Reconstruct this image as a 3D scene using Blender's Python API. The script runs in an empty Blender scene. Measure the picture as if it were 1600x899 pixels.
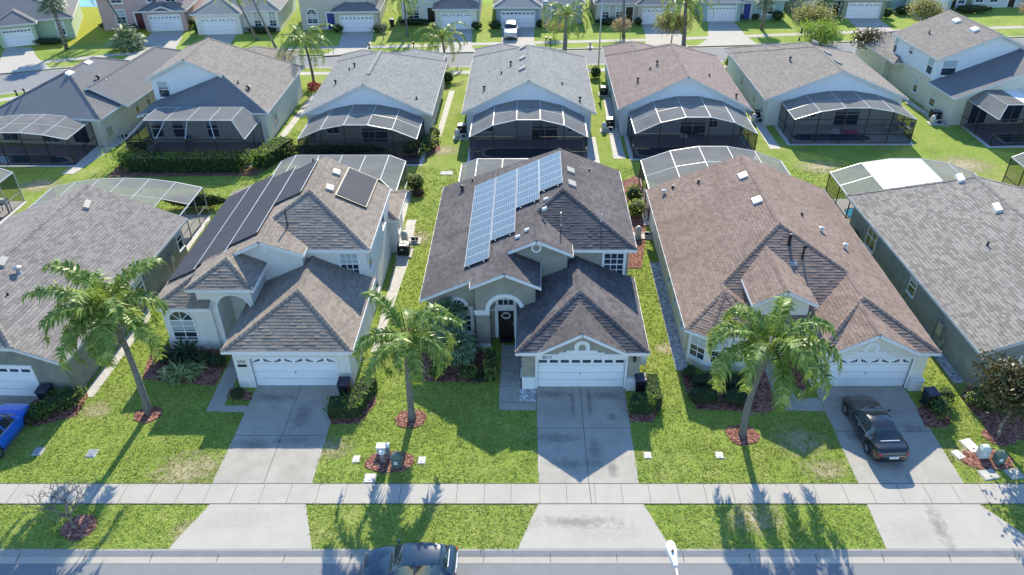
import bpy, bmesh, math, random
from mathutils import Vector, Matrix
R = math.radians
random.seed(7)
scene = bpy.context.scene
col = scene.collection

# ------------------------------------------------------------------ camera
CAM_H, TILT, FPX, PPX = 28.9, math.atan(799.5 / 1190.0), 1190.0, 828.0
cam_d = bpy.data.cameras.new("camera"); cam = bpy.data.objects.new("camera", cam_d); col.objects.link(cam)
cam.location = (0, 0, CAM_H)
cam.rotation_euler = (R(90) - TILT, 0, 0)
cam_d.sensor_width = 36.0; cam_d.lens = FPX / 1600.0 * 36.0
cam_d.shift_x = -(PPX - 800.0) / 1600.0
cam_d.clip_start = 0.1; cam_d.clip_end = 3000
scene.camera = cam
# ------------------------------------------------------------------ world, sun, exposure
SUN_EL, SUN_AZ = R(32.5), R(3.2)
w = bpy.data.worlds.new("World"); scene.world = w; w.use_nodes = True
nt = w.node_tree; nt.nodes.clear()
sky = nt.nodes.new("ShaderNodeTexSky"); sky.sky_type = 'NISHITA'; sky.sun_disc = False
sky.sun_elevation = SUN_EL; sky.sun_rotation = SUN_AZ
sky.air_density = 1.2; sky.dust_density = 0.0; sky.ozone_density = 6.5
bg = nt.nodes.new("ShaderNodeBackground"); bg.inputs[1].default_value = 0.15
wo = nt.nodes.new("ShaderNodeOutputWorld")
nt.links.new(sky.outputs[0], bg.inputs[0]); nt.links.new(bg.outputs[0], wo.inputs[0])
sl = bpy.data.lights.new("sun", 'SUN'); sl.energy = 4.1; sl.angle = R(0.5); sl.color = (1.0, 0.905, 0.71)
sun = bpy.data.objects.new("sun", sl); col.objects.link(sun)
ldir = Vector((-math.sin(SUN_AZ) * math.cos(SUN_EL), -math.cos(SUN_AZ) * math.cos(SUN_EL), -math.sin(SUN_EL)))
sun.rotation_euler = ldir.to_track_quat('-Z', 'Y').to_euler(); sun.location = (20, 200, 120)
scene.view_settings.view_transform = 'Standard'; scene.view_settings.look = 'None'
scene.view_settings.exposure = 1.1; scene.view_settings.gamma = 1.0
scene.view_settings.use_curve_mapping = False
scene.cycles.transparent_max_bounces = 24
scene.cycles.max_bounces = 6

_s, _c = math.sin(TILT), math.cos(TILT)
def G(u, v, z=0.0):
    """survey helper: a measured point of the photograph -> world x, y at height z"""
    a = (u - PPX) / FPX; b = (v - 449.5) / FPX
    t = (z - CAM_H) / (-_s - b * _c)
    return (a * t, (_c - b * _s) * t)

# ------------------------------------------------------------------ materials
def newmat(name):
    m = bpy.data.materials.new(name); m.use_nodes = True
    n = m.node_tree; n.nodes.clear()
    o = n.nodes.new("ShaderNodeOutputMaterial")
    p = n.nodes.new("ShaderNodeBsdfPrincipled")
    n.links.new(p.outputs[0], o.inputs[0])
    return m, n, p, o
def nd(n, t, **kw):
    x = n.nodes.new(t)
    for k, v in kw.items(): setattr(x, k, v)
    return x
def noise(n, vec, scale, detail=3, rough=0.55, out=0):
    x = nd(n, "ShaderNodeTexNoise"); x.inputs['Scale'].default_value = scale
    x.inputs['Detail'].default_value = detail; x.inputs['Roughness'].default_value = rough
    n.links.new(vec, x.inputs['Vector']); return x.outputs[out]
def ramp(n, fac, stops):
    x = nd(n, "ShaderNodeValToRGB"); e = x.color_ramp.elements
    while len(e) < len(stops): e.new(0.5)
    for el, (pos, c) in zip(e, stops):
        el.position = pos; el.color = c if len(c) == 4 else (*c, 1)
    n.links.new(fac, x.inputs[0]); return x.outputs[0]
def mix(n, fac, a, b, mode='MIX'):
    x = nd(n, "ShaderNodeMix", data_type='RGBA', blend_type=mode)
    for sock, val in ((x.inputs[0], fac), (x.inputs[6], a), (x.inputs[7], b)):
        if hasattr(val, 'is_linked') or isinstance(val, bpy.types.NodeSocket): n.links.new(val, sock)
        elif isinstance(val, (int, float)): sock.default_value = val
        else: sock.default_value = (*val, 1) if len(val) == 3 else val
    return x.outputs[2]
def mth(n, op, a, b=0.0):
    x = nd(n, "ShaderNodeMath", operation=op)
    for i, val in enumerate((a, b)):
        if isinstance(val, bpy.types.NodeSocket): n.links.new(val, x.inputs[i])
        else: x.inputs[i].default_value = val
    return x.outputs[0]
def bump(n, p, h, strength=0.3, dist=0.02):
    b = nd(n, "ShaderNodeBump"); b.inputs['Strength'].default_value = strength; b.inputs['Distance'].default_value = dist
    n.links.new(h, b.inputs['Height']); n.links.new(b.outputs[0], p.inputs['Normal'])
def coords(n, kind='Object'):
    return nd(n, "ShaderNodeTexCoord").outputs[kind]
def geo_pos(n): return nd(n, "ShaderNodeNewGeometry").outputs['Position']

def plain(name, c, rough=0.6, metal=0.0, var=0.12, scale=3.0, bmp=0.0, bscale=60, spec=0.4, coat=0.0):
    m, n, p, o = newmat(name)
    v = geo_pos(n)
    f = noise(n, v, scale, 5, 0.6)
    lo = tuple(x * (1 - var) for x in c); hi = tuple(min(1, x * (1 + var)) for x in c)
    n.links.new(ramp(n, f, [(0.3, lo), (0.7, hi)]), p.inputs['Base Color'])
    p.inputs['Roughness'].default_value = rough; p.inputs['Metallic'].default_value = metal
    p.inputs['Specular IOR Level'].default_value = spec; p.inputs['Coat Weight'].default_value = coat
    p.inputs['Coat Roughness'].default_value = 0.03
    if bmp: bump(n, p, noise(n, v, bscale, 2), bmp, 0.02)
    return m

def stucco(name, c, dirt=0.25):
    m, n, p, o = newmat(name)
    v = geo_pos(n)
    f = noise(n, v, 1.3, 6, 0.65)
    c2 = tuple(x * (1 - dirt) for x in c)
    base = ramp(n, f, [(0.3, c2), (0.65, c)])
    mp = nd(n, "ShaderNodeMapping"); mp.inputs['Scale'].default_value = (2.5, 2.5, 0.35); n.links.new(v, mp.inputs[0])
    st = noise(n, mp.outputs[0], 1.5, 4, 0.6)
    base = mix(n, mth(n, 'MULTIPLY', ramp(n, st, [(0.5, (0, 0, 0)), (0.8, (1, 1, 1))]), dirt), base, tuple(x * 0.6 for x in c))
    n.links.new(base, p.inputs['Base Color']); p.inputs['Roughness'].default_value = 0.9
    p.inputs['Specular IOR Level'].default_value = 0.2
    bump(n, p, noise(n, v, 25, 3), 0.5, 0.015)
    return m

def shingle(name, c, c2, dark, row=0.24, wid=0.36, stain=0.35, contrast=1.0):
    """asphalt tab shingles: every tab is a real overlapping piece, so tone varies per loose piece"""
    m, n, p, o = newmat(name)
    uv = coords(n, 'UV'); v = geo_pos(n)
    ri = nd(n, "ShaderNodeNewGeometry").outputs['Random Per Island']
    base = ramp(n, ri, [(0.0, tuple(x * .85 for x in c2)), (0.2, c2), (0.65, c), (1.0, tuple(x * 1.1 for x in c))])
    f1 = noise(n, v, 0.35, 5, 0.6)
    base = mix(n, mth(n, 'MULTIPLY', ramp(n, f1, [(0.38, (1, 1, 1)), (0.62, (0, 0, 0))]), stain * .8), base, dark)
    mp = nd(n, "ShaderNodeMapping"); mp.inputs['Scale'].default_value = (1.6, 0.22, 1); n.links.new(uv, mp.inputs[0])
    f3 = noise(n, mp.outputs[0], 1.0, 5, 0.65)
    base = mix(n, mth(n, 'MULTIPLY', ramp(n, f3, [(0.48, (0, 0, 0)), (0.75, (1, 1, 1))]), stain), base, dark)
    f2 = noise(n, v, 9, 3, 0.8)
    base = mix(n, 0.38, base, ramp(n, f2, [(0.3, tuple(x * 0.55 for x in c)), (0.7, tuple(min(1, x * 1.4) for x in c))]))
    n.links.new(base, p.inputs['Base Color']); p.inputs['Roughness'].default_value = 0.95
    p.inputs['Specular IOR Level'].default_value = 0.12
    bump(n, p, noise(n, v, 40, 2), 0.3, 0.006)
    return m

def grass_mat(name, a, b, c, d, scale=1.0):
    m, n, p, o = newmat(name)
    v = geo_pos(n)
    big = noise(n, v, 0.16 * scale, 4, 0.6)
    mid = noise(n, v, 1.0 * scale, 6, 0.75)
    mp = nd(n, "ShaderNodeMapping"); mp.inputs['Rotation'].default_value = (0, 0, 0.5); mp.inputs['Scale'].default_value = (1, 1.5, 1)
    n.links.new(v, mp.inputs[0])
    fine = noise(n, mp.outputs[0], 4.2, 6, 0.8)
    base = ramp(n, fine, [(0.32, a), (0.48, b), (0.66, c)])
    patch = mth(n, 'ADD', mth(n, 'MULTIPLY', big, 0.5), mth(n, 'MULTIPLY', mid, 0.5))
    base = mix(n, mth(n, 'MULTIPLY', ramp(n, patch, [(0.50, (0, 0, 0)), (0.66, (1, 1, 1))]), 0.7), base, d)
    lush = noise(n, v, 0.33 * scale, 4, 0.6)
    base = mix(n, mth(n, 'MULTIPLY', ramp(n, lush, [(0.5, (0, 0, 0)), (0.7, (1, 1, 1))]), 0.45), base, a)
    n.links.new(base, p.inputs['Base Color']); p.inputs['Roughness'].default_value = 0.9
    p.inputs['Specular IOR Level'].default_value = 0.1
    bump(n, p, mth(n, 'ADD', noise(n, v, 6, 6, 0.75), mth(n, 'MULTIPLY', noise(n, v, 18, 3, .7), .6)), 1.0, 0.14)
    return m

def worn_mat(name, c1, c2, amax=.85):
    m, n, p, o = newmat(name)
    v = geo_pos(n); uv = coords(n, 'UV')
    n.links.new(ramp(n, noise(n, v, 4, 5, .7), [(.35, c1), (.6, c2)]), p.inputs['Base Color']); p.inputs['Roughness'].default_value = .95
    ln = nd(n, "ShaderNodeVectorMath", operation='LENGTH'); n.links.new(uv, ln.inputs[0])
    f = mth(n, 'ADD', ln.outputs['Value'], mth(n, 'MULTIPLY', mth(n, 'SUBTRACT', noise(n, v, 2.6, 5, .75), .5), 2.6))
    al = ramp(n, f, [(.2, (amax, amax, amax)), (.95, (0, 0, 0))])
    tp = nd(n, "ShaderNodeBsdfTransparent"); mx = nd(n, "ShaderNodeMixShader"); n.links.new(al, mx.inputs[0])
    n.links.new(tp.outputs[0], mx.inputs[1]); n.links.new(p.outputs[0], mx.inputs[2]); n.links.new(mx.outputs[0], o.inputs[0])
    return m

def leaf_mat(name, c1, c2, c3, trans=0.35, rough=0.5):
    m, n, p, o = newmat(name)
    v = geo_pos(n)
    ri = nd(n, "ShaderNodeNewGeometry").outputs['Random Per Island']
    base = ramp(n, ri, [(0.0, c1), (0.55, c2), (1.0, c3)])
    base = mix(n, 0.3, base, ramp(n, noise(n, v, 1.6, 3), [(0.35, c1), (0.65, c3)]))
    n.links.new(base, p.inputs['Base Color']); p.inputs['Roughness'].default_value = rough
    p.inputs['Specular IOR Level'].default_value = 0.22
    tr = nd(n, "ShaderNodeBsdfTranslucent"); n.links.new(mix(n, 0.5, base, (c3[0] * 1.3, c3[1] * 1.25, c3[2] * 0.6)), tr.inputs[0])
    mx = nd(n, "ShaderNodeMixShader"); mx.inputs[0].default_value = trans
    n.links.new(p.outputs[0], mx.inputs[1]); n.links.new(tr.outputs[0], mx.inputs[2]); n.links.new(mx.outputs[0], o.inputs[0])
    return m

def concrete(name, c, stain=0.3, scale=0.8, tint=(0.25, 0.24, 0.23)):
    m, n, p, o = newmat(name)
    v = geo_pos(n)
    f = noise(n, v, scale, 8, 0.68)
    base = ramp(n, f, [(0.3, tuple(x * (1 - stain) for x in c)), (0.6, c)])
    f2 = noise(n, v, 0.25, 5, 0.6)
    base = mix(n, mth(n, 'MULTIPLY', ramp(n, f2, [(0.5, (0, 0, 0)), (0.75, (1, 1, 1))]), stain * 1.3), base, tint)
    f3 = noise(n, v, 45, 2, 0.8)
    base = mix(n, 0.25, base, ramp(n, f3, [(0.3, tuple(x * 0.7 for x in c)), (0.7, tuple(min(1, x * 1.25) for x in c))]))
    n.links.new(base, p.inputs['Base Color']); p.inputs['Roughness'].default_value = 0.9
    p.inputs['Specular IOR Level'].default_value = 0.2
    bump(n, p, f3, 0.25, 0.01)
    return m

def chips(name, stops, scale=9.0, dist=0.05):
    m, n, p, o = newmat(name)
    v = geo_pos(n)
    vo = nd(n, "ShaderNodeTexVoronoi"); vo.inputs['Scale'].default_value = scale; n.links.new(v, vo.inputs['Vector'])
    sp = nd(n, "ShaderNodeSeparateColor"); n.links.new(vo.outputs['Color'], sp.inputs[0])
    n.links.new(ramp(n, sp.outputs[0], stops), p.inputs['Base Color'])
    p.inputs['Roughness'].default_value = 0.95; p.inputs['Specular IOR Level'].default_value = 0.15
    bump(n, p, mth(n, 'ADD', sp.outputs[1], vo.outputs['Distance']), 0.8, dist)
    return m

def glass_dark(name, c=(0.02, 0.03, 0.045), rough=0.06):
    m, n, p, o = newmat(name)
    n.links.new(ramp(n, noise(n, geo_pos(n), 1.2, 2), [(0.35, c), (0.7, tuple(x * 2.0 for x in c))]), p.inputs['Base Color'])
    p.inputs['Roughness'].default_value = rough; p.inputs['Specular IOR Level'].default_value = 0.9
    return m

def screen_mat(name, c, alpha):
    m, n, p, o = newmat(name)
    d = nd(n, "ShaderNodeBsdfDiffuse"); t = nd(n, "ShaderNodeBsdfTranslucent"); tp = nd(n, "ShaderNodeBsdfTransparent")
    cc = ramp(n, noise(n, geo_pos(n), 0.7, 4, 0.6), [(0.3, tuple(x * 0.8 for x in c)), (0.7, c)])
    n.links.new(cc, d.inputs[0]); n.links.new(cc, t.inputs[0])
    m1 = nd(n, "ShaderNodeMixShader"); m1.inputs[0].default_value = 0.35
    n.links.new(d.outputs[0], m1.inputs[1]); n.links.new(t.outputs[0], m1.inputs[2])
    m2 = nd(n, "ShaderNodeMixShader"); m2.inputs[0].default_value = alpha
    n.links.new(tp.outputs[0], m2.inputs[1]); n.links.new(m1.outputs[0], m2.inputs[2]); n.links.new(m2.outputs[0], o.inputs[0])
    n.nodes.remove(p)
    return m

def water_mat(name, c):
    m, n, p, o = newmat(name)
    n.links.new(ramp(n, noise(n, geo_pos(n), 0.5, 3), [(0.3, c), (0.7, tuple(x * 1.5 for x in c))]), p.inputs['Base Color'])
    p.inputs['Roughness'].default_value = 0.04; p.inputs['Specular IOR Level'].default_value = 0.5
    bump(n, p, noise(n, geo_pos(n), 3.0, 3), 0.15, 0.02)
    return m

def solar_mat(name, cell=True):
    """UV in metres on the panel; fine cell grid"""
    m, n, p, o = newmat(name)
    uv = coords(n, 'UV')
    br = nd(n, "ShaderNodeTexBrick"); br.offset = 0.0
    br.inputs['Scale'].default_value = 1.0
    if cell:
        br.inputs['Brick Width'].default_value = 0.165; br.inputs['Row Height'].default_value = 0.165; br.inputs['Mortar Size'].default_value = 0.013
        a, b, mo = (0.045, 0.085, 0.125), (0.06, 0.105, 0.15), (0.26, 0.30, 0.33)
    else:
        br.inputs['Brick Width'].default_value = 30.0; br.inputs['Row Height'].default_value = 0.3; br.inputs['Mortar Size'].default_value = 0.02
        a, b, mo = (0.055, 0.057, 0.070), (0.068, 0.070, 0.084), (0.10, 0.105, 0.12)
    br.inputs['Color1'].default_value = (*a, 1); br.inputs['Color2'].default_value = (*b, 1); br.inputs['Mortar'].default_value = (*mo, 1)
    n.links.new(uv, br.inputs['Vector'])
    n.links.new(br.outputs['Color'], p.inputs['Base Color'])
    p.inputs['Roughness'].default_value = 0.3 if cell else 0.7
    p.inputs['Specular IOR Level'].default_value = 0.4 if cell else 0.05
    return m

def bark_mat(name, a, b, ring=9.0):
    m, n, p, o = newmat(name)
    v = geo_pos(n)
    wv = nd(n, "ShaderNodeTexWave", wave_type='BANDS', bands_direction='Z'); wv.inputs['Scale'].default_value = ring * 0.3
    wv.inputs['Distortion'].default_value = 1.5; wv.inputs['Detail'].default_value = 2; n.links.new(v, wv.inputs['Vector'])
    base = mix(n, 0.5, ramp(n, wv.outputs['Fac'], [(0.1, a), (0.6, b)]), ramp(n, noise(n, v, 6, 4), [(0.3, a), (0.7, b)]))
    n.links.new(base, p.inputs['Base Color']); p.inputs['Roughness'].default_value = 0.9
    bump(n, p, wv.outputs['Fac'], 0.9, 0.05)
    return m

def emblem(name, c): return plain(name, c, 0.5, var=0.03)

M = {}
M['grass'] = grass_mat('lawn_grass', (0.11, 0.19, 0.026), (0.26, 0.36, 0.06), (0.42, 0.48, 0.13), (0.47, 0.43, 0.17))
M['grass_far'] = grass_mat('dry_field', (0.28, 0.31, 0.03), (0.36, 0.38, 0.04), (0.42, 0.42, 0.06), (0.42, 0.38, 0.09), 0.6)
M['base'] = plain('soil', (0.16, 0.15, 0.08), 0.95)
M['asphalt'] = concrete('worn_asphalt', (0.22, 0.225, 0.235), 0.12, 1.5, (0.17, 0.17, 0.18))
M['conc'] = concrete('pale_concrete', (0.43, 0.405, 0.36), 0.14, 0.7, (0.33, 0.30, 0.26))
M['conc_drive'] = concrete('driveway_concrete', (0.40, 0.375, 0.33), 0.3, 0.8, (0.21, 0.20, 0.19))
M['kerb'] = concrete('kerb_concrete', (0.34, 0.32, 0.295), 0.18, 1.2, (0.26, 0.24, 0.22))
M['gutter'] = concrete('gutter_concrete', (0.47, 0.43, 0.36), 0.12, 1.2, (0.37, 0.33, 0.28))
M['joint'] = plain('joint_dark', (0.09, 0.085, 0.08), 0.95)
M['stain'] = plain('drip_stain', (0.12, 0.12, 0.13), 0.9)
M['mulch'] = chips('red_mulch', [(0.0, (0.09, 0.035, 0.028)), (0.5, (0.22, 0.095, 0.075)), (1.0, (0.40, 0.22, 0.175))], 11, 0.05)
M['gravel'] = chips('white_gravel', [(0.0, (0.22, 0.23, 0.25)), (0.5, (0.45, 0.46, 0.48)), (1.0, (0.75, 0.75, 0.76))], 10, 0.05)
M['edge'] = plain('edge_stone', (0.46, 0.44, 0.40), 0.85, var=.2)
M['white'] = plain('white_trim', (0.74, 0.74, 0.73), 0.55, var=0.05)
M['door_white'] = plain('white_door_paint', (0.80, 0.81, 0.82), 0.45, var=0.04)
M['off_white'] = plain('cream_trim', (0.60, 0.59, 0.55), 0.6, var=0.06)
M['black'] = plain('black_metal', (0.015, 0.015, 0.017), 0.5, var=0.2)
M['dark_door'] = plain('dark_door_paint', (0.022, 0.018, 0.016), 0.35)
M['blue_door'] = plain('blue_door_paint', (0.03, 0.05, 0.25), 0.4)
M['mat_red'] = plain('maroon_door_paint', (0.10, 0.025, 0.03), 0.4)
M['glass'] = glass_dark('window_glass')
M['blind'] = plain('blind_behind_glass', (0.40, 0.46, 0.48), 0.15, var=0.06, spec=0.8)
M['slot'] = glass_dark('small_glass', (0.03, 0.04, 0.06))
M['screen_wall'] = screen_mat('shade_toned_insect_screen', (0.022, 0.025, 0.034), 0.52)  # same mesh as the roof screen; the cage walls' shade is in this darker colour
M['screen_roof'] = screen_mat('sun_toned_insect_screen', (0.33, 0.335, 0.335), 0.78)  # same mesh as the wall screen; sunlight is put into this paler colour
M['solid_panel'] = plain('white_patio_panel', (0.82, 0.81, 0.78), 0.5, var=0.04)
M['bronze'] = plain('bronze_frame', (0.035, 0.032, 0.03), 0.4, metal=0.3)
M['alu'] = plain('aluminium_sunlit_beam', (0.46, 0.47, 0.47), 0.4, var=0.05)  # on cage roof beams this pale tone stands for sunlight on the frame
M['grey_metal'] = plain('grey_metal', (0.35, 0.37, 0.38), 0.4, metal=0.5)
M['deck'] = concrete('patio_pavers', (0.30, 0.25, 0.28), 0.2, 1.2, (0.22, 0.18, 0.21))
M['deck_pale'] = concrete('pale_pool_deck', (0.55, 0.53, 0.50), 0.15, 1.0, (0.45, 0.43, 0.41))
M['pool'] = water_mat('pool_water', (0.008, 0.045, 0.085))
M['pool_l'] = water_mat('bright_pool_water', (0.04, 0.25, 0.34))
M['lake'] = water_mat('lake_water', (0.10, 0.22, 0.38))
M['solar'] = solar_mat('blue_solar_cells'); M['collector'] = solar_mat('black_solar_collector', False)
M['palm'] = leaf_mat('palm_leaf', (0.02, 0.07, 0.012), (0.11, 0.22, 0.03), (0.42, 0.50, 0.15), 0.3, 0.38)  # wide tone range: highlights and dark gaps are put into the leaflet colours
M['vent'] = plain('weathered_vent_metal', (0.27, 0.26, 0.245), 0.6, var=.15)
M['palm_y'] = leaf_mat('yellowish_palm_leaf', (0.03, 0.085, 0.014), (0.17, 0.28, 0.04), (0.54, 0.58, 0.17), 0.34, 0.38)
M['dead'] = leaf_mat('dead_frond', (0.12, 0.07, 0.03), (0.26, 0.17, 0.08), (0.40, 0.28, 0.15), 0.3, 0.7)
M['fan'] = leaf_mat('fan_palm_leaf', (0.035, 0.08, 0.03), (0.09, 0.16, 0.07), (0.30, 0.38, 0.24), 0.2, 0.45)
M['hedge'] = leaf_mat('hedge_leaf', (0.03, 0.08, 0.016), (0.10, 0.21, 0.035), (0.27, 0.40, 0.085), 0.45)
M['hedge_l'] = leaf_mat('pale_hedge_leaf', (0.09, 0.14, 0.03), (0.24, 0.34, 0.07), (0.48, 0.55, 0.18), 0.45)
M['dark_leaf'] = leaf_mat('dark_shrub_leaf', (0.010, 0.026, 0.012), (0.025, 0.06, 0.025), (0.06, 0.11, 0.05), 0.15)
M['var_leaf'] = leaf_mat('variegated_leaf', (0.06, 0.13, 0.03), (0.22, 0.30, 0.10), (0.55, 0.58, 0.28), 0.25)
M['myrtle'] = leaf_mat('yellowing_leaf', (0.10, 0.13, 0.045), (0.23, 0.235, 0.09), (0.38, 0.355, 0.17), 0.4)
M['pinkish'] = leaf_mat('tan_leaf', (0.20, 0.15, 0.09), (0.38, 0.29, 0.19), (0.52, 0.40, 0.28), 0.3)
M['magnolia'] = leaf_mat('magnolia_leaf', (0.015, 0.04, 0.012), (0.05, 0.09, 0.03), (0.16, 0.10, 0.05), 0.15, 0.4)
M['red_leaf'] = leaf_mat('red_leaf', (0.10, 0.01, 0.02), (0.25, 0.03, 0.06), (0.40, 0.08, 0.10), 0.3)
M['core'] = plain('light_blocking_core', (0.02, 0.035, 0.012), 1.0)  # dark core hidden inside shrubs, added to block light
M['trunk'] = bark_mat('palm_trunk', (0.13, 0.12, 0.105), (0.42, 0.40, 0.365), 22)
M['bark'] = bark_mat('bark', (0.10, 0.085, 0.07), (0.26, 0.23, 0.20), 2)
M['husk'] = plain('frond_base', (0.30, 0.20, 0.10), 0.9, var=0.4)
M['ped_green'] = plain('utility_green', (0.10, 0.15, 0.12), 0.5)
M['ped_pale'] = plain('utility_pale', (0.55, 0.60, 0.55), 0.5)
M['tyre'] = plain('tyre_rubber', (0.018, 0.018, 0.018), 0.85)
M['rim'] = plain('alloy_rim', (0.55, 0.56, 0.57), 0.25, metal=0.9)
M['bin'] = plain('dark_bin_plastic', (0.02, 0.02, 0.028), 0.5)
M['red_lens'] = plain('red_tail_lens', (0.45, 0.01, 0.015), 0.15, spec=0.8)
M['clear_lens'] = plain('headlamp_lens', (0.6, 0.62, 0.63), 0.1, spec=0.9)
M['car_glass'] = glass_dark('car_glass', (0.012, 0.022, 0.028), 0.04)
M['plate'] = plain('plate_white', (0.7, 0.72, 0.7), 0.4)
M['pink_float'] = plain('pink_vinyl', (0.55, 0.12, 0.28), 0.3)
M['chair'] = plain('blue_sling', (0.10, 0.16, 0.24), 0.6)
M['wood'] = plain('brown_wood', (0.10, 0.05, 0.03), 0.6)
def paint(name, c, metal=0.0):
    m = plain(name, c, 0.25, metal=metal, var=0.03, spec=0.5, coat=0.8); return m
SH = {
 'warm':  shingle('warm_grey_shingle', (0.300, 0.255, 0.213), (0.229, 0.194, 0.164), (0.073, 0.060, 0.053)),
 'dark':  shingle('stained_dark_shingle', (0.153, 0.138, 0.140), (0.096, 0.087, 0.087), (0.021, 0.020, 0.022), stain=0.7, contrast=1.25),
 'brown': shingle('brown_shingle', (0.273, 0.206, 0.173), (0.199, 0.150, 0.123), (0.075, 0.048, 0.036), stain=0.4),
 'greige': shingle('greige_shingle', (0.262, 0.239, 0.222), (0.173, 0.159, 0.148), (0.085, 0.076, 0.071), stain=0.2),
 'pale':  shingle('pale_taupe_shingle', (0.296, 0.274, 0.243), (0.173, 0.155, 0.139), (0.091, 0.079, 0.068), row=0.28, wid=0.42, stain=0.2),
 'grey':  shingle('cool_grey_shingle', (0.262, 0.267, 0.260), (0.204, 0.208, 0.203), (0.103, 0.107, 0.108), stain=0.2),
 'rose':  shingle('rose_brown_shingle', (0.262, 0.210, 0.194), (0.209, 0.165, 0.150), (0.104, 0.079, 0.072), stain=0.2),
 'tan':   shingle('tan_grey_shingle', (0.274, 0.247, 0.220), (0.218, 0.196, 0.176), (0.118, 0.103, 0.089), stain=0.15),
 'slate': shingle('slate_shingle', (0.189, 0.189, 0.192), (0.139, 0.143, 0.146), (0.050, 0.050, 0.056), stain=0.2),
}
# ------------------------------------------------------------------ mesh helpers
class MB:
    def __init__(s): s.v = []; s.f = []; s.m = []; s.uv = []
    def poly(s, pts, mi=0, uv=None):
        i = len(s.v); s.v += [tuple(p) for p in pts]; s.f.append(tuple(range(i, i + len(pts)))); s.m.append(mi); s.uv.append(uv)
    def mesh(s, verts, faces, mi=0):
        i = len(s.v); s.v += [tuple(p) for p in verts]
        for f in faces: s.f.append(tuple(k + i for k in f)); s.m.append(mi); s.uv.append(None)
    def box(s, x0, y0, z0, x1, y1, z1, mi=0):
        s.mesh([(x0, y0, z0), (x1, y0, z0), (x1, y1, z0), (x0, y1, z0), (x0, y0, z1), (x1, y0, z1), (x1, y1, z1), (x0, y1, z1)],
               [(0, 3, 2, 1), (4, 5, 6, 7), (0, 1, 5, 4), (1, 2, 6, 5), (2, 3, 7, 6), (3, 0, 4, 7)], mi)
    def hexa(s, b, t, mi=0):
        s.mesh(list(b) + list(t), [(0, 3, 2, 1), (4, 5, 6, 7), (0, 1, 5, 4), (1, 2, 6, 5), (2, 3, 7, 6), (3, 0, 4, 7)], mi)
    def prism(s, prof, mapf, d0, d1, mi=0):
        """prof: 2-D outline, mapf(u, v, d) -> xyz, extruded from d0 to d1"""
        n = len(prof)
        vs = [mapf(u, v, d0) for u, v in prof] + [mapf(u, v, d1) for u, v in prof]
        s.mesh(vs, [tuple(range(n - 1, -1, -1)), tuple(range(n, 2 * n))] + [(i, (i + 1) % n, n + (i + 1) % n, n + i) for i in range(n)], mi)
    def ring(s, a, b, mapf, d0, d1, mi=0):
        n = len(a)
        vs = [mapf(u, v, d1) for u, v in a] + [mapf(u, v, d1) for u, v in b] + [mapf(u, v, d0) for u, v in a] + [mapf(u, v, d0) for u, v in b]
        fs = []
        for i in range(n):
            j = (i + 1) % n
            fs += [(i, j, n + j, n + i), (n + i, n + j, 3 * n + j, 3 * n + i), (j, i, 2 * n + i, 2 * n + j)]
        s.mesh(vs, fs, mi)
    def tube(s, pts, radii, n=8, mi=0, cap=True):
        pts = [Vector(p) for p in pts]
        if isinstance(radii, (int, float)): radii = [radii] * len(pts)
        vs, fs = [], []
        ref = Vector((0, 0, 1))
        for i, p in enumerate(pts):
            d = (pts[min(i + 1, len(pts) - 1)] - pts[max(i - 1, 0)]).normalized()
            r = ref if abs(d.dot(ref)) < 0.95 else Vector((1, 0, 0))
            a = d.cross(r).normalized(); b = d.cross(a).normalized()
            for k in range(n):
                t = 2 * math.pi * k / n
                vs.append(p + (a * math.cos(t) + b * math.sin(t)) * radii[i])
        for i in range(len(pts) - 1):
            for k in range(n):
                fs.append((i * n + k, i * n + (k + 1) % n, (i + 1) * n + (k + 1) % n, (i + 1) * n + k))
        if cap: fs += [tuple(range(n - 1, -1, -1)), tuple(range((len(pts) - 1) * n, len(pts) * n))]
        s.mesh(vs, fs, mi)
    def bar(s, a, b, wdt, h=None, mi=0):
        """square bar between two points"""
        a = Vector(a); b = Vector(b); d = (b - a)
        if d.length < 1e-6: return
        d.normalize(); h = h or wdt
        up = Vector((0, 0, 1)) if abs(d.z) < 0.95 else Vector((1, 0, 0))
        x = d.cross(up).normalized() * wdt / 2; y = x.cross(d).normalized() * h / 2
        s.hexa([a - x - y, a + x - y, a + x + y, a - x + y], [b - x - y, b + x - y, b + x + y, b - x + y], mi)
    def ell(s, c, r, nu=12, nv=7, jit=0.0, mi=0, rnd=random):
        vs = [(c[0], c[1], c[2] - r[2])]
        for j in range(1, nv):
            ph = math.pi * j / nv
            for i in range(nu):
                t = 2 * math.pi * i / nu; k = 1 + rnd.uniform(-jit, jit)
                vs.append((c[0] + r[0] * k * math.sin(ph) * math.cos(t), c[1] + r[1] * k * math.sin(ph) * math.sin(t), c[2] - r[2] * k * math.cos(ph)))
        vs.append((c[0], c[1], c[2] + r[2])); top = len(vs) - 1
        fs = [(0, 1 + (i + 1) % nu, 1 + i) for i in range(nu)]
        for j in range(nv - 2):
            for i in range(nu):
                a = 1 + j * nu; fs.append((a + i, a + (i + 1) % nu, a + nu + (i + 1) % nu, a + nu + i))
        a = 1 + (nv - 2) * nu; fs += [(a + i, a + (i + 1) % nu, top) for i in range(nu)]
        s.mesh(vs, fs, mi)

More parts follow.
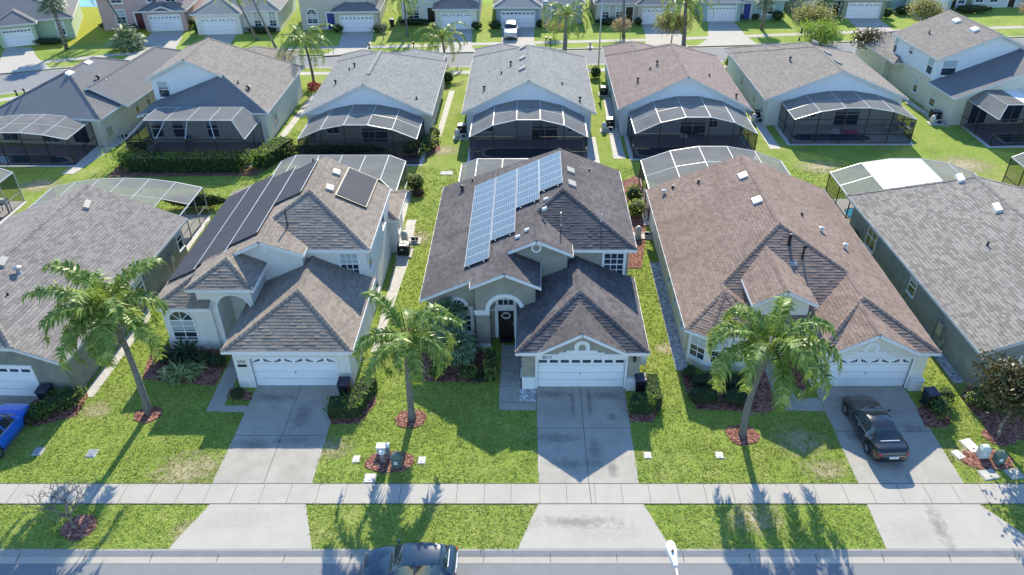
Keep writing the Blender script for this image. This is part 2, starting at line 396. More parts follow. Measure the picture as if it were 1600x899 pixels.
def build(mb, name, mats, parent=None, sub=(0, 0, 0), smooth=False, bevel=0.0, fix=False, label=None, hide=False):
    me = bpy.data.meshes.new(name)
    me.from_pydata([(x - sub[0], y - sub[1], z - sub[2]) for x, y, z in mb.v], [], mb.f)
    if not isinstance(mats, (list, tuple)): mats = [mats]
    for m in mats: me.materials.append(m)
    if any(mb.m): me.polygons.foreach_set('material_index', mb.m)
    if any(u is not None for u in mb.uv):
        lay = me.uv_layers.new(name='UVMap').data
        k = 0
        for p, u in zip(mb.f, mb.uv):
            for q in range(len(p)):
                lay[k].uv = u[q] if u else (0, 0)
                k += 1
    if fix:
        bm = bmesh.new(); bm.from_mesh(me); bmesh.ops.recalc_face_normals(bm, faces=bm.faces); bm.to_mesh(me); bm.free()
    if smooth: me.polygons.foreach_set('use_smooth', [True] * len(me.polygons))
    me.update()
    o = bpy.data.objects.new(name, me); col.objects.link(o)
    if parent is not None: o.parent = parent
    else: o.location = sub
    if bevel:
        b = o.modifiers.new('bevel', 'BEVEL'); b.width = bevel; b.segments = 2; b.limit_method = 'ANGLE'
    if label: o['label'] = label
    return o

def tag(o, label=None, cat=None, group=None, kind=None):
    if label: o['label'] = label
    if cat: o['category'] = cat
    if group: o['group'] = group
    if kind: o['kind'] = kind
    return o

class Thing:
    """an Empty at the thing's base; all geometry is given in survey coordinates"""
    def __init__(s, name, label, cat, base, rot=0.0, group=None):
        s.base = (base[0], base[1], base[2] if len(base) > 2 else 0.0)
        s.root = bpy.data.objects.new(name, None); col.objects.link(s.root)
        s.root.location = s.base; s.root.rotation_euler = (0, 0, rot); s.root.empty_display_size = 0.3
        tag(s.root, label, cat, group)
    def part(s, name, mb, mats, parent=None, **kw):
        return build(mb, name, mats, parent or s.root, s.base, **kw)
    def parts(s, name, mb, mats, parent=None, **kw):
        """every loose piece becomes a part of its own"""
        adj = list(range(len(mb.v)))
        def find(i):
            while adj[i] != i: adj[i] = adj[adj[i]]; i = adj[i]
            return i
        for f in mb.f:
            for k in f[1:]: adj[find(k)] = find(f[0])
        groups = {}
        for f, m in zip(mb.f, mb.m): groups.setdefault(find(f[0]), []).append((f, m))
        for fs in groups.values():
            idx = {}; q = MB()
            for f, m in fs:
                for k in f:
                    if k not in idx: idx[k] = len(q.v); q.v.append(mb.v[k])
                q.f.append(tuple(idx[k] for k in f)); q.m.append(m); q.uv.append(None)
            s.part(name, q, mats, parent, **kw)

def copy_tree(o, parent=None):
    c = o.copy(); col.objects.link(c)
    if parent is not None: c.parent = parent
    for ch in list(o.children): copy_tree(ch, c)
    return c
def place_copy(proto, loc, rot, label, group=None, scale=None):
    c = copy_tree(proto); c.location = loc; c.rotation_euler = (0, 0, rot); c['label'] = label
    if group: c['group'] = group
    if scale: c.scale = scale
    return c

EXC = []
def sheet(name, pts, z, mat, kind='structure', parent=None, thick=0.0):
    if name not in ('ground', 'lawn', 'far_lawn', 'field', 'lake'): EXC.append(list(pts))
    mb = MB(); n = len(pts)
    if thick:
        mb.mesh([(x, y, z) for x, y in pts] + [(x, y, z - thick) for x, y in pts], [tuple(range(n))] + [(i, i + n, (i + 1) % n + n, (i + 1) % n) for i in range(n)])
    else: mb.poly([(x, y, z) for x, y in pts])
    o = build(mb, name, mat, parent, fix=True)
    if o.data.polygons[0].normal.z < 0: o.data.flip_normals()
    if kind: o['kind'] = kind
    return o

# ------------------------------------------------------------------ roofs, walls, openings
def _uv(poly):
    p = [Vector(q) for q in poly]
    nrm = Vector((0, 0, 0))
    for i in range(len(p)): nrm += p[i].cross(p[(i + 1) % len(p)])
    nrm.normalize()
    if nrm.z < 0: nrm = -nrm
    h = Vector((0, 0, 1)).cross(nrm)
    if h.length < 1e-4: h = Vector((1, 0, 0))
    h.normalize(); up = nrm.cross(h).normalized()
    return [(q.dot(h), q.dot(up)) for q in p], nrm, up
def _clip(pl, ax, lim, keep_less):
    out = []
    for i in range(len(pl)):
        a, b = pl[i], pl[(i + 1) % len(pl)]
        ia = (a[ax] <= lim) if keep_less else (a[ax] >= lim); ib = (b[ax] <= lim) if keep_less else (b[ax] >= lim)
        if ia: out.append(a)
        if ia != ib:
            t = (lim - a[ax]) / (b[ax] - a[ax]); q = [a[0] + (b[0] - a[0]) * t, a[1] + (b[1] - a[1]) * t]; q[ax] = lim; out.append(tuple(q))
    return out
ROOF_RND = random.Random(99)
def tabs(mb, pl, uv, nrm, up, row=0.205, w0=.22, w1=.5):
    """lay overlapping shingle tabs over a roof plane: each course is lifted at its lower edge"""
    h = Vector((0, 0, 1)).cross(nrm); h = h.normalized() if h.length > 1e-4 else Vector((1, 0, 0))
    base = nrm * nrm.dot(Vector(pl[0])); rr = ROOF_RND
    v0 = min(q[1] for q in uv); v1 = max(q[1] for q in uv); k = 0
    while v0 + k * row < v1 - 1e-4:
        a = v0 + k * row; b = a + row; k += 1
        strip = _clip(_clip(uv, 1, a, False), 1, b, True)
        if len(strip) < 3: continue
        ua = min(q[0] for q in strip); ue = max(q[0] for q in strip); u = ua - rr.uniform(0, .4)
        while u < ue:
            w_ = rr.uniform(w0, w1); cell = _clip(_clip(strip, 0, u, False), 0, u + w_, True); u += w_
            if len(cell) < 3: continue
            top = .012 + rr.choice((0.002, .006, .016)) 
            off = lambda v: .003 + (top - .003) * (1 - (v - a) / row)
            P = [base + h * q[0] + up * q[1] + nrm * off(q[1]) for q in cell]
            i = len(mb.v); mb.v += [tuple(p) for p in P]; mb.f.append(tuple(range(i, i + len(P)))); mb.m.append(0); mb.uv.append(cell)
            for j in range(len(cell)):
                q, r = cell[j], cell[(j + 1) % len(cell)]
                if abs(q[1] - a) < 1e-5 and abs(r[1] - a) < 1e-5 and abs(q[0] - r[0]) > .01:
                    n0 = len(mb.v); mb.v += [tuple(base + h * q[0] + up * a), tuple(base + h * r[0] + up * a)]
                    mb.f.append((i + j, n0, n0 + 1, i + (j + 1) % len(cell))); mb.m.append(0); mb.uv.append([q, q, r, r])
def roof(T, polys, mat, fascia=None, thick=0.14, caps=True, fz=0.19, name='roof', parent=None, tabbed=True):
    mb = MB(); fb = MB(); edges = {}
    key = lambda a, b: tuple(sorted(((round(a[0], 2), round(a[1], 2), round(a[2], 2)), (round(b[0], 2), round(b[1], 2), round(b[2], 2)))))
    for pl in polys:
        ar = sum(pl[i][0] * pl[(i + 1) % len(pl)][1] - pl[(i + 1) % len(pl)][0] * pl[i][1] for i in range(len(pl)))
        if ar < 0: pl = pl[::-1]
        uv, nrm, up = _uv(pl)
        mb.poly(pl, 0, uv)
        if tabbed: tabs(mb, pl, uv, nrm, up)
        mb.poly([(x, y, z - thick) for x, y, z in pl[::-1]], 1, uv)
        for i in range(len(pl)):
            a, b = pl[i], pl[(i + 1) % len(pl)]
            edges.setdefault(key(a, b), []).append((a, b, nrm))
    for k, es in edges.items():
        a, b, nrm = es[0]
        d = Vector(b) - Vector(a)
        if d.length < 0.05: continue
        if len(es) == 1:
            out = Vector((d.y, -d.x, 0))
            if out.length < 1e-4: continue
            out.normalize(); e = Vector((d.x, d.y, d.z)).normalized() * 0.03
            A, B = Vector(a) - e, Vector(b) + e
            mb.poly([a, b, (b[0], b[1], b[2] - thick), (a[0], a[1], a[2] - thick)], 1)
            dn = Vector((0, 0, -1)); o0, o1 = out * 0.004, out * 0.035
            fb.hexa([A + o0 + dn * fz, B + o0 + dn * fz, B + o1 + dn * fz, A + o1 + dn * fz],
                    [A + o0 + dn * 0.02, B + o0 + dn * 0.02, B + o1 + dn * 0.02, A + o1 + dn * 0.02])
        elif len(es) == 2 and caps:
            n2 = es[1][2]
            in1 = nrm.cross(d).normalized(); in2 = n2.cross(-d).normalized()
            if in1.dot(n2) < -1e-3 and in2.dot(nrm) < -1e-3:
                up3 = (nrm + n2).normalized() * 0.055
                for inn, nn in ((in1, nrm), (in2, n2)):
                    nseg = max(1, int(d.length / .3))
                    for sgi in range(nseg):
                      A_, B_ = Vector(a).lerp(Vector(b), sgi / nseg), Vector(a).lerp(Vector(b), (sgi + 1) / nseg); lo = Vector((0, 0, .014))
                      if b[2] > a[2] + .05: s0, s1 = lo, Vector((0, 0, 0))
                      else: s0, s1 = Vector((0, 0, 0)), lo
                      mb.poly([tuple(x) for x in (A_ + up3 + s0, B_ + up3 + s1, B_ + inn * .15 + nn * .036 + s1, A_ + inn * .15 + nn * .036 + s0)], 0, [(sgi, 0.02), (sgi, .3), (sgi + .15, .3), (sgi + .15, .02)])
                    continue
                    q = [Vector(a) + up3, Vector(b) + up3, Vector(b) + inn * 0.15 + nn * 0.036, Vector(a) + inn * 0.15 + nn * 0.036]
                    L = d.length
                    mb.poly([tuple(x) for x in q], 0, [(0, 0.02), (0.0, L), (0.16, L), (0.16, 0.02)])
    o = T.part(name, mb, [mat, M['white']], parent)
    if fascia is not None: T.part('fascia', fb, fascia, parent or o if False else parent, fix=True)
    return o

def zprof(prof): return prof
def wall_prof(mb, prof, y0, y1, mi=0):
    mb.prism(prof, lambda u, v, d: (u, d, v), y0, y1, mi)
def wall_prof_x(mb, prof, x0, x1, mi=0):
    mb.prism(prof, lambda u, v, d: (d, u, v), x0, x1, mi)

def outl(wd, h, arch, off=0.0, seg=10, base=True):
    a = wd / 2 + off; lo = -off if base else 0
    if not arch: return [(-a, lo), (a, lo), (a, h + off), (-a, h + off)]
    hs = h - wd / 2
    pts = [(-a, lo), (a, lo)]
    for i in range(seg + 1):
        t = math.pi * i / seg; pts.append((a * math.cos(t), hs + a * math.sin(t)))
    return pts
def facemap(o, n):
    L = math.hypot(*n); n = (n[0] / L, n[1] / L); t = (-n[1], n[0])
    return lambda u, v, d: (o[0] + t[0] * u + n[0] * d, o[1] + t[1] * u + n[1] * d, o[2] + v)
def window(T, o, n, wd, h, arch=False, trim=0.1, grid=(2, 4), frame='white', blind=0.5, sill=True, proud=0.05, name='window'):
    f = facemap(o, n); mb = MB()
    mb.ring(outl(wd, h, arch), outl(wd, h, arch, trim), f, 0.0, proud)
    hs = h - wd / 2 if arch else h
    t = 0.022
    for i in range(1, grid[0]):
        u = -wd / 2 + wd * i / grid[0]; mb.prism([(u - t, 0), (u + t, 0), (u + t, hs), (u - t, hs)], f, 0.012, 0.03)
    for j in range(1, grid[1]):
        v = hs * j / grid[1]; tt = 0.04 if j * 2 == grid[1] else t
        mb.prism([(-wd / 2, v - tt), (wd / 2, v - tt), (wd / 2, v + tt), (-wd / 2, v + tt)], f, 0.012, 0.034)
    if arch:
        mb.prism([(-wd / 2, hs - 0.04), (wd / 2, hs - 0.04), (wd / 2, hs + 0.04), (-wd / 2, hs + 0.04)], f, 0.012, 0.036)
        for a in (45, 90, 135):
            ca, sa = math.cos(R(a)), math.sin(R(a)); r = wd / 2
            mb.prism([(-sa * t, hs + ca * t), (r * ca - sa * t, hs + r * sa + ca * t), (r * ca + sa * t, hs + r * sa - ca * t), (sa * t, hs - ca * t)], f, 0.012, 0.03)
    if sill: mb.prism([(-wd / 2 - trim - 0.05, -trim - 0.06), (wd / 2 + trim + 0.05, -trim - 0.06), (wd / 2 + trim + 0.05, -trim + 0.0), (-wd / 2 - trim - 0.05, -trim + 0.0)], f, 0.0, proud + 0.06)
    fr = T.part(name, mb, M[frame], fix=True)
    pb = MB(); b = hs * (1 - blind)
    if blind < 1: pb.prism([(-wd / 2, 0), (wd / 2, 0), (wd / 2, b), (-wd / 2, b)], f, 0.0, 0.01, 0)
    if blind > 0: pb.prism([(-wd / 2, b), (wd / 2, b), (wd / 2, hs), (-wd / 2, hs)], f, 0.0, 0.0102, 1)
    if arch:
        pb.prism([(wd / 2 * math.cos(math.pi * i / 10), hs + wd / 2 * math.sin(math.pi * i / 10)) for i in range(11)], f, 0.0, 0.0104, 0)
    T.part('pane', pb, [M['glass'], M['blind']], fr, fix=True)
    return fr
def garage_door(T, x0, x1, y, h=2.13, kind='slot', trim=0.14, frame='white', z=0.0, inset=0.0, trimtop=None):
    tt = trimtop or trim
    mb = MB(); mb.box(x0, y + inset - 0.02, z, x1, y + inset + 0.02, z + h)
    W = x1 - x0
    for j in range(4):
        for i in range(8):
            a = x0 + W * i / 8 + 0.05; b = x0 + W * (i + 1) / 8 - 0.05
            c = z + h * j / 4 + 0.06; d = z + h * (j + 1) / 4 - 0.06
            if j == 3: continue
            mb.box(a, y + inset - 0.028, c, b, y + inset - 0.0205, d)
    dr = T.part('garage_door', mb, M['door_white'], fix=True)
    g = MB()
    for j in range(1, 4): g.box(x0 + 0.01, y + inset - 0.0235, z + h * j / 4 - 0.012, x1 - 0.01, y + inset - 0.0202, z + h * j / 4 + 0.006)
    g.box(x0 + W * 0.49, y + inset - 0.05, z + h * 0.42, x0 + W * 0.5, y + inset - 0.02, z + h * 0.5)
    T.part('door_groove', g, M['grey_metal'], dr, fix=True)
    wv = MB(); yy = y + inset
    f = lambda u, v, d: (u, yy - d, v)
    zc = z + h * 0.875
    for i in range(8):
        a = x0 + W * i / 8 + W * 0.016; b = x0 + W * (i + 1) / 8 - W * 0.016
        if kind == 'slot': wv.prism([(a, zc - 0.10), (b, zc - 0.10), (b, zc + 0.10), (a, zc + 0.10)], f, 0.02, 0.03)
        elif kind == 'arch':
            c = (a + b) / 2; r = (b - a) / 2 * 0.75
            wv.prism([(c - r, zc - 0.14)] + [(c + r * math.cos(math.pi * k / 6), zc - 0.14 + 1.2 * r * math.sin(math.pi * k / 6)) for k in range(7)], f, 0.02, 0.03)
        else:
            s = 1 if i % 2 == 0 else -1
            p0 = a if s > 0 else b; L = (b - a) * s
            for k in range(3):
                u0, u1 = p0 + L * (0.02 + 0.32 * k), p0 + L * (0.28 + 0.32 * k)
                wv.prism([(u0, zc - 0.13), (u1, zc - 0.13 + 0.05 * k), (u1, zc - 0.03 + 0.09 * k), (u0, zc - 0.09 + 0.07 * k)], f, 0.02, 0.03)
    T.parts('door_window', wv, M['slot'], dr, fix=True)
    tb = MB(); e = 0.05
    tb.box(x0 - trim, y - e, z, x0, y + 0.01, z + h + tt); tb.box(x1, y - e, z, x1 + trim, y + 0.01, z + h + tt)
    tb.box(x0, y - e - 0.002, z + h, x1, y + 0.012, z + h + tt - 0.002)
    T.part('garage_trim', tb, M[frame], fix=True)
    return dr
def front_door(T, o, n, wd, h, mat='dark_door', frame='white', trim=0.14, wreath=False):
    f = facemap(o, n); mb = MB()
    mb.prism(outl(wd, h, False), f, 0.0, 0.03)
    for v0, v1 in ((0.12, 0.45), (0.5, 0.93)):
        for u0, u1 in ((-0.40, -0.05), (0.05, 0.40)):
            mb.prism([(u0 * wd, v0 * h), (u1 * wd, v0 * h), (u1 * wd, v1 * h), (u0 * wd, v1 * h)], f, 0.031, 0.045)
    d = T.part('front_door', mb, M[mat], fix=True)
    tb = MB(); tb.ring(outl(wd, h, False), [(-wd / 2 - trim, 0.0), (wd / 2 + trim, 0.0), (wd / 2 + trim, h + trim), (-wd / 2 - trim, h + trim)], f, 0.0, 0.07)
    T.part('door_frame', tb, M[frame], d, fix=True)
    hb = MB(); hb.prism([(wd * 0.36, h * 0.45), (wd * 0.42, h * 0.45), (wd * 0.42, h * 0.5), (wd * 0.36, h * 0.5)], f, 0.03, 0.08)
    T.part('handle', hb, M['grey_metal'], d, fix=True)
    return d
def vent(T, x, y, z, ang=0.0, tilt=(0, 0), sz=(0.62, 0.5, 0.16), mat='vent', name='roof_vent'):
    """low roof vent: a sloped hood; tilt = roof gradient dz/dx, dz/dy"""
    mb = MB(); a, b, h = sz[0] / 2, sz[1] / 2, sz[2]
    ca, sa = math.cos(ang), math.sin(ang)
    def P(u, v, hh):
        X = u * ca - v * sa; Y = u * sa + v * ca
        return (x + X, y + Y, z + tilt[0] * X + tilt[1] * Y + hh)
    mb.hexa([P(-a, -b, -0.03), P(a, -b, -0.03), P(a, b, -0.03), P(-a, b, -0.03)], [P(-a * .9, -b * .9, h), P(a * .9, -b * .9, h), P(a * .9, b * .9, h), P(-a * .9, b * .9, h)])
    return T.part(name, mb, M[mat], fix=True)
def pipe(T, x, y, z, h=0.35, r=0.05, mat='black', name='vent_pipe', hood=False):
    mb = MB(); mb.tube([(x, y, z - 0.1), (x, y, z + h)], r, 8)
    mb.tube([(x, y, z - 0.1), (x, y, z + 0.06)], [r * 2.2, r * 1.2], 8)
    if hood:
        mb.tube([(x, y, z + h), (x, y, z + h + 0.08), (x, y, z + h + 0.16)], [r * 2.2, r * 2.4, r * 0.6], 8)
    return T.part(name, mb, M[mat])

# ------------------------------------------------------------------ foliage
def leaf_quad(mb, p, s, rnd, up=0.35, mi=0, aspect=2.0):
    d = Vector((rnd.gauss(0, 1), rnd.gauss(0, 1), rnd.gauss(0, 1) + up)).normalized()
    t = Vector((rnd.gauss(0, 1), rnd.gauss(0, 1), rnd.gauss(0, 1))); t = (t - d * t.dot(d)).normalized(); b = d.cross(t)
    a = t * s * 0.5; c = b * s * 0.5 / aspect
    p = Vector(p)
    i = len(mb.v); mb.v += [tuple(p - a), tuple(p + c - a * 0.1), tuple(p + a), tuple(p - c - a * 0.1)]
    mb.f.append((i, i + 1, i + 2, i + 3)); mb.m.append(mi); mb.uv.append(None)
def blob_leaves(mb, c, r, n, s, rnd, shell=0.55, box=False, lump=0.12, up=0.35, aspect=2.0, zmin=0.03):
    ph = [(rnd.uniform(2, 6), rnd.uniform(0, 6.3), rnd.uniform(2, 6), rnd.uniform(0, 6.3)) for _ in range(3)]
    for _ in range(n):
        if box:
            q = [rnd.uniform(-1, 1) for _ in range(3)]
            k = rnd.choice((0, 1, 2, 2, 0, 1)); sgn = rnd.choice((-1, 1)) if k < 2 else 1
            q[k] = sgn * rnd.uniform(0.82, 1.03)
            q[2] = (q[2] if k != 2 else q[2])
        else:
            q = Vector((rnd.gauss(0, 1), rnd.gauss(0, 1), rnd.gauss(0, 1))).normalized() * (1 - (1 - shell) * rnd.random() ** 1.6)
        k = 1 + lump * sum(math.sin(a * q[0] + b) * math.sin(cc * q[1] + d + q[2] * 2) for a, b, cc, d in ph)
        p = (c[0] + q[0] * r[0] * k, c[1] + q[1] * r[1] * k, max(zmin, c[2] + q[2] * r[2] * k))
        leaf_quad(mb, p, s * rnd.uniform(0.7, 1.3), rnd, up, 0, aspect)

def shrub(name, label, cat, blobs, mat, dens=60, size=0.14, box=False, seed=1, group=None, shell=0.6, aspect=2.0, core=0.78, lump=0.12):
    """blobs: list of (x, y, rx, ry, height[, z0[, rot]])"""
    rnd = random.Random(seed)
    x0 = sum(b[0] for b in blobs) / len(blobs); y0 = sum(b[1] for b in blobs) / len(blobs)
    T = Thing(name, label, cat, (x0, y0, 0), 0, group)
    lb = MB(); cb = MB()
    for b in blobs:
        x, y, rx, ry, h = b[:5]; z0 = b[5] if len(b) > 5 else 0; rot = b[6] if len(b) > 6 else 0
        tl = MB()
        rz = (h - z0) / 2
        area = 4 * (rx * ry + rx * rz + ry * rz)
        blob_leaves(tl, (0, 0, z0 + rz), (rx, ry, rz), int(area * dens), size, rnd, shell, box, lump, 0.85, aspect)
        ca, sa = math.cos(rot), math.sin(rot)
        i = len(lb.v)
        lb.v += [(x + a * ca - q * sa, y + a * sa + q * ca, z) for a, q, z in tl.v]
        lb.f += [tuple(k + i for k in f) for f in tl.f]; lb.m += tl.m; lb.uv += tl.uv
        tc = MB()
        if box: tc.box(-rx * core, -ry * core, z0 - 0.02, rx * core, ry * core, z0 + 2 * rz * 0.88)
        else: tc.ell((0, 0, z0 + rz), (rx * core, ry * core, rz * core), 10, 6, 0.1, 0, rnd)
        j = len(cb.v)
        cb.v += [(x + a * ca - q * sa, y + a * sa + q * ca, z) for a, q, z in tc.v]
        cb.f += [tuple(k + j for k in f) for f in tc.f]; cb.m += tc.m; cb.uv += tc.uv
    T.part('foliage', lb, mat); T.part('shade_core', cb, M['core'], fix=True)  # second part is an unseen dark core, added to block light behind the leaves
    return T

def frond(mb, base, az, el, L, droop, rnd, nl=34, ll=0.55, lw=0.045, hang=0.8, mi=0, twist=0.0):
    """feather frond: an arching rib and leaflets on both sides hanging from it"""
    p = Vector(base); pts = [p.copy()]; dirs = []
    n = 12; e = el
    for i in range(n):
        d = Vector((math.cos(az) * math.cos(e), math.sin(az) * math.cos(e), math.sin(e)))
        dirs.append(d); p = p + d * (L / n); pts.append(p.copy())
        e -= droop / n * (0.4 + 1.3 * i / n); az += twist / n
    dirs.append(dirs[-1])
    mb.tube(pts, [0.035 * (1 - 0.85 * i / n) + 0.004 for i in range(n + 1)], 4, mi)
    for k in range(nl):
        t = 0.10 + 0.90 * k / (nl - 1); f = t * n; i = min(int(f), n - 1); q = pts[i].lerp(pts[i + 1], f - i); d = dirs[i]
        side = d.cross(Vector((0, 0, 1)))
        if side.length < 0.1: side = Vector((-math.sin(az), math.cos(az), 0))
        side.normalize(); upv = side.cross(d).normalized()
        l = ll * (0.55 + 0.45 * math.sin(math.pi * min(1, t * 0.9 + 0.12))) * rnd.uniform(0.6, 1.25)
        for s in (-1, 1):
            out = (side * s + d * rnd.uniform(0.35, 0.75) + upv * rnd.uniform(-0.25, 0.55)).normalized()
            dn = (out + Vector((0, 0, -1)) * hang * rnd.uniform(0.4, 2.0)).normalized()
            a = q; b = q + out * l * 0.45; c = b + dn * l * 0.62
            wv = d * lw * rnd.uniform(0.8, 1.2)
            i0 = len(mb.v)
            mb.v += [tuple(a - wv * 0.3), tuple(a + wv * 0.3), tuple(b + wv * 0.5), tuple(b - wv * 0.5), tuple(c)]
            mb.f += [(i0, i0 + 1, i0 + 2, i0 + 3), (i0 + 3, i0 + 2, i0 + 4)]; mb.m += [mi, mi]; mb.uv += [None, None]

def feather_palm(label, base, top, nf=16, L=2.7, seed=1, droop=(1.6, 2.6), els=(75, -15), ll=0.6, r=(0.17, 0.12), bend=0.0, nl=34, group=None, lw=0.05, bias=None, hang=0.8, spear=True, mat='palm', dead=0):
    rnd = random.Random(seed)
    T = Thing('palm_tree', label, 'palm tree', (base[0], base[1], 0), 0, group)
    B = Vector((base[0], base[1], -0.05)); E = Vector(top)
    tb = MB(); pts = []; rad = []
    for i in range(9):
        t = i / 8; q = B.lerp(E, t)
        q.x += bend * math.sin(math.pi * t); pts.append(q)
        rad.append(r[0] + (r[1] - r[0]) * t + (0.06 if i == 0 else 0))
    tb.tube(pts, rad, 10)
    T.part('trunk', tb, M['trunk'], smooth=True)
    hb = MB()
    for i in range(9):
        a = rnd.uniform(0, 6.28)
        hb.tube([E + Vector((0, 0, -0.25)), E + Vector((math.cos(a) * 0.16, math.sin(a) * 0.16, 0.1)), E + Vector((math.cos(a) * 0.32, math.sin(a) * 0.32, 0.5))], [0.09, 0.07, 0.025], 6)
    hb.tube([E + Vector((0, 0, -0.1)), E + Vector((0, 0, 0.7))], [0.13, 0.06], 8)
    T.part('crown_shaft', hb, M['husk'], smooth=True)
    cb = MB()
    for i in range(nf):
        t = (i + 0.5) / nf
        az = i * 2.39996 + rnd.uniform(-0.25, 0.25)
        el = R(els[0] + (els[1] - els[0]) * t ** 0.8 + rnd.uniform(-8, 8))
        LL = L * rnd.uniform(0.85, 1.1)
        if bias:
            az = az + bias[1] * math.sin(bias[0] - az)
        st = E + Vector((math.cos(az) * 0.1, math.sin(az) * 0.1, 0.25))
        frond(cb, st, az, el, LL, rnd.uniform(*droop), rnd, nl, ll, lw, hang, 0, rnd.uniform(-0.4, 0.4))
    if spear: frond(cb, E + Vector((0, 0, 0.3)), rnd.uniform(0, 6), R(86), L * 0.7, 0.2, rnd, 20, 0.2, 0.03, 0.1)
    T.part('crown', cb, M[mat])
    if dead:
        db = MB()
        for i in range(dead): frond(db, E + Vector((0, 0, .05)), rnd.uniform(0, 6.28), R(-30), L * .7, 1.0, rnd, 26, ll * .7, lw * .7, 1.2)
        T.part('dead_frond', db, M['dead'])
    return T

def fan_leaf(mb, c, d, rr, rnd, n=12):
    d = Vector(d).normalized(); s = d.cross(Vector((0, 0, 1)))
    if s.length < 0.1: s = Vector((1, 0, 0))
    s.normalize()
    for k in range(n):
        a = R(-115 + 230 * k / (n - 1)) + rnd.uniform(-0.05, 0.05)
        dd = (d * math.cos(a) + s * math.sin(a)).normalized()
        tip = Vector(c) + dd * rr * rnd.uniform(0.85, 1.1) + Vector((0, 0, -0.25 * rr))
        m = Vector(c) + dd * rr * 0.55 + Vector((0, 0, 0.04))
        wv = dd.cross(Vector((0, 0, 1))).normalized() * rr * 0.085
        i = len(mb.v); mb.v += [tuple(c), tuple(m + wv), tuple(tip), tuple(m - wv)]; mb.f.append((i, i + 1, i + 2, i + 3)); mb.m.append(0); mb.uv.append(None)
def fan_palm(label, base, h, seed=1, nl=34, rr=0.75, stalk=0.9, group=None, trunk=0.16, name='palm_tree', cat='palm tree'):
    rnd = random.Random(seed)
    T = Thing(name, label, cat, (base[0], base[1], 0), 0, group)
    E = Vector((base[0], base[1], h)); tb = MB()
    if h > 0.6:
        tb.tube([(base[0], base[1], -0.05), (base[0] + 0.05, base[1], h * 0.5), tuple(E)], [trunk * 1.15, trunk * 0.9, trunk], 9)
        T.part('trunk', tb, M['bark'], smooth=True)
    cb = MB()
    for i in range(nl):
        az = i * 2.39996; el = R(85 - 115 * (i + .5) / nl) + rnd.uniform(-0.15, 0.15)
        d = Vector((math.cos(az) * math.cos(el), math.sin(az) * math.cos(el), math.sin(el)))
        st = stalk * rnd.uniform(0.8, 1.2); c = E + d * st
        cb.tube([tuple(E), tuple(c)], 0.02, 4)
        fan_leaf(cb, c, (d + Vector((0, 0, -0.25))).normalized(), rr * rnd.uniform(0.85, 1.15), rnd)
    T.part('crown', cb, M['fan'])
    return T

def limb_tree(label, base, h, spread, mat, seed=1, nleaf=2600, ls=0.16, cat='tree', name='small_tree', trunk=0.09, fork=0.35, group=None, bare=False, levels=3, bark='bark', clump=0.42):
    rnd = random.Random(seed)
    T = Thing(name, label, cat, (base[0], base[1], 0), 0, group)
    tb = MB(); tips = []
    def grow(p, d, L, r, lev):
        q = p + d * L; m = p.lerp(q, 0.5) + Vector((rnd.uniform(-1, 1), rnd.uniform(-1, 1), rnd.uniform(-1, 1))) * L * 0.08
        tb.tube([tuple(p), tuple(m), tuple(q)], [r, r * 0.85, r * 0.65], 6 if lev > 1 else 4)
        if lev == 0: tips.append(q); return
        if lev < levels: tips.append(q)
        k = rnd.randint(3, 4) if lev >= 2 else 3
        a0 = rnd.uniform(0, 6.28)
        for i in range(k):
            a = a0 + 6.283 * i / k + rnd.uniform(-0.4, 0.4)
            ax = Vector((math.cos(a), math.sin(a), 0))
            dd = (d * 0.75 + ax * spread + Vector((0, 0, 0.28))).normalized()
            grow(q, dd, L * rnd.uniform(0.62, 0.85), r * 0.62, lev - 1)
    L0 = h * fork
    grow(Vector((base[0], base[1], -0.05)), Vector((rnd.uniform(-.06, .06), rnd.uniform(-.06, .06), 1)).normalized(), L0, trunk, levels)
    T.part('trunk', tb, M[bark])
    if not bare:
        cb = MB()
        for _ in range(nleaf):
            t = rnd.choice(tips); s = clump * (0.7 + 0.6 * rnd.random())
            q = Vector((rnd.gauss(0, 0.5), rnd.gauss(0, 0.5), rnd.gauss(0, 0.42))) * s * 1.3
            leaf_quad(cb, t + q, ls * rnd.uniform(0.7, 1.3), rnd, 0.3)
        T.part('crown', cb, mat)
    return T
def strap_plant(name, label, base, n, L, mat, seed=1, wd=0.09, group=None, spread=0.5, z=0.1):
    rnd = random.Random(seed); T = Thing(name, label, 'plant', (base[0], base[1], 0), 0, group); mb = MB()
    for i in range(n):
        c = Vector((base[0] + rnd.uniform(-spread, spread), base[1] + rnd.uniform(-spread, spread) * 0.7, z)); az = rnd.uniform(0, 6.28); el = rnd.uniform(0.3, 1.3)
        p = c; pts = [p]; l = L * rnd.uniform(0.7, 1.2)
        for k in range(4):
            p = p + Vector((math.cos(az) * math.cos(el), math.sin(az) * math.cos(el), math.sin(el))) * l / 4; pts.append(p); el -= 0.42
        s = Vector((-math.sin(az), math.cos(az), 0)) * wd / 2; ws = (0.4, 1, 1, 0.7, 0.1); i0 = len(mb.v)
        for q, k in zip(pts, ws): mb.v += [tuple(q - s * k), tuple(q + s * k)]
        for k in range(4): mb.f.append((i0 + 2 * k, i0 + 2 * k + 1, i0 + 2 * k + 3, i0 + 2 * k + 2)); mb.m.append(0); mb.uv.append(None)
    T.part('leaves', mb, mat)
    return T
def mulch_bed(name, pts, z=0.03):
    return sheet(name, pts, z, M['mulch'], 'structure', thick=0.05)
def disc(cx, cy, r, n=16, sy=1.0, jit=0.08, seed=0):
    rnd = random.Random(seed); return [(cx + r * (1 + rnd.uniform(-jit, jit)) * math.cos(6.2832 * i / n), cy + sy * r * (1 + rnd.uniform(-jit, jit)) * math.sin(6.2832 * i / n)) for i in range(n)]
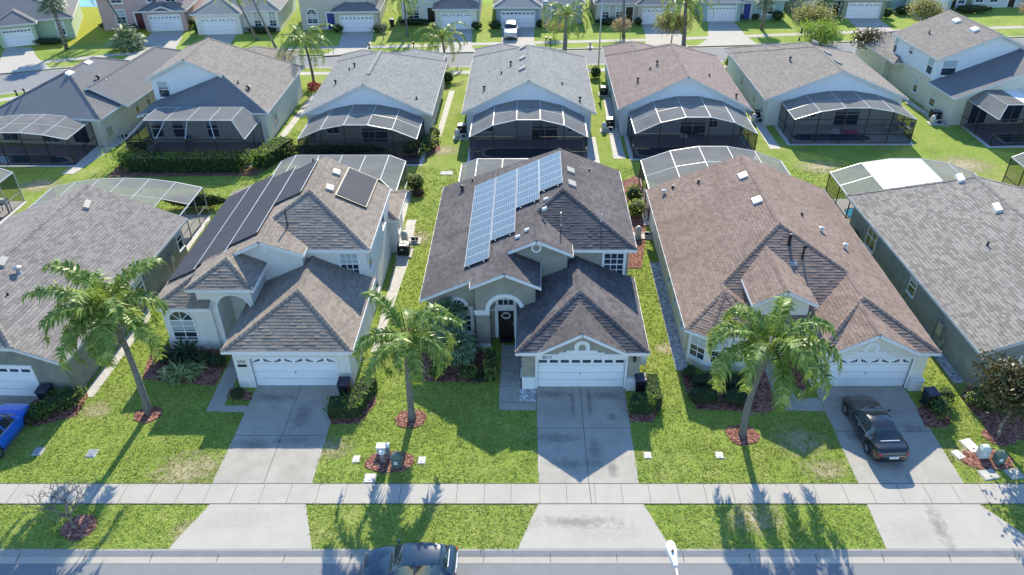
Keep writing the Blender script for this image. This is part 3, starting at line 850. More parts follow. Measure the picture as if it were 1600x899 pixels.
# ------------------------------------------------------------------ ground, streets, pavements
sheet('ground', [(-1200, -400), (1200, -400), (1200, 1500), (-1200, 1500)], -0.2, M['base'])
sheet('front_street', [(-150, -30), (150, -30), (150, 21.24), (-150, 21.24)], -0.115, M['asphalt'])
NK = [(-140, 40), (-95, 63), (-70, 75), (-57, 81.6), (-45, 87.3), (-31.2, 90.1), (-10, 90.5), (8.6, 91.5), (29, 93.0), (60, 95.8), (140, 104)]
FK = [(-140, 52), (-98, 72), (-75, 83), (-60, 88.8), (-43, 93.2), (-31.6, 94.6), (-16.7, 95.9), (-4.7, 96.5), (8.3, 97.7), (25, 98.9), (43.7, 100.8), (60, 102.3), (140, 110)]
sheet('back_street', [(-140, 38)] + [(x, y - .3) for x, y in NK] + [(140, 112)] + [(x, y + .3) for x, y in FK[::-1]], -0.115, M['asphalt'])
sheet('lawn', [(-140, 21.9), (140, 21.9)] + NK[::-1], 0.0, M['grass'], thick=0.12)
sheet('far_lawn', FK + [(140, 132), (-30, 132), (-40, 119), (-140, 119)], 0.0, M['grass'], thick=0.12)
sheet('field', [(-62, 97), (-50, 104), (-40, 118.6), (-70, 118.6), (-75, 104)], 0.006, M['grass_far'])
sheet('lake', [(-300, 118), (-38, 118), (-28, 131), (120, 131), (300, 131), (300, 400), (-300, 400)], -0.14, M['lake'])

def offset_line(pts, d):
    out = []
    for i, p in enumerate(pts):
        a = Vector(pts[max(i - 1, 0)]); b = Vector(pts[min(i + 1, len(pts) - 1)]); t = (b - a).normalized()
        out.append((p[0] - t.y * d, p[1] + t.x * d))
    return out
def band(name, line, d0, d1, z, mat, thick=0.0):
    a, b = offset_line(line, d0), offset_line(line, d1); mb = MB()
    for i in range(len(a) - 1):
        mb.poly([(*a[i], z), (*a[i + 1], z), (*b[i + 1], z), (*b[i], z)])
    o = build(mb, name, mat, fix=True); o['kind'] = 'structure'
    if o.data.polygons[0].normal.z < 0: o.data.flip_normals()
    return o
# kerb with sloped face and gutter pan along the front street
kb = MB()
kb.prism([(21.9, -0.2), (21.9, 0.012), (21.8, 0.012), (21.55, -0.07), (21.55, -0.2)], lambda u, v, d: (d, u, v), -150, 150)
o = build(kb, 'kerb', M['kerb'], fix=True); o['kind'] = 'structure'
gt = MB(); gt.prism([(21.548, -0.2), (21.548, -0.075), (21.22, -0.105), (21.22, -0.2)], lambda u, v, d: (d, u, v), -150, 150)
o = build(gt, 'gutter', M['gutter'], fix=True); o['kind'] = 'structure'
jb = MB()
for i in range(-14, 16):
    x = i * 2.97 + 0.9
    jb.hexa([(x, 21.24, -.15), (x + .02, 21.24, -.15), (x + .02, 21.9, -.15), (x, 21.9, -.15)], [(x, 21.24, -.104), (x + .02, 21.24, -.104), (x + .02, 21.9, .016), (x, 21.9, .016)])
o = build(jb, 'kerb_joint', M['joint'], fix=True); o['kind'] = 'structure'
band('kerb', NK, -0.02, -0.5, 0.012, M['kerb']); band('kerb', FK, 0.02, 0.5, 0.012, M['kerb'])
band('gutter', NK, 0.0, 0.42, -0.10, M['gutter']); band('gutter', FK, -0.42, 0.0, -0.10, M['gutter'])
band('pavement', NK, -2.9, -1.75, 0.014, M['conc'])
band('pavement', [(-140, 54.5), (-98, 75), (-75, 86), (-55.6, 93.5), (-50, 95.6), (-28.4, 97.8), (-14.6, 98.8), (-3.2, 100), (8.6, 100.9), (14.5, 101.4), (30.2, 103.4), (45.4, 105.4), (63.3, 107.2), (140, 115)], -0.55, 0.6, 0.014, M['conc'])
# front pavement with joints
sheet('pavement', [(-150, 24.46), (150, 24.46), (150, 25.7), (-150, 25.7)], 0.02, M['conc'], thick=0.06)
jb = MB(); rj = random.Random(5)
for i in range(-22, 24):
    x = i * 1.345 + 0.45 + rj.uniform(-.04, .04)
    jb.box(x, 24.46, -.02, x + 0.018, 25.7, 0.024)
for y in (24.455, 25.705): jb.box(-150, y - 0.02, -0.02, 150, y + 0.02, 0.0235)
o = build(jb, 'pavement_joint', M['joint'], fix=True); o['kind'] = 'structure'

def driveway(pts, apron, joints, mat='conc_drive'):
    sheet('driveway', pts, 0.018, M[mat], thick=0.05)
    if apron: sheet('driveway_apron', apron, 0.018, M['conc'], thick=0.05)
    jb = MB()
    for a, b in joints:
        d = (Vector(b) - Vector(a)).normalized(); nn = Vector((-d.y, d.x)) * 0.014
        jb.poly([(a[0] - nn.x, a[1] - nn.y, 0.024), (b[0] - nn.x, b[1] - nn.y, 0.024), (b[0] + nn.x, b[1] + nn.y, 0.024), (a[0] + nn.x, a[1] + nn.y, 0.024)])
    if joints:
        o = build(jb, 'driveway_joint', M['joint']); o['kind'] = 'structure'
# the five front driveways
driveway([(0.42, 25.68), (5.35, 25.68), (5.36, 33.0), (0.36, 33.0)], [(-0.55, 21.9), (6.35, 21.9), (5.42, 24.48), (0.40, 24.48)],
         [((2.9, 25.7), (2.84, 33)), ((0.4, 29.55), (5.35, 29.55)), ((2.95, 24.46), (2.9, 25.7))])
driveway([(-15.62, 25.68), (-10.72, 25.68), (-10.72, 33.0), (-15.55, 33.0)], [G(262, 859), (G(487, 859)[0], 21.9), (-10.72, 24.48), G(329, 787.6)],
         [((-13.1, 25.7), (-13.05, 33)), ((-15.6, 29.0), (-10.72, 29.0))])
driveway([(16.15, 25.68), (21.35, 25.68), (21.3, 32.9), (16.2, 32.9)], [(16.05, 21.9), (23.2, 21.9), (21.45, 24.48), (16.1, 24.48)],
         [((18.75, 25.7), (18.75, 26.3)), ((16.2, 29.3), (21.3, 29.3))])
driveway([(-32.6, 25.68), (-27.0, 25.68), (-27.0, 32.6), (-32.6, 32.6)], [(-33.6, 21.9), (-26.6, 21.9), (-27.0, 24.48), (-32.6, 24.48)], [((-29.8, 25.7), (-29.8, 32.6)), ((-32.6, 30.2), (-27, 30.2))])
driveway([(27.2, 25.68), (32.4, 25.68), (32.4, 33), (26.9, 33)], [(26.6, 21.9), (33.6, 21.9), (32.4, 24.48), (27.2, 24.48)], [])
# front walks
sheet('front_walk', [(-1.72, 30.95), (0.34, 30.95), (0.34, 31.55), (-0.62, 31.55), (-0.62, 36.7), (-1.72, 36.7)], 0.022, M['conc_drive'], thick=0.05)
sheet('front_walk', [G(322, 643), G(385, 645), (-15.6, 31.3), (-16.9, 31.3), (-16.9, 36.5), (-17.9, 36.5)], 0.022, M['conc_drive'], thick=0.05)
sheet('front_walk', [G(1222, 642), (16.16, 30.85), (16.16, 31.9), (14.9, 31.9), (14.3, 35.4), (13.0, 35.4)], 0.022, M['conc_drive'], thick=0.05)
jb = MB()
for y in (31.56, 32.9, 34.2, 35.5): jb.box(-1.72, y, 0.0, -0.62, y + 0.02, 0.027)
o = build(jb, 'walk_joint', M['joint'], fix=True); o['kind'] = 'structure'
# side strips of gravel and edging
sheet('gravel_strip', [(-0.6, 31.6), (0.34, 31.6), (0.34, 32.6), (-0.48, 32.7), (-0.48, 36.5), (-0.6, 36.5)], 0.02, M['gravel'], thick=0.04)
sheet('gravel_strip', [(8.55, 34.3), (9.3, 34.3), (9.3, 46.2), (8.55, 46.2)], 0.02, M['gravel'], thick=0.04)
sheet('gravel_strip', [(24.3, 33.2), (25.0, 33.2), (24.6, 46), (23.9, 46)], 0.02, M['gravel'], thick=0.04)
sheet('edging_strip', [(-25.1, 32.0), (-24.45, 32.0), (-24.2, 47), (-24.9, 47)], 0.02, M['edge'], thick=0.04)
sheet('edging_strip', [(-9.6, 36), (-9.2, 36), (-8.7, 46), (-8.9, 52.5), (-9.6, 52.5)], 0.02, M['edge'], thick=0.04)
sheet('edging_strip', [(-9.1, 69), (-8.55, 69), (-8.3, 82), (-8.9, 82)], 0.02, M['edge'], thick=0.04)
sheet('edging_strip', [(-24.3, 68), (-23.6, 68), (-23.1, 81), (-23.8, 81)], 0.02, M['edge'], thick=0.04)
sheet('edging_strip', [(-41, 60.8), (-39.9, 60.8), (-37.2, 76), (-38.6, 76)], 0.02, M['edge'], thick=0.04)
sheet('edging_strip', [(40.9, 72), (41.6, 71.4), (40.6, 80), (39.9, 80)], 0.02, M['edge'], thick=0.04)
sheet('edging_strip', [(22.4, 66.2), (23.4, 66.2), (23.3, 86), (22.6, 86)], 0.02, M['edge'], thick=0.04)
sheet('edging_strip', [(7.6, 64), (8.7, 64), (8.7, 80), (7.9, 80)], 0.02, M['edge'], thick=0.04)
sheet('edging_strip', [(5.4, 63), (6.3, 63), (6.3, 69), (5.4, 69)], 0.02, M['edge'], thick=0.04)
# bare worn patches
M['worn'] = worn_mat('worn_lawn', (0.30, 0.25, 0.13), (0.46, 0.40, 0.26))
for i, (u, v, r) in enumerate(((645, 372, 2.0), (1040, 545, 1.0), (295, 735, 2.2), (1250, 690, 1.7), (1290, 735, 1.3), (1515, 712, 1.3), (1505, 258, 3.2), (690, 235, 2.0), (150, 640, 1.1), (515, 700, 1.4), (1420, 800, 1.3), (1170, 640, .9), (880, 700, .5), (1280, 262, 2.4), (60, 290, 2.2), (1180, 810, 1.5), (300, 830, 1.2))):
    x, y = G(u, v); mb = MB(); mb.poly([(x - r, y - r * .7, .009), (x + r, y - r * .7, .009), (x + r, y + r * .7, .009), (x - r, y + r * .7, .009)], 0, [(-1, -1), (1, -1), (1, 1), (-1, 1)])
    o = build(mb, 'worn_patch', M['worn']); o['kind'] = 'structure'
# driveways of the far side
for pts in ([(237.5, 50.6), (287, 48.7), (283, 62), (272, 80), (268, 92), (186, 98), (215, 78)],
            [(326, 53.7), (371, 52), (362, 66), (350, 92), (290, 92)],
            [(536, 50), (585, 48.7), (578, 76), (574, 83.5), (503, 88), (528, 75)],
            [(690.6, 46), (738, 45.6), (737, 72.5), (744, 81.5), (668, 83), (690, 73)],
            [(784, 43), (835, 42.5), (834, 67), (842, 79), (770, 81), (784, 69)],
            [(1003.7, 38.7), (1055, 38), (1068, 60), (1075, 73.5), (1006, 75), (1010, 62)],
            [(1106, 34), (1147, 34), (1165, 56), (1184, 70), (1088, 73), (1107, 60)],
            [(1322.6, 29), (1373, 30), (1396, 47.5), (1420, 63.5), (1348, 66), (1345, 50)],
            [(1422, 19), (1478, 18), (1510, 44), (1530, 60), (1455, 63), (1448, 46)],
            [(8, 74.5), (50, 74.5), (58, 90), (80, 108), (-30, 118), (0, 95)]):
    sheet('driveway', [G(*p) for p in pts], 0.02, M['conc'], thick=0.04)

# drips, tyre tracks and stains on the drives
M['oil'] = worn_mat('oily_stain', (0.08, 0.08, 0.08), (0.16, 0.155, 0.15), .27)
M['pale_stain'] = worn_mat('scrubbed_patch', (0.50, 0.48, 0.44), (0.60, 0.58, 0.54), .35)
for (x, y, rx, ry, m) in ((2.35, 31.6, .10, 1.3, 'oil'), (3.3, 31.7, .12, 1.2, 'oil'), (1.2, 32.2, .9, .25, 'oil'), (4.4, 30.4, .28, .26, 'oil'), (4.3, 32.1, .9, .3, 'oil'), (1.3, 28.8, 1.2, .35, 'oil'), (3.4, 27.8, .35, .9, 'oil'), (4.2, 26.6, .25, .6, 'oil'), (2.0, 27.0, 1.2, .3, 'oil'),
    (-14.3, 28.3, 1.0, .4, 'oil'), (-12.0, 28.6, 1.1, .4, 'oil'), (-14.2, 31.9, 1.3, .35, 'oil'), (-12.4, 30.4, .5, .9, 'oil'), (17.4, 28.9, .6, .3, 'oil'), (20.4, 29.6, .7, .4, 'oil'), (17.6, 31.8, .9, .3, 'oil'), (19.0, 23.2, .3, 1.2, 'oil'), (2.2, 23.4, 1.9, .3, 'oil'), (-28.5, 31.6, 1.0, .5, 'oil'),
    (-13.3, 23.6, 1.6, .5, 'pale_stain'), (-12.6, 25.0, .9, .4, 'pale_stain'), (3.6, 22.8, 1.4, .4, 'pale_stain'), (17.6, 22.9, 1.4, .6, 'pale_stain')):
    mb = MB(); mb.poly([(x - rx * 1.4, y - ry * 1.4, .0262), (x + rx * 1.4, y - ry * 1.4, .0262), (x + rx * 1.4, y + ry * 1.4, .0262), (x - rx * 1.4, y + ry * 1.4, .0262)], 0, [(-1, -1), (1, -1), (1, 1), (-1, 1)])
    o = build(mb, 'drive_stain', M[m]); o['kind'] = 'structure'
# ------------------------------------------------------------------ front row of houses
WALL = {'taupe': stucco('taupe_stucco', (0.34, 0.33, 0.275)), 'cream': stucco('cream_stucco', (0.74, 0.72, 0.66), 0.1),
        'pale': stucco('pale_cream_stucco', (0.72, 0.69, 0.58), 0.1), 'olive': stucco('weathered_olive_stucco', (0.25, 0.255, 0.205), 0.3),
        'sage': stucco('grey_green_stucco', (0.30, 0.31, 0.27), 0.3), 'sand': stucco('sand_stucco', (0.68, 0.63, 0.51), 0.12),
        'greige': stucco('greige_stucco', (0.70, 0.69, 0.61), 0.12), 'blue': stucco('blue_grey_stucco', (0.30, 0.36, 0.41), 0.12),
        'mint': stucco('mint_stucco', (0.42, 0.52, 0.36), 0.1), 'pink': stucco('pink_stucco', (0.55, 0.38, 0.36), 0.1),
        'teal': stucco('teal_stucco', (0.34, 0.46, 0.47), 0.1), 'moss': stucco('moss_stucco', (0.27, 0.31, 0.24), 0.1),
        'white': stucco('white_stucco', (0.72, 0.74, 0.75), 0.08), 'tan': stucco('tan_stucco', (0.54, 0.50, 0.42), 0.12), 'lilac': stucco('pale_blue_stucco', (0.56, 0.60, 0.62), 0.1)}
SL = lambda x: 7.1 - 0.45 * (2.1 - x)
# ---- the two-storey taupe house with framed solar panels (centre)
H2 = Thing('house', 'two-storey taupe house in the centre with a blue framed solar array on its dark roof', 'house', (0, 33, 0))
SR = lambda x: 7.1 - 0.437 * (x - 2.1)
roof(H2, [
    [(-6.5, 36.9, SL(-6.5)), (-3.45, 36.9, SL(-3.45)), (-3.45, 36.2, SL(-3.45)), (-1.45, 36.2, SL(-1.45)), (-1.45, 38.5, SL(-1.45)), (0.4, 38.5, SL(0.4)), (0.4, 42.0, SL(0.4)), (2.1, 43.7, 7.1), (2.1, 50.0, 7.1), (-6.5, 51.8, SL(-6.5))],
    [(-1.45, 36.2, SL(-1.45)), (0.62, 36.2, SL(-1.45) - 0.93), (0.62, 39.0, SL(-1.45) - 0.93), (-1.45, 39.0, SL(-1.45)), (-1.45, 38.5, SL(-1.45))],
    [(0.4, 38.5, SL(0.4)), (2.55, 38.5, 5.37), (2.55, 39.74, 5.37), (0.4, 42.0, SL(0.4))],
    [(0.4, 42.0, SL(0.4)), (2.55, 39.74, 5.37), (2.55, 39.35, 5.2), (6.45, 39.35, 5.2), (2.1, 43.7, 7.1)],
    [(6.45, 39.35, 5.2), (6.45, 50.4, 5.2), (2.1, 50.0, 7.1), (2.1, 43.7, 7.1)],
], SH['dark'], M['white'])
roof(H2, [
    [(-0.77, 32.4, 2.85), (2.86, 36.03, 4.48), (2.86, 39.9, 4.48), (-0.77, 39.9, 2.85)],
    [(6.5, 32.4, 2.85), (6.5, 39.9, 2.85), (2.86, 39.9, 4.48), (2.86, 36.03, 4.48)],
    [(-0.77, 32.4, 2.85), (0.45, 32.4, 2.85), (2.82, 35.35, 4.175), (2.86, 36.03, 4.48)],
    [(5.25, 32.4, 2.85), (6.5, 32.4, 2.85), (2.86, 36.03, 4.48), (2.82, 35.35, 4.175)]], SH['dark'], M['white'])
roof(H2, [[(2.82, 32.34, 4.18), (0.45, 32.34, 2.87), (2.82, 35.35, 4.18)], [(2.82, 32.34, 4.18), (5.25, 32.34, 2.87), (2.82, 35.35, 4.18)]], SH['dark'], M['white'])
mb = MB()
wall_prof(mb, [(-6.1, 0), (6.05, 0), (6.05, 5.0), (2.1, 6.85), (-6.1, SL(-6.1) - .2)], 43.9, 49.9)
wall_prof(mb, [(-6.1, 0), (6.05, 0), (6.05, 4.95), (-2.5, 4.95), (-6.1, SL(-6.1) - .2)], 39.75, 43.88)
wall_prof(mb, [(-6.1, 0), (-3.2, 0), (-3.2, SL(-3.2) - .2), (-6.1, SL(-6.1) - .2)], 37.25, 39.74)
wall_prof(mb, [(-1.35, 0), (2.25, 0), (2.25, 5.28), (0.4, SL(.4) - .2), (-1.35, SL(-1.35) - .2)], 38.9, 41.5)
# entry block with its arched recess
f = lambda u, v, d: (u, d, v)
zt = SL(-1.45) - 0.2
mb.prism([(-3.2, 0), (-2.38, 0), (-2.38, 2.75), (-2.38, 2.75)] + [(-1.47 - .91 * math.cos(math.pi * k / 12), 2.75 + .91 * math.sin(math.pi * k / 12)) for k in range(1, 7)] + [(-1.47, zt), (-3.2, zt - .79)], f, 36.55, 37.45)
mb.prism([(-1.47, 3.66)] + [(-1.47 - .91 * math.cos(math.pi * k / 12), 2.75 + .91 * math.sin(math.pi * k / 12)) for k in range(7, 12)] + [(-.56, 2.75), (-.56, 0), (.32, 0), (.32, zt - .8), (-1.47, zt)], f, 36.552, 37.45)
mb.box(-3.19, 37.46, 0, 0.31, 38.85, 4.5)
mb.box(-.45, 32.95, 0, 6.12, 39.6, 2.72)
mb.box(-.45, 32.75, 0, 0.30, 32.94, 2.72); mb.box(5.42, 32.75, 0, 6.12, 32.94, 2.72); mb.box(.301, 32.751, 2.13, 5.419, 32.94, 2.72)
mb.prism([(0.75, 2.721), (4.95, 2.721), (2.82, 3.95)], f, 32.76, 35.0)
H2.part('wall', mb, WALL['taupe'], fix=True)
garage_door(H2, 0.42, 5.30, 32.76, 2.13, 'slot', 0.12, inset=0.14, trimtop=0.36)
tb = MB(); ff = facemap((2.86, 32.76, 0), (0, -1))
for a, z0, z1 in ((1.25, 2.5, 2.62), (.85, 2.62, 2.76)): tb.prism([(-a, z0), (a, z0), (a, z1), (-a, z1)], ff, 0.0, 0.055)
tb.ring([(-.19, 2.764)] + [(.19, 2.764)] + [(.19 * math.cos(math.pi * k / 10), 3.0 + .19 * math.sin(math.pi * k / 10)) for k in range(11)],
        [(-.43, 2.762)] + [(.43, 2.762)] + [(.43 * math.cos(math.pi * k / 10), 3.0 + .43 * math.sin(math.pi * k / 10)) for k in range(11)], ff, 0.0, 0.06)
tb.box(-.53, 32.66, 0, .296, 32.749, .86); tb.box(5.44, 32.52, 0, 6.2, 32.749, .86)
tb.box(-.53, 32.66, 0, -.452, 33.5, .858)
fe = facemap((-1.47, 36.55, 2.75), (0, -1))
tb.ring([(.91 * math.cos(math.pi * k / 14), .91 * math.sin(math.pi * k / 14)) for k in range(15)] + [(-.5, -.002), (.5, -.002)], [(1.17 * math.cos(math.pi * k / 14), 1.17 * math.sin(math.pi * k / 14)) for k in range(15)] + [(-.5, -.001), (.5, -.001)], fe, 0, .09)
for a, b in ((-3.26, -2.38), (-.56, .36)): tb.box(a, 36.46, 2.42, b, 36.549, 2.75)
tb.box(-3.28, 36.44, 2.62, -2.38, 36.459, 2.78); tb.box(-.56, 36.44, 2.62, .38, 36.459, 2.78)
tb.box(-3.25, 36.44, 0, -2.36, 36.549, .22)
H2.parts('trim', tb, M['white'], fix=True)
front_door(H2, (-1.45, 37.45, 0.05), (0, -1), .95, 2.12, 'dark_door', trim=.2)
wb = MB(); rw = random.Random(3); wp = [(-1.45 + .25 * math.cos(k * .4488), 37.38, 1.74 + .2 * math.sin(k * .4488)) for k in range(15)]
wb.tube(wp, [rw.uniform(.03, .07) for _ in wp], 6); H2.part('door_wreath', wb, M['off_white'])
window(H2, (-1.45, 37.45, 2.5), (0, -1), .9, .82, False, .16, (3, 2), blind=0)
window(H2, (5.15, 39.75, 3.15), (0, -1), 1.15, 1.55, False, .16, (3, 4), blind=0.0)
window(H2, (-4.35, 37.25, .7), (0, -1), 1.5, 1.6, False, .22, (4, 4), blind=.3)
window(H2, (-4.35, 37.25, 2.5), (0, -1), .9, .5, True, .2, (1, 1), blind=0, sill=False)
rg = MB(); fg = facemap((0.38, 38.9, 5.62), (0, -1))
rg.ring([(.2 * math.cos(R(20 * k)), .2 * math.sin(R(20 * k))) for k in range(18)], [(.32 * math.cos(R(20 * k)), .32 * math.sin(R(20 * k))) for k in range(18)], fg, 0, .06)
H2.part('gable_medallion', rg, M['white'], fix=True)
for (x, y) in ((2.75, 46.9), (2.75, 44.9)): vent(H2, x, y, SR(x) + .02, 0, (-.437, 0), (.55, .8, .12))
pipe(H2, 4.4, 41.3, SR(4.4), .5, .04, 'off_white'); pipe(H2, 4.1, 48.2, SR(4.1), .2, .05)
pipe(H2, 1.9, 41.0, 5.95, .9, .035, 'grey_metal'); pipe(H2, -4.9, 49.8, SL(-4.9), .25, .09, 'black', hood=True); pipe(H2, -4.2, 50.6, SL(-4.2), .25, .05)
for (x, y) in ((-.75, 39.7), (-.2, 40.1), (.9, 41.9), (1.0, 43.1)): vent(H2, x, y, SL(x) + .02, 0, (.45, 0), (.3, .16, .14), 'white', 'junction_box')
# solar array: 4 columns of framed modules lying on the long slope
yb = 49.25
for c, (x0, rows) in enumerate(((-3.92, 11), (-2.40, 9), (-.88, 6), (.62, 5))):
    x1 = x0 + 1.49
    for r in range(rows):
        y1 = yb - r * .985; y0 = y1 - .965
        mb = MB(); zz = lambda x, h: SL(x) + h
        P4 = [(x0, y0), (x1, y0), (x1, y1), (x0, y1)]
        mb.hexa([(x, y, zz(x, .13)) for x, y in P4], [(x, y, zz(x, .17)) for x, y in P4], 1)
        q = [(x0 + .035, y0 + .035), (x1 - .035, y0 + .035), (x1 - .035, y1 - .035), (x0 + .035, y1 - .035)]
        mb.poly([(x, y, zz(x, .174)) for x, y in q], 0, [(0, 0), (1.57, 0), (1.57, .895), (0, .895)])
        H2.part('solar_panel', mb, [M['solar'], M['alu']])
    rb = MB()
    for xx in (x0 + .3, x1 - .3): rb.bar((xx, y0 - .12, zz(xx, .08)), (xx, yb, zz(xx, .08)), .05)
    H2.part('solar_rail', rb, M['grey_metal'])
nb = bpy.data.curves.new('t', 'FONT'); nb.body = '8017'; nb.size = .24; nb.extrude = .008; nb.align_x = 'CENTER'
def text_part(T, body, size, o, n, mat, name, parent=None):
    cu = bpy.data.curves.new(name, 'FONT'); cu.body = body; cu.size = size; cu.extrude = .008; cu.align_x = 'CENTER'
    ob = bpy.data.objects.new(name, cu); me = bpy.data.meshes.new_from_object(ob); bpy.data.objects.remove(ob); bpy.data.curves.remove(cu)
    f = facemap(o, n)
    for v in me.vertices: v.co = Vector(f(v.co.x, v.co.y, v.co.z)) - Vector(T.base)
    me.materials.clear(); me.materials.append(M[mat]); r = bpy.data.objects.new(name, me); col.objects.link(r); r.parent = parent or T.root
    return r
bpy.data.curves.remove(nb)
text_part(H2, '8017', .27, (.95, 32.70, 2.19), (0, -1), 'black', 'house_number')
lb = MB(); lb.box(5.72, 32.62, 2.0, 5.84, 32.75, 2.25); lb.prism([(-.09, 2.25), (.09, 2.25), (0, 2.36)], facemap((5.78, 32.75, 0), (0, -1)), 0, .16); H2.part('wall_lamp', lb, M['black'], fix=True)

# ---- the cream two-storey house with black collectors
DX = -16.05
RL = lambda x: 7.1 - 0.47 * (-13.95 - x)
RRx = lambda x: 7.1 - 0.443 * (x + 13.95)
H1 = Thing('house', 'two-storey cream house with black solar collectors covering its left roof slope', 'house', (-16, 33, 0))
tz = 4.5
roof(H1, [
    [(-22.05, 35.9, RL(-22.05)), (-19.75, 38.2, RL(-19.75)), (-17.75, 38.2, RL(-17.75)), (-17.75, 38.6, RL(-17.75)), (-15.95, 38.6, RL(-15.95)), (-15.95, 41.5, RL(-15.95)), (-13.95, 43.5, 7.1), (-13.95, 48.6, 7.1), (-22.05, 50.8, RL(-22.05))],
    [(-22.05, 35.9, RL(-22.05)), (-18.6, 35.9, RL(-22.05)), (-18.6, 38.2, RL(-19.75)), (-19.75, 38.2, RL(-19.75))],
    [(-15.95, 38.6, RL(-15.95)), (-13.45, 38.6, 5.3), (-13.45, 39.6, 5.3), (-15.95, 41.5, RL(-15.95))],
    [(-15.95, 41.5, RL(-15.95)), (-13.45, 39.6, 5.3), (-13.45, 39.35, 5.2), (-9.66, 39.35, 5.2), (-13.95, 43.5, 7.1)],
    [(-9.66, 39.35, 5.2), (-9.66, 47.6, 5.2), (-13.95, 48.6, 7.1), (-13.95, 43.5, 7.1)]], SH['warm'], M['white'])
roof(H1, [[(-19.75, 36.1, tz), (-15.85, 36.1, tz), (-17.8, 38.05, tz + .92)], [(-15.85, 36.1, tz), (-15.85, 39.3, tz), (-17.8, 39.3, tz + .92), (-17.8, 38.05, tz + .92)], [(-19.75, 36.1, tz), (-17.8, 38.05, tz + .92), (-17.8, 39.3, tz + .92), (-19.75, 39.3, tz)]], SH['warm'], M['white'])
roof(H1, [[(-16.85, 32.52, 2.85), (-9.7, 32.52, 2.85), (-13.27, 36.1, 4.5)], [(-16.85, 32.52, 2.85), (-13.27, 36.1, 4.5), (-13.27, 39.8, 4.5), (-16.85, 39.8, 2.85)], [(-9.7, 32.52, 2.85), (-9.7, 39.8, 2.85), (-13.27, 39.8, 4.5), (-13.27, 36.1, 4.5)]], SH['warm'], M['white'])
roof(H1, [[(-9.3, 47.2, 2.9), (-9.3, 51.8, 2.9), (-11.6, 49.5, 3.95)], [(-9.3, 51.8, 2.9), (-21.5, 51.8, 2.9), (-19.2, 49.5, 3.95), (-11.6, 49.5, 3.95)], [(-9.3, 47.2, 2.9), (-11.6, 49.5, 3.95), (-19.2, 49.5, 3.95), (-21.5, 47.2, 2.9)]], SH['warm'], M['white'])
mb = MB()
wall_prof(mb, [(-21.65, 0), (-10.05, 0), (-10.05, 5.0), (-13.95, 6.85), (-21.65, RL(-21.65) - .2)], 43.7, 48.2)
wall_prof(mb, [(-21.65, 0), (-10.05, 0), (-10.05, 4.95), (-18.2, 4.95), (-21.65, RL(-21.65) - .2)], 39.75, 43.68)
mb.box(-21.65, 36.3, 0, -18.7, 39.74, 3.15)
wall_prof(mb, [(-17.6, 0), (-13.7, 0), (-13.7, 5.2), (-15.95, RL(-15.95) - .2), (-17.6, RL(-17.6) - .22)], 39.0, 41.0)
# entrance tower, tall arch
f = lambda u, v, d: (u, d, v)
cx, rr, hs = -17.35, .95, 2.95
mb.prism([(-19.4, 0), (cx - rr, 0)] + [(cx - rr * math.cos(math.pi * k / 12), hs + rr * math.sin(math.pi * k / 12)) for k in range(0, 7)] + [(cx, 4.36), (-19.4, 4.36)], f, 36.45, 36.85)
mb.prism([(cx, hs + rr)] + [(cx - rr * math.cos(math.pi * k / 12), hs + rr * math.sin(math.pi * k / 12)) for k in range(7, 13)] + [(cx + rr, 0), (-16.2, 0), (-16.2, 4.36), (cx, 4.36)], f, 36.452, 36.85)
mb.box(-19.4, 36.86, 0, cx - rr - .02, 39.2, 4.34); mb.box(cx + rr + .02, 36.86, 0, -16.2, 39.2, 4.34); mb.box(-19.38, 38.3, 0, -16.22, 39.3, 4.32)
mb.box(-16.48, 33.05, 0, -10.05, 39.5, 2.72)
mb.box(-16.48, 32.85, 0, -15.62, 33.04, 2.72); mb.box(-10.75, 32.85, 0, -10.05, 33.04, 2.72); mb.box(-15.62, 32.851, 2.13, -10.75, 33.04, 2.72)
mb.box(-21.1, 47.6, 0, -9.75, 51.4, 2.8)
H1.part('wall', mb, WALL['cream'], fix=True)
garage_door(H1, -15.55, -10.82, 32.86, 2.13, 'sun', .12, inset=.14)
tb = MB(); tb.box(-16.53, 32.80, 0, -15.68, 32.849, .8); tb.box(-10.69, 32.80, 0, -10.0, 32.849, .8); tb.box(-16.53, 32.80, 0, -16.482, 36.4, .798); tb.box(-21.7, 36.24, 0, -19.41, 36.299, .8)
fe = facemap((cx, 36.45, 0), (0, -1))
tb.ring([(-rr, 0)] + [(rr, 0)] + [(rr * math.cos(math.pi * k / 14), hs + rr * math.sin(math.pi * k / 14)) for k in range(15)], [(-rr - .13, -.001)] + [(rr + .13, -.001)] + [((rr + .13) * math.cos(math.pi * k / 14), hs + (rr + .13) * math.sin(math.pi * k / 14)) for k in range(15)], fe, 0, .06)
H1.parts('trim', tb, M['white'], fix=True)
front_door(H1, (-17.0, 38.29, .05), (0, -1), .95, 2.1, 'door_white', trim=.1)
window(H1, (-17.4, 38.29, 2.9), (0, -1), 1.0, .62, True, .08, (2, 1), blind=0)
window(H1, (-20.6, 36.3, .55), (0, -1), 1.35, 2.3, True, .12, (2, 4), blind=.45)
window(H1, (-10.75 - .35, 39.75, 3.2), (0, -1), 1.05, 1.5, False, .14, (3, 4), blind=.5)
window(H1, (-10.05, 40.6, 3.2), (1, 0), .8, 1.3, False, .1, (1, 2)); window(H1, (-10.05, 45.6, 3.4), (1, 0), .9, 1.3, False, .1, (1, 2)); window(H1, (-10.05, 41.5, .8), (1, 0), .8, 1.3, False, .08, (1, 2)); window(H1, (-9.75, 49.2, .9), (1, 0), .8, 1.2, False, .08, (1, 2))
rg = MB(); rg.prism([(.3 * math.cos(R(20 * k)), .3 * math.sin(R(20 * k))) for k in range(18)], facemap((-15.85, 39.0, 5.55), (0, -1)), 0, .05); H1.part('gable_medallion', rg, M['white'], fix=True)
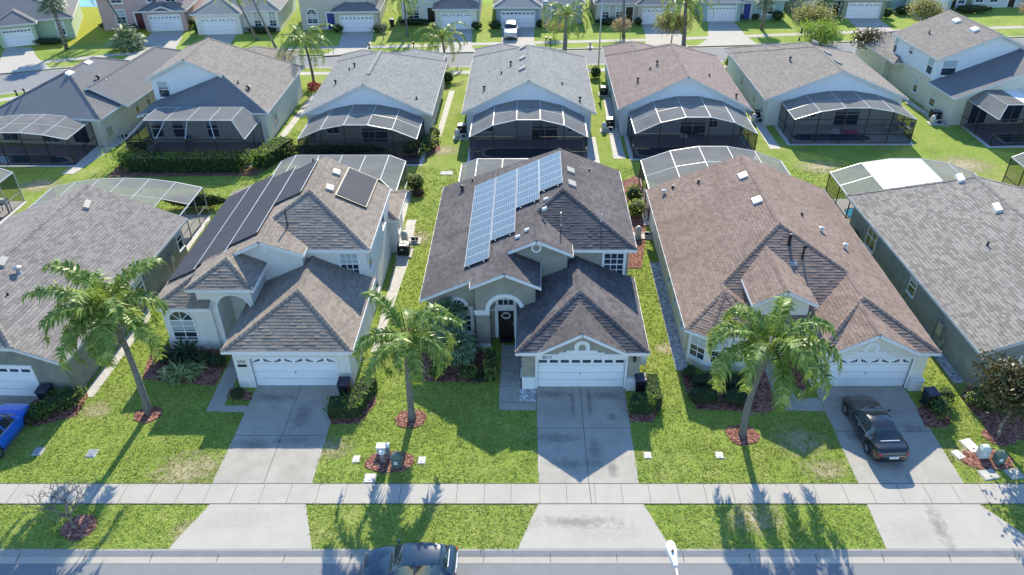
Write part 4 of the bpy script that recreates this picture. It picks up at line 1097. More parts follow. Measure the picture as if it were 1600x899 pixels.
for (x, y) in ((-13.0, 46.9), (-12.95, 44.6)): vent(H1, x, y, RRx(x) + .02, .1, (-.443, 0), (.5, .75, .13))
pipe(H1, -14.9, 41.0, 6.0, 1.0, .04, 'black'); pipe(H1, -15.3, 49.6, 6.3, .25, .06)
for xq, y0, y1, x1 in ((-21.95, 38.5, 49.6, -20.15), (-20.1, 39.0, 49.9, -18.3), (-18.25, 39.9, 49.2, -16.45), (-16.4, 43.6, 48.6, -14.6)):
    mb = MB(); zz = lambda x, h: RL(x) + h
    P4 = [(xq, y0), (x1, y0), (x1, y1), (xq, y1)]
    mb.hexa([(x, y, zz(x, .10)) for x, y in P4], [(x, y, zz(x, .135)) for x, y in P4], 0)
    mb.poly([(x, y, zz(x, .139)) for x, y in P4], 0, [(0, 0), (2, 0), (2, y1 - y0), (0, y1 - y0)])
    mb.bar((x1 + .02, y0, zz(x1, .17)), (x1 + .02, y1, zz(x1, .17)), .05, .05, 1)
    H1.part('solar_collector', mb, [M['collector'], M['grey_metal']])
mb = MB(); zr = lambda x, h: RRx(x) + h
P4 = [(-12.5, 43.9), (-10.55, 43.75), (-10.5, 47.95), (-12.45, 48.1)]
mb.hexa([(x, y, zr(x, .10)) for x, y in P4], [(x, y, zr(x, .15)) for x, y in P4], 1)
q = [(-12.44, 43.96), (-10.62, 43.82), (-10.57, 47.89), (-12.39, 48.03)]
mb.poly([(x, y, zr(x, .154)) for x, y in q], 0, [(0, 0), (2, 0), (2, 4.2), (0, 4.2)])
H1.part('solar_collector', mb, [M['collector'], M['bronze']])
text_part(H1, '592', .3, (-16.05, 32.84, 1.75), (0, -1), 'black', 'house_number')
pb = MB(); pb.box(-16.3, 32.82, 1.5, -15.8, 32.848, 1.66); H1.part('number_plaque', pb, M['black'], fix=True)

# ---- the brown-roofed single-storey house
P3 = .42
H3 = Thing('house', 'single-storey pale cream house with a big brown hip roof and the black sedan in front', 'house', (15.6, 33, 0))
e = 2.8
roof(H3, [
    [(8.85, 34.6, e), (11.4, 37.0, 3.87), (11.4, 37.6, 3.87), (15.6, 41.8, 5.66), (15.6, 52.2, 5.66), (8.85, 52.2, e)],
    [(8.85, 34.6, e), (9.95, 33.85, e), (11.4, 37.0, 3.87)], [(9.95, 33.85, e), (12.6, 33.85, e), (11.4, 37.0, 3.87)], [(12.6, 33.85, e), (13.75, 34.7, e), (11.4, 37.0, 3.87)],
    [(11.4, 37.0, 3.87), (13.75, 34.7, e), (13.95, 35.0, e), (11.4, 37.6, 3.87)],
    [(15.6, 41.8, 5.66), (11.4, 37.6, 3.87), (13.95, 35.0, e), (15.7, 35.0, e), (19.05, 38.35, 4.21)],
    [(15.7, 32.45, e), (19.05, 35.8, 4.21), (19.05, 38.35, 4.21), (15.7, 35.0, e)],
    [(15.7, 32.45, e), (16.5, 32.45, e), (18.75, 35.55, 4.1), (19.05, 35.8, 4.21)], [(21.25, 32.45, e), (22.4, 32.45, e), (19.05, 35.8, 4.21), (18.75, 35.55, 4.1)],
    [(22.4, 32.45, e), (22.4, 52.2, e), (15.6, 52.2, 5.66), (15.6, 41.8, 5.66), (19.05, 38.35, 4.21), (19.05, 35.8, 4.21)]], SH['brown'], M['white'])
roof(H3, [[(18.75, 32.4, 4.08), (16.5, 32.4, e + .02), (18.75, 35.55, 4.08)], [(18.75, 32.4, 4.08), (21.25, 32.4, e + .02), (18.75, 35.55, 4.08)]], SH['brown'], M['white'])
roof(H3, [[(14.45, 35.2, 4.98), (12.6, 35.2, 4.05), (12.6, 38.05, 4.05), (14.45, 40.2, 4.98)], [(14.45, 35.2, 4.98), (16.3, 35.2, 4.05), (16.3, 38.05, 4.05), (14.45, 40.2, 4.98)]], SH['brown'], M['white'])
mb = MB()
wall_prof(mb, [(9.25, 0), (22.05, 0), (22.05, 2.7), (15.6, 5.4), (9.25, 2.7)], 42.0, 51.8)
mb.box(9.25, 35.4, 0, 22.05, 41.99, 2.65)
mb.mesh([(9.25, 35.1, 0), (10.2, 34.2, 0), (12.4, 34.2, 0), (13.3, 35.1, 0), (13.3, 35.5, 0), (9.25, 35.5, 0), (9.25, 35.1, 2.68), (10.2, 34.2, 2.68), (12.4, 34.2, 2.68), (13.3, 35.1, 2.68), (13.3, 35.5, 2.68), (9.25, 35.5, 2.68)],
        [(0, 1, 7, 6), (1, 2, 8, 7), (2, 3, 9, 8), (3, 4, 10, 9), (4, 5, 11, 10), (5, 0, 6, 11), (6, 7, 8, 9, 10, 11), (5, 4, 3, 2, 1, 0)])
f = lambda u, v, d: (u, d, v)
mb.prism([(12.9, 0), (16.0, 0), (16.0, 4.05), (14.45, 4.75), (12.9, 4.05)], f, 35.6, 38.5)
mb.box(16.05, 33.0, 0, 22.05, 36, 2.64)
mb.box(16.05, 32.8, 0, 16.50, 32.99, 2.64); mb.box(21.35, 32.8, 0, 22.05, 32.99, 2.64); mb.box(16.50, 32.801, 2.13, 21.35, 32.99, 2.64)
mb.prism([(16.7, 2.641), (20.95, 2.641), (18.75, 3.86)], f, 32.81, 35.2)
H3.part('wall', mb, WALL['pale'], fix=True)
garage_door(H3, 16.6, 21.25, 32.81, 2.13, 'sun', .12, inset=.14)
tb = MB(); ff = facemap((18.75, 32.81, 0), (0, -1))
for a, z0, z1 in ((1.3, 2.252, 2.44), (.9, 2.44, 2.62)): tb.prism([(-a, z0), (a, z0), (a, z1), (-a, z1)], ff, 0.0, 0.04)
tb.ring([(-.18, 2.621), (.18, 2.621)] + [(.18 * math.cos(math.pi * k / 10), 2.85 + .18 * math.sin(math.pi * k / 10)) for k in range(11)], [(-.42, 2.62), (.42, 2.62)] + [(.42 * math.cos(math.pi * k / 10), 2.85 + .42 * math.sin(math.pi * k / 10)) for k in range(11)], ff, 0.0, 0.045)
tb.box(21.40, 32.5, 0, 22.12, 32.799, .8)
for a, b in (((9.25, 35.1), (10.2, 34.2)), ((10.2, 34.2), (12.4, 34.2)), ((12.4, 34.2), (13.3, 35.1))): tb.bar((a[0], a[1], .55), (b[0], b[1], .55), .16, .14)
H3.parts('trim', tb, M['white'], fix=True)
window(H3, (9.72, 34.65, .75), (-.69, -.72), .95, 1.65, False, .1, (2, 4), blind=.5, sill=False)
for x in (10.85, 11.85): window(H3, (x, 34.2, .75), (0, -1), .85, 1.65, False, .08, (2, 4), blind=.5, sill=False)
window(H3, (12.85, 34.65, .75), (.69, -.72), .95, 1.65, False, .1, (2, 4), blind=.5, sill=False)
front_door(H3, (14.3, 35.6, .05), (0, -1), .95, 2.1, 'door_white')
window(H3, (14.4, 35.6, 2.9), (0, -1), 1.0, .8, True, .14, (2, 1), blind=0, sill=False)
for y in (37.2, 39.8, 42.2): window(H3, (9.25, y, 1.0), (-1, 0), .5, 1.1, False, .06, (1, 2), blind=0)
for (x, y) in ((15.0, 49.0), (15.05, 45.2)): vent(H3, x, y, 5.66 - P3 * (15.6 - x) + .02, 0, (P3, 0), (.6, .8, .14), 'grey_metal')
for (x, y, h, c) in ((9.9, 50.6, .2, 'off_white'), (10.6, 51.0, .2, 'black'), (12.3, 50.4, .25, 'black'), (19.0, 43.3, .2, 'off_white'), (20.2, 42.0, .22, 'off_white'), (18.1, 44.8, .22, 'black')):
    pipe(H3, x, y, 5.66 - P3 * abs(x - 15.6), h, .08, c, hood=c != 'black')
pipe(H3, 15.9, 40.3, 5.0, .75, .11, 'black'); pipe(H3, 16.5, 39.3, 4.6, .8, .07, 'black', hood=True); vent(H3, 15.9, 38.9, 4.4, 0, (0, P3), (.45, .3, .12), 'grey_metal')

# ---- the house cut by the left edge and the one cut by the right edge
def side_house(name_label, base, rot, sgn, xw, xr, xo, yf, yb, wallm, roofm, clip_back, pr=.4):
    """sgn=+1: visible eave on the +x side (left house); -1: on the -x side"""
    T = Thing('house', name_label, 'house', base, rot)
    ze = 2.8; zr = ze + pr * abs(xr - xw); xc = xw + (xr - xw) * .38; zc = ze + pr * abs(xc - xw); xc2 = 2 * xr - xc
    ya = yf + (zr - zc) / pr * .95
    polys = [[(xw, yf, ze), (xw, yb, ze), (xr, yb - clip_back, zr), (xr, ya, zr), (xc, yf, zc)],
             [(xo, yf, ze), (xc2, yf, zc), (xr, ya, zr), (xr, yb - clip_back, zr), (xo, yb, ze)],
             [(xc, yf, zc), (xr, ya, zr), (xc2, yf, zc)]]
    if clip_back: polys.append([(xw, yb, ze), (xo, yb, ze), (xr, yb - clip_back, zr)])
    roof(T, polys, roofm, M['off_white'])
    mb = MB(); a = xw - sgn * .4; b = xo + sgn * .4
    wall_prof(mb, [(a, 0), (b, 0), (b, ze - .14), (xc2, zc - .25), (xc, zc - .25), (a, ze - .14)], yf + .45, yb - .45 - (0 if not clip_back else 0.2))
    T.part('wall', mb, wallm, fix=True)
    return T, ze, zr, a
H0, ze, zr, xwall = side_house('grey-roofed single-storey house at the left edge behind the leaning palm', (-25, 33, 0), R(-2.2), 1, -24.95, -31.3, -37.6, 31.55, 47.7, WALL['olive'], SH['greige'], 0)
tb = MB(); tb.box(-33.6, 31.84, 0, -32.55, 31.985, 2.3); H0.parts('trim', tb, M['white'], fix=True)
garage_door(H0, -32.4, -27.25, 31.99, 2.13, 'slot', .12)
window(H0, (xwall, 40.5, .9), (1, 0), .95, 1.5, False, .08, (1, 2), blind=.35); window(H0, (xwall, 46.6, 1.0), (1, 0), .7, 1.2, False, .06, (1, 2), blind=.3)
S0 = lambda x: ze + .4 * (-24.95 - x)
mb = MB(); mb.box(xwall + .0, 44.6, .9, xwall + .22, 45.0, 1.5); mb.tube([(xwall + .1, 44.8, .1), (xwall + .1, 44.8, .9)], .04, 6); H0.part('meter_box', mb, M['grey_metal'], fix=True)
vent(H0, -30.2, 45.4, S0(-30.2) + .03, .25, (-.4, 0), (.35, 1.0, .14)); vent(H0, -31.0, 37.6, S0(-31.0) + .03, .2, (-.4, 0), (.4, .9, .14)); pipe(H0, -30.0, 37.2, S0(-30.0), .3, .1, 'grey_metal', hood=True); pipe(H0, -29.5, 35.2, S0(-29.5), .15, .05)
H4, ze, zr, xwall = side_house('single-storey house with mottled taupe shingles at the right edge', (25, 33, 0), R(2.4), -1, 24.55, 31.8, 39.0, 32.4, 51.3, WALL['sage'], SH['pale'], 3.2)
garage_door(H4, 27.3, 32.2, 32.84, 2.13, 'slot', .12)
window(H4, (xwall, 47.0, .8), (-1, 0), 1.3, 1.6, False, .08, (2, 2), blind=.2); window(H4, (xwall, 40.7, 1.1), (-1, 0), .8, 1.1, False, .06, (1, 2), blind=.3)
S4 = lambda x: ze + .4 * (x - 24.55)
vent(H4, 30.9, 48.5, S4(30.9) + .03, -.2, (.4, 0), (.4, 1.0, .16), 'off_white'); vent(H4, 31.0, 44.0, S4(31.0) + .03, -.2, (.4, 0), (.4, 1.0, .16), 'off_white'); pipe(H4, 28.9, 40.8, S4(28.9), .3, .06)
mb = MB(); mb.box(xwall - .2, 36.4, .9, xwall, 36.9, 1.7); mb.box(xwall - .12, 35.9, .7, xwall, 36.1, 1.0); mb.tube([(xwall - .08, 37.3, .2), (xwall - .08, 37.3, 1.5)], .04, 6); mb.box(xwall - .18, 36.0, .3, xwall, 36.3, .7)
H4.part('meter_box', mb, M['grey_metal'], fix=True)
# ------------------------------------------------------------------ back row of houses (seen from their gardens)
def hip(x0, x1, y0, y1, ze, zr, front=True, backh=True, run=None):
    xm = (x0 + x1) / 2; r = run if run else (x1 - x0) / 2
    ya = y0 + (r if front else 0); yb = y1 - (r if backh else 0)
    P = [[(x0, y0, ze), (xm, ya, zr), (xm, yb, zr), (x0, y1, ze)], [(x1, y0, ze), (x1, y1, ze), (xm, yb, zr), (xm, ya, zr)]]
    if front: P.append([(x0, y0, ze), (x1, y0, ze), (xm, ya, zr)])
    if backh: P.append([(x1, y1, ze), (x0, y1, ze), (xm, yb, zr)])
    return P
def back_house(label, x0, x1, y0, y1, zr, wallm, roofm, wings, base, rot=0.0, sidewin=(), vents=(), pipes=(), trim='off_white', rear=()):
    T = Thing('house', label, 'house', base, rot); ze = 2.8; xm = (x0 + x1) / 2; p = (zr - ze) / (xm - x0)
    roof(T, hip(x0, x1, y0, y1, ze, zr, False, True), roofm, M[trim])
    mb = MB()
    wall_prof(mb, [(x0 + .4, 0), (x1 - .4, 0), (x1 - .4, ze - .05), (xm, zr - .22), (x0 + .4, ze - .05)], y0 + .35, y1 - (x1 - x0) / 2)
    mb.box(x0 + .41, y1 - (x1 - x0) / 2 - .1, 0, x1 - .41, y1 - .4, ze - .12)
    for (a, b, c, z) in wings:
        z = min(z, ze + p * (b - a) / 2 - .03)
        roof(T, hip(a, b, y1 - 9, c, ze - .01, z, False, True), roofm, M[trim])
        mb.box(a + .43, y1 - 3, 0, b - .43, c - .42, ze - .14)
    T.part('wall', mb, wallm, fix=True)
    gb = MB(); gb.prism([(x0 + .42, ze - .07), (x1 - .42, ze - .07), (xm, zr - .24)], lambda u, v, d: (u, d, v), y0 + .31, y0 + .345); T.part('gable_cladding', gb, WALL['white'], fix=True)
    for (sx, y, z, w_, h_) in sidewin:
        window(T, (x0 + .4 if sx < 0 else x1 - .4, y, z), (sx, 0), w_, h_, False, .07, (1, 2), blind=.4)
    for (u, z, w_, h_) in rear: window(T, (xm + u, y0 + .35, z), (0, -1), w_, h_, False, .08, (2, 2), blind=.4)
    Z = lambda x: zr - p * abs(x - xm)
    for (x, y) in vents: vent(T, x, y, Z(x) + .02, 0, (-p if x > xm else p, 0), (.65, .75, .16))
    for i, (x, y) in enumerate(pipes): pipe(T, x, y, Z(x), .3, .07, 'black', hood=i % 2 == 0)
    return T
B3 = back_house('grey-roofed house with a blue-grey gable straight behind the solar-panel house', -6.35, 6.15, 68.0, 85.2, 5.9, WALL['sand'] if False else WALL['lilac'], SH['grey'],
    ((-6.33, .1, 88.0, 4.4), (-2.2, 4.2, 87.2, 4.35)), (0, 68, 0), 0, ((1, 74, .9, .6, 1.2),), ((-.75, 72.2), (-.75, 75.5), (-.75, 79.0)), ((-4.4, 71.5), (-2.8, 74.0), (-1.9, 75.2), (3.1, 71.6), (4.7, 69.2)), rear=((-4.0, .9, 1.1, 1.3), (1.5, .05, 2.4, 2.1), (4.3, .9, 1.1, 1.3)))
B4 = back_house('house with a rose-brown gable roof and a domed pool cage behind the brown-roofed house', 8.35, 20.95, 69.0, 85.5, 5.9, WALL['lilac'], SH['rose'],
    ((8.37, 14.6, 89.0, 4.45), (12.5, 18.9, 88, 4.4)), (14.6, 69, 0), 0, ((-1, 75, .9, .6, 1.2), (-1, 80, .9, .6, 1.2)), (), ((10.6, 73.5), (12.0, 75.3), (12.7, 75.6), (17.6, 73.6), (19.6, 70.2)), rear=((-3.5, .9, 1.1, 1.3), (1.0, .05, 2.4, 2.1), (2.9, .9, .8, 1.3)))
B5 = back_house('house with a pale grey-brown gable roof and a black-framed pool cage, near the right end', 22.85, 36.9, 71.7, 86.6, 5.6, WALL['greige'], SH['tan'],
    ((22.87, 29.6, 88.6, 4.3), (27.5, 34.5, 89.5, 4.6)), (29.9, 72, 0), R(1.0), ((-1, 76.2, .9, .6, 1.2), (-1, 81.5, .9, .6, 1.2), (-1, 73.3, .9, .5, 1.2)), ((30.4, 74.6), (30.4, 77.6), (30.4, 81.5)), ((27.0, 78.5), (29.2, 83.0), (30.1, 85.2)), rear=((-2.2, .9, 1.1, 1.3), (1.5, .05, 2.4, 2.1)))
B2 = back_house('house with a cool grey gable roof and blue chairs inside its pool cage', -21.2, -9.1, 67.5, 83.5, 5.7, WALL['tan'], SH['grey'],
    ((-21.18, -15.0, 86.0, 4.3), (-15.5, -9.5, 86.3, 4.4)), (-15, 67.5, 0), 0, ((1, 71, .9, .6, 1.2), (1, 74.5, .9, .6, 1.2), (1, 78, .9, .6, 1.2)), (), ((-19.0, 73.0), (-18.2, 76.0), (-17.7, 76.3), (-10.7, 69.6), (-17.2, 82)), rear=((-3.4, .9, 1.1, 1.3), (.5, .05, 2.4, 2.1), (3.6, .9, 1.1, 1.3)))
rb = MB(); rb.bar((-15.15, 70.2, 5.75), (-15.15, 77.5, 5.75), .35, .1); B2.part('ridge_vent', rb, SH['grey'])
# two-storey house with the pale blue gable
B1 = Thing('house', 'two-storey house with a pale blue rear gable and a hedge round its screened patio', 'house', (-30, 68, 0))
s1 = lambda x: 7.0 - .48 * (x + 32.3)
roof(B1, [[(-32.3, 70.6, 7.0), (-29.1, 70.6, s1(-29.1)), (-29.1, 71.0, s1(-29.1)), (-24.2, 67.2, s1(-24.2)), (-24.2, 80.6, s1(-24.2)), (-32.3, 77.5, 7.0)],
          [(-36.35, 70.6, 5.1), (-32.3, 70.6, 7.0), (-32.3, 77.5, 7.0), (-36.35, 80.6, 5.1)], [(-24.2, 80.6, s1(-24.2)), (-36.35, 80.6, 5.1), (-32.3, 77.5, 7.0)]], SH['tan'], M['off_white'])
za = s1(-29.1) - .01
roof(B1, [[(-29.1, 71.0, za), (-35.5, 67.2, 3.1), (-24.2, 67.2, 3.1)], [(-29.1, 71.0, za), (-36.3, 71.0, 2.81), (-36.3, 67.2, 2.81), (-35.5, 67.2, 3.1)]], SH['slate'], M['off_white'], tabbed=False)
roof(B1, hip(-33.5, -26.2, 77, 87, 2.8, 4.5, False, True), SH['tan'], M['off_white'])
mb = MB()
wall_prof(mb, [(-36.0, 0), (-24.6, 0), (-24.6, s1(-24.6) - .2), (-32.3, 6.75), (-36.0, 5.05)], 71.02, 76.5)
mb.box(-36.0, 76.51, 0, -24.6, 80.2, 2.9); mb.box(-35.98, 67.7, 0, -24.62, 71.0, 2.66); mb.box(-33.1, 80, 0, -26.6, 86.6, 2.7)
B1.part('wall', mb, WALL['greige'], fix=True)
pb = MB(); pb.prism([(-36.02, 2.7), (-29.0, 2.7), (-29.0, 5.2), (-32.3, 6.74), (-36.02, 5.0)], lambda u, v, d: (u, d, v), 70.98, 71.015); B1.part('gable_cladding', pb, WALL['white'], fix=True)
window(B1, (-35.0, 70.97, 3.3), (0, -1), .95, 1.5, False, .08, (1, 2), blind=.4); window(B1, (-24.6, 70.2, .8), (1, 0), .9, 1.5, False, .08, (1, 2), blind=.4)
for u in (-35.0, -33.0, -29.8): window(B1, (u, 67.7, .6), (0, -1), 1.0, 1.6, False, .08, (1, 2), blind=.3)
pipe(B1, -27.6, 70.6, s1(-27.6), .3, .06); pipe(B1, -26.6, 70.3, s1(-26.6), .25, .1, hood=True)
# hip-roofed house at far left
B0 = Thing('house', 'hip-roofed grey house at the far left of the back row behind a flat pool cage', 'house', (-39.3, 66.4, 0), R(-4.5))
roof(B0, hip(-50.6, -39.3, 66.4, 82.0, 2.8, 5.35), SH['slate'], M['off_white'], tabbed=False)
roof(B0, hip(-45.5, -38.6, 70, 86.5, 2.79, 4.5, False, True), SH['slate'], M['off_white'], tabbed=False)
mb = MB(); mb.box(-50.2, 66.8, 0, -39.7, 81.6, 2.7); mb.box(-45.1, 81.5, 0, -39.0, 86.1, 2.68); B0.part('wall', mb, WALL['sand'], fix=True)
window(B0, (-39.7, 73.0, .9), (1, 0), .6, 1.4, False, .07, (1, 2)); window(B0, (-39.7, 75.2, .9), (1, 0), .6, 1.4, False, .07, (1, 2))
for u in (-49, -45, -42): window(B0, (u, 66.8, .3), (0, -1), 1.5, 1.9, False, .08, (2, 1), blind=.0)
vent(B0, -44.6, 71.8, 5.12, 0, (-.45, 0), (.5, .9, .16), 'white'); vent(B0, -44.6, 75.0, 5.12, 0, (-.45, 0), (.5, .9, .16), 'white')
for (x, y) in ((-42.6, 72.8), (-41.9, 72.6)): pipe(B0, x, y, 5.35 - .45 * (x + 44.95), .3, .1, hood=True)
for (x, y) in ((-48.6, 69.0), (-47.9, 69.2)): pipe(B0, x, y, 2.8 + .45 * (y - 66.4), .3, .06, hood=True)
mb = MB(); mb.box(-39.7, 67.4, .8, -39.5, 67.9, 1.5); B0.part('meter_box', mb, M['grey_metal'], fix=True)
# two-storey house at far right
B6 = Thing('house', 'two-storey white and tan house at the right end of the back row', 'house', (41.5, 71.5, 0), R(5.0))
roof(B6, [[(41.5, 76.3, 5.2), (47.4, 76.3, 7.55), (47.4, 86.0, 7.55), (41.5, 86.0, 5.2)], [(47.4, 76.3, 7.55), (53.2, 76.3, 5.2), (53.2, 86.0, 5.2), (47.4, 86.0, 7.55)]], SH['tan'], M['off_white'])
roof(B6, [[(41.3, 71.6, 2.85), (50.0, 71.6, 6.0), (50.0, 76.6, 6.0), (41.3, 76.6, 2.85)], [(50.0, 71.6, 6.0), (58.0, 71.6, 2.85), (58.0, 76.6, 2.85), (50.0, 76.6, 6.0)]], SH['slate'], M['off_white'], tabbed=False)
roof(B6, hip(40.9, 47.6, 83.0, 93.0, 2.8, 4.4), SH['tan'], M['off_white'])
mb = MB()
mb.box(41.92, 76.68, 0, 53.0, 85.6, 2.95); wall_prof(mb, [(41.7, 0), (57.6, 0), (57.6, 2.9), (50.0, 5.75), (41.7, 2.8)], 72.0, 76.66); mb.box(41.3, 85.5, 0, 47.2, 92.6, 2.7)
B6.part('wall', mb, WALL['sand'], fix=True)
mb = MB(); wall_prof(mb, [(41.86, 2.96), (53.0, 2.96), (53.0, 5.15), (47.4, 7.32), (41.86, 5.15)], 76.67, 85.65); B6.part('upper_wall', mb, WALL['white'], fix=True)
for (y, z, w_, h_) in ((77.9, 3.3, 1.0, 1.6), (82.0, 4.1, .7, .7), (85.2, 3.3, .6, 1.6)): window(B6, (41.86, y, z), (-1, 0), w_, h_, False, .07, (1, 2), blind=.5)
window(B6, (43.1, 76.67, 3.5), (0, -1), 1.5, 1.5, False, .08, (1, 2), blind=.5); window(B6, (41.92, 79.5, .8), (-1, 0), .7, 1.5, False, .07, (1, 2)); window(B6, (41.7, 75.6, .7), (-1, 0), .9, 1.5, False, .07, (1, 2), blind=.5)
for u in (44.5, 48.0): window(B6, (u, 72.0, .1), (0, -1), 1.8, 2.1, False, .08, (2, 1), blind=0)
for (x, y) in ((46.4, 79.4), (46.4, 82.8)): vent(B6, x, y, 7.55 - .4 * (47.4 - x) + .02, 0, (.4, 0), (.55, .9, .2), 'white')
pipe(B6, 43.6, 82.5, 7.55 - .4 * 3.8, .4, .07)
# ------------------------------------------------------------------ screened pool enclosures, decks, pools
def enclosure(label, x0, x1, y0, y1, h=2.45, peak=3.3, kind='barrel', n=5, frame='bronze', beam='alu', sides=(1, 1), rot=0.0, panel=None, npost=None, purl=2, openings=(), base=None):
    T = Thing('pool_enclosure', label, 'pool cage', base or ((x0 + x1) / 2, y0, 0), rot)
    fb = MB(); rb = MB(); wl = MB(); rf = MB(); sp = MB(); rs = MB()
    fr = [i / n for i in range(n + 1)]
    def za(t): return h + (peak - h) * max(0.0, 1 - abs(2 * t - 1) ** 2.1)
    X = lambda t: x0 + (x1 - x0) * t
    if kind == 'barrel':
        # front wall
        for i, t in enumerate(fr):
            fb.bar((X(t), y0, 0.05), (X(t), y0, za(t)), .07)
            rb.bar((X(t), y0, za(t)), (X(t), y1, za(t)), .06, .05)
        ys = [y0 + (y1 - y0) * j / purl for j in range(purl + 1)]
        for i in range(n):
            a, b = fr[i], fr[i + 1]
            for y in ys[1:-1]: rb.bar((X(a), y, za(a)), (X(b), y, za(b)), .045, .04)
            rb.bar((X(a), y0, za(a)), (X(b), y0, za(b)), .075, .06); rb.bar((X(a), y1, za(a)), (X(b), y1, za(b)), .08, .06)
            wl.poly([(X(a), y0, .06), (X(b), y0, .06), (X(b), y0, za(b)), (X(a), y0, za(a))])
            for j in range(purl):
                if (i, j) in openings: continue
                tgt = sp if panel and (i in panel) else rf
                tgt.poly([(X(a), ys[j], za(a) + .01), (X(b), ys[j], za(b) + .01), (X(b), ys[j + 1], za(b) + .01), (X(a), ys[j + 1], za(a) + .01)])
        for z in (.95, h): fb.bar((x0, y0, z), (x1, y0, z), .06)
        top = h
    else:
        ins, top2 = 1.3, peak
        for i, t in enumerate(fr):
            fb.bar((X(t), y0, 0.05), (X(t), y0, h), .07)
        xi0, xi1, yi = x0 + (ins if sides[0] else 0), x1 - (ins if sides[1] else 0), y0 + ins
        XI = lambda t: xi0 + (xi1 - xi0) * t
        for i, t in enumerate(fr):
            rb.bar((X(t), y0, h), (XI(t), yi, top2), .07, .06); rb.bar((XI(t), yi, top2), (XI(t), y1, top2), .055, .05)
        rb.bar((xi0, yi, top2), (xi1, yi, top2), .07, .06); rb.bar((xi0, y1, top2), (xi1, y1, top2), .055, .05)
        fb.bar((x0, y0, h), (x1, y0, h), .09); fb.bar((x0, y0, .95), (x1, y0, .95), .05)
        for i in range(n):
            a, b = fr[i], fr[i + 1]
            wl.poly([(X(a), y0, .06), (X(b), y0, .06), (X(b), y0, h), (X(a), y0, h)])
            wl.poly([(X(a), y0, h), (X(b), y0, h), (XI(b), yi, top2), (XI(a), yi, top2)])
            if i in openings: continue
            tgt = sp if panel and (i in panel) else rf
            tgt.poly([(XI(a), yi, top2 + .01), (XI(b), yi, top2 + .01), (XI(b), y1, top2 + .01), (XI(a), y1, top2 + .01)])
        for k, (xs, xi) in enumerate(((x0, xi0), (x1, xi1))):
            if sides[k]: rs.poly([(xs, y0, h), (xi, yi, top2), (xi, y1, top2), (xs, y1, h)]); rb.bar((xs, y1, h), (xi, y1, top2), .07)
    # side walls
    for k, xs in enumerate((x0, x1)):
        if not sides[k]: continue
        m = max(2, round((y1 - y0) / 2.2))
        for j in range(m + 1):
            y = y0 + (y1 - y0) * j / m; fb.bar((xs, y, .05), (xs, y, h), .065)
            if j < m:
                yb = y0 + (y1 - y0) * (j + 1) / m
                wl.poly([(xs, y, .06), (xs, yb, .06), (xs, yb, h), (xs, y, h)])
        fb.bar((xs, y0, .95), (xs, y1, .95), .05); rb.bar((xs, y0, h), (xs, y1, h), .075, .06)
    fb.bar((x0, y0, .05), (x1, y0, .05), .07)
    T.part('frame', fb, M[frame]); T.part('roof_beam', rb, M[beam])  # one frame metal: shade on posts and sun on beams put into two colours
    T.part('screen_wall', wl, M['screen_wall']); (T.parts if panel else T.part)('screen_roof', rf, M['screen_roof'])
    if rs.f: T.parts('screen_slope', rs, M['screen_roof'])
    if sp.f: T.part('solid_roof_panel', sp, M['solid_panel'])
    return T
def deck(x0, x1, y0, y1, mat='deck', m=.35):
    sheet('patio', [(x0 - m, y0 - m), (x1 + m, y0 - m), (x1 + m, y1), (x0 - m, y1)], 0.04, M['deck_pale'], thick=.05)
    sheet('patio', [(x0 + .1, y0 + .1), (x1 - .1, y0 + .1), (x1 - .1, y1), (x0 + .1, y1)], 0.05, M[mat])
def pool(label, pts, water='pool', z=.058):
    cx = sum(p[0] for p in pts) / len(pts); cy = sum(p[1] for p in pts) / len(pts)
    T = Thing('swimming_pool', label, 'swimming pool', (cx, cy, 0))
    o = [(cx + (x - cx) * 1.07, cy + (y - cy) * 1.10) for x, y in pts]
    mb = MB(); mb.ring(pts, o, lambda u, v, d: (u, v, d), z - .02, z + .03); T.part('coping', mb, M['deck_pale'], fix=True)
    wb = MB(); wb.poly([(x, y, z) for x, y in pts]); T.part('water', wb, M[water])
    return T
def kidney(x0, x1, y0, y1, seed=0):
    n = 22; cx, cy, a, b = (x0 + x1) / 2, (y0 + y1) / 2, (x1 - x0) / 2, (y1 - y0) / 2
    return [(cx + a * math.copysign(abs(math.cos(t)) ** .7, math.cos(t)), cy + b * math.copysign(abs(math.sin(t)) ** .7, math.sin(t)) * (1 + .14 * math.cos(2 * t + seed))) for t in [6.2832 * k / n for k in range(n)]]
cages = [
 ('domed pool cage behind the central grey gable house', -5.35, 5.1, 63.4, 68.3, dict(h=2.35, peak=4.0), 'deck', (-4.2, 3.6, 64.0, 66.4), 'small swimming pool in the cage behind the central grey gable'),
 ('domed pool cage against the rose-brown roofed house', 9.4, 20.3, 64.0, 69.3, dict(h=2.4, peak=4.0), 'deck', (9.9, 15.6, 64.3, 66.6), 'round-ended pool in the cage of the rose-brown roofed house'),
 ('black-framed pool cage with a pink float in its pool', 24.6, 35.9, 67.4, 72.0, dict(h=2.4, peak=3.55, n=5), 'deck_pale', (25.2, 32.6, 67.8, 69.6), 'long dark pool with a pink float behind black screens'),
 ('pool cage sheltering the blue patio chairs', -20.4, -9.95, 62.8, 67.8, dict(h=2.4, peak=3.75), 'deck', (-16.5, -12, 63.1, 64.2), 'pool half hidden in the cage with blue chairs'),
]
for lab, x0, x1, y0, y1, kw, dm, pl, plab in cages:
    deck(x0, x1, y0, y1, dm); enclosure(lab, x0, x1, y0, y1, **kw); pool(plab, kidney(*pl))
deck(-35.4, -25.0, 62.6, 67.7); enclosure('screened patio with sloping mansard sides inside the long hedge', -35.4, -25.0, 62.6, 67.1, 2.45, 3.7, 'mansard', 4, sides=(1, 1))
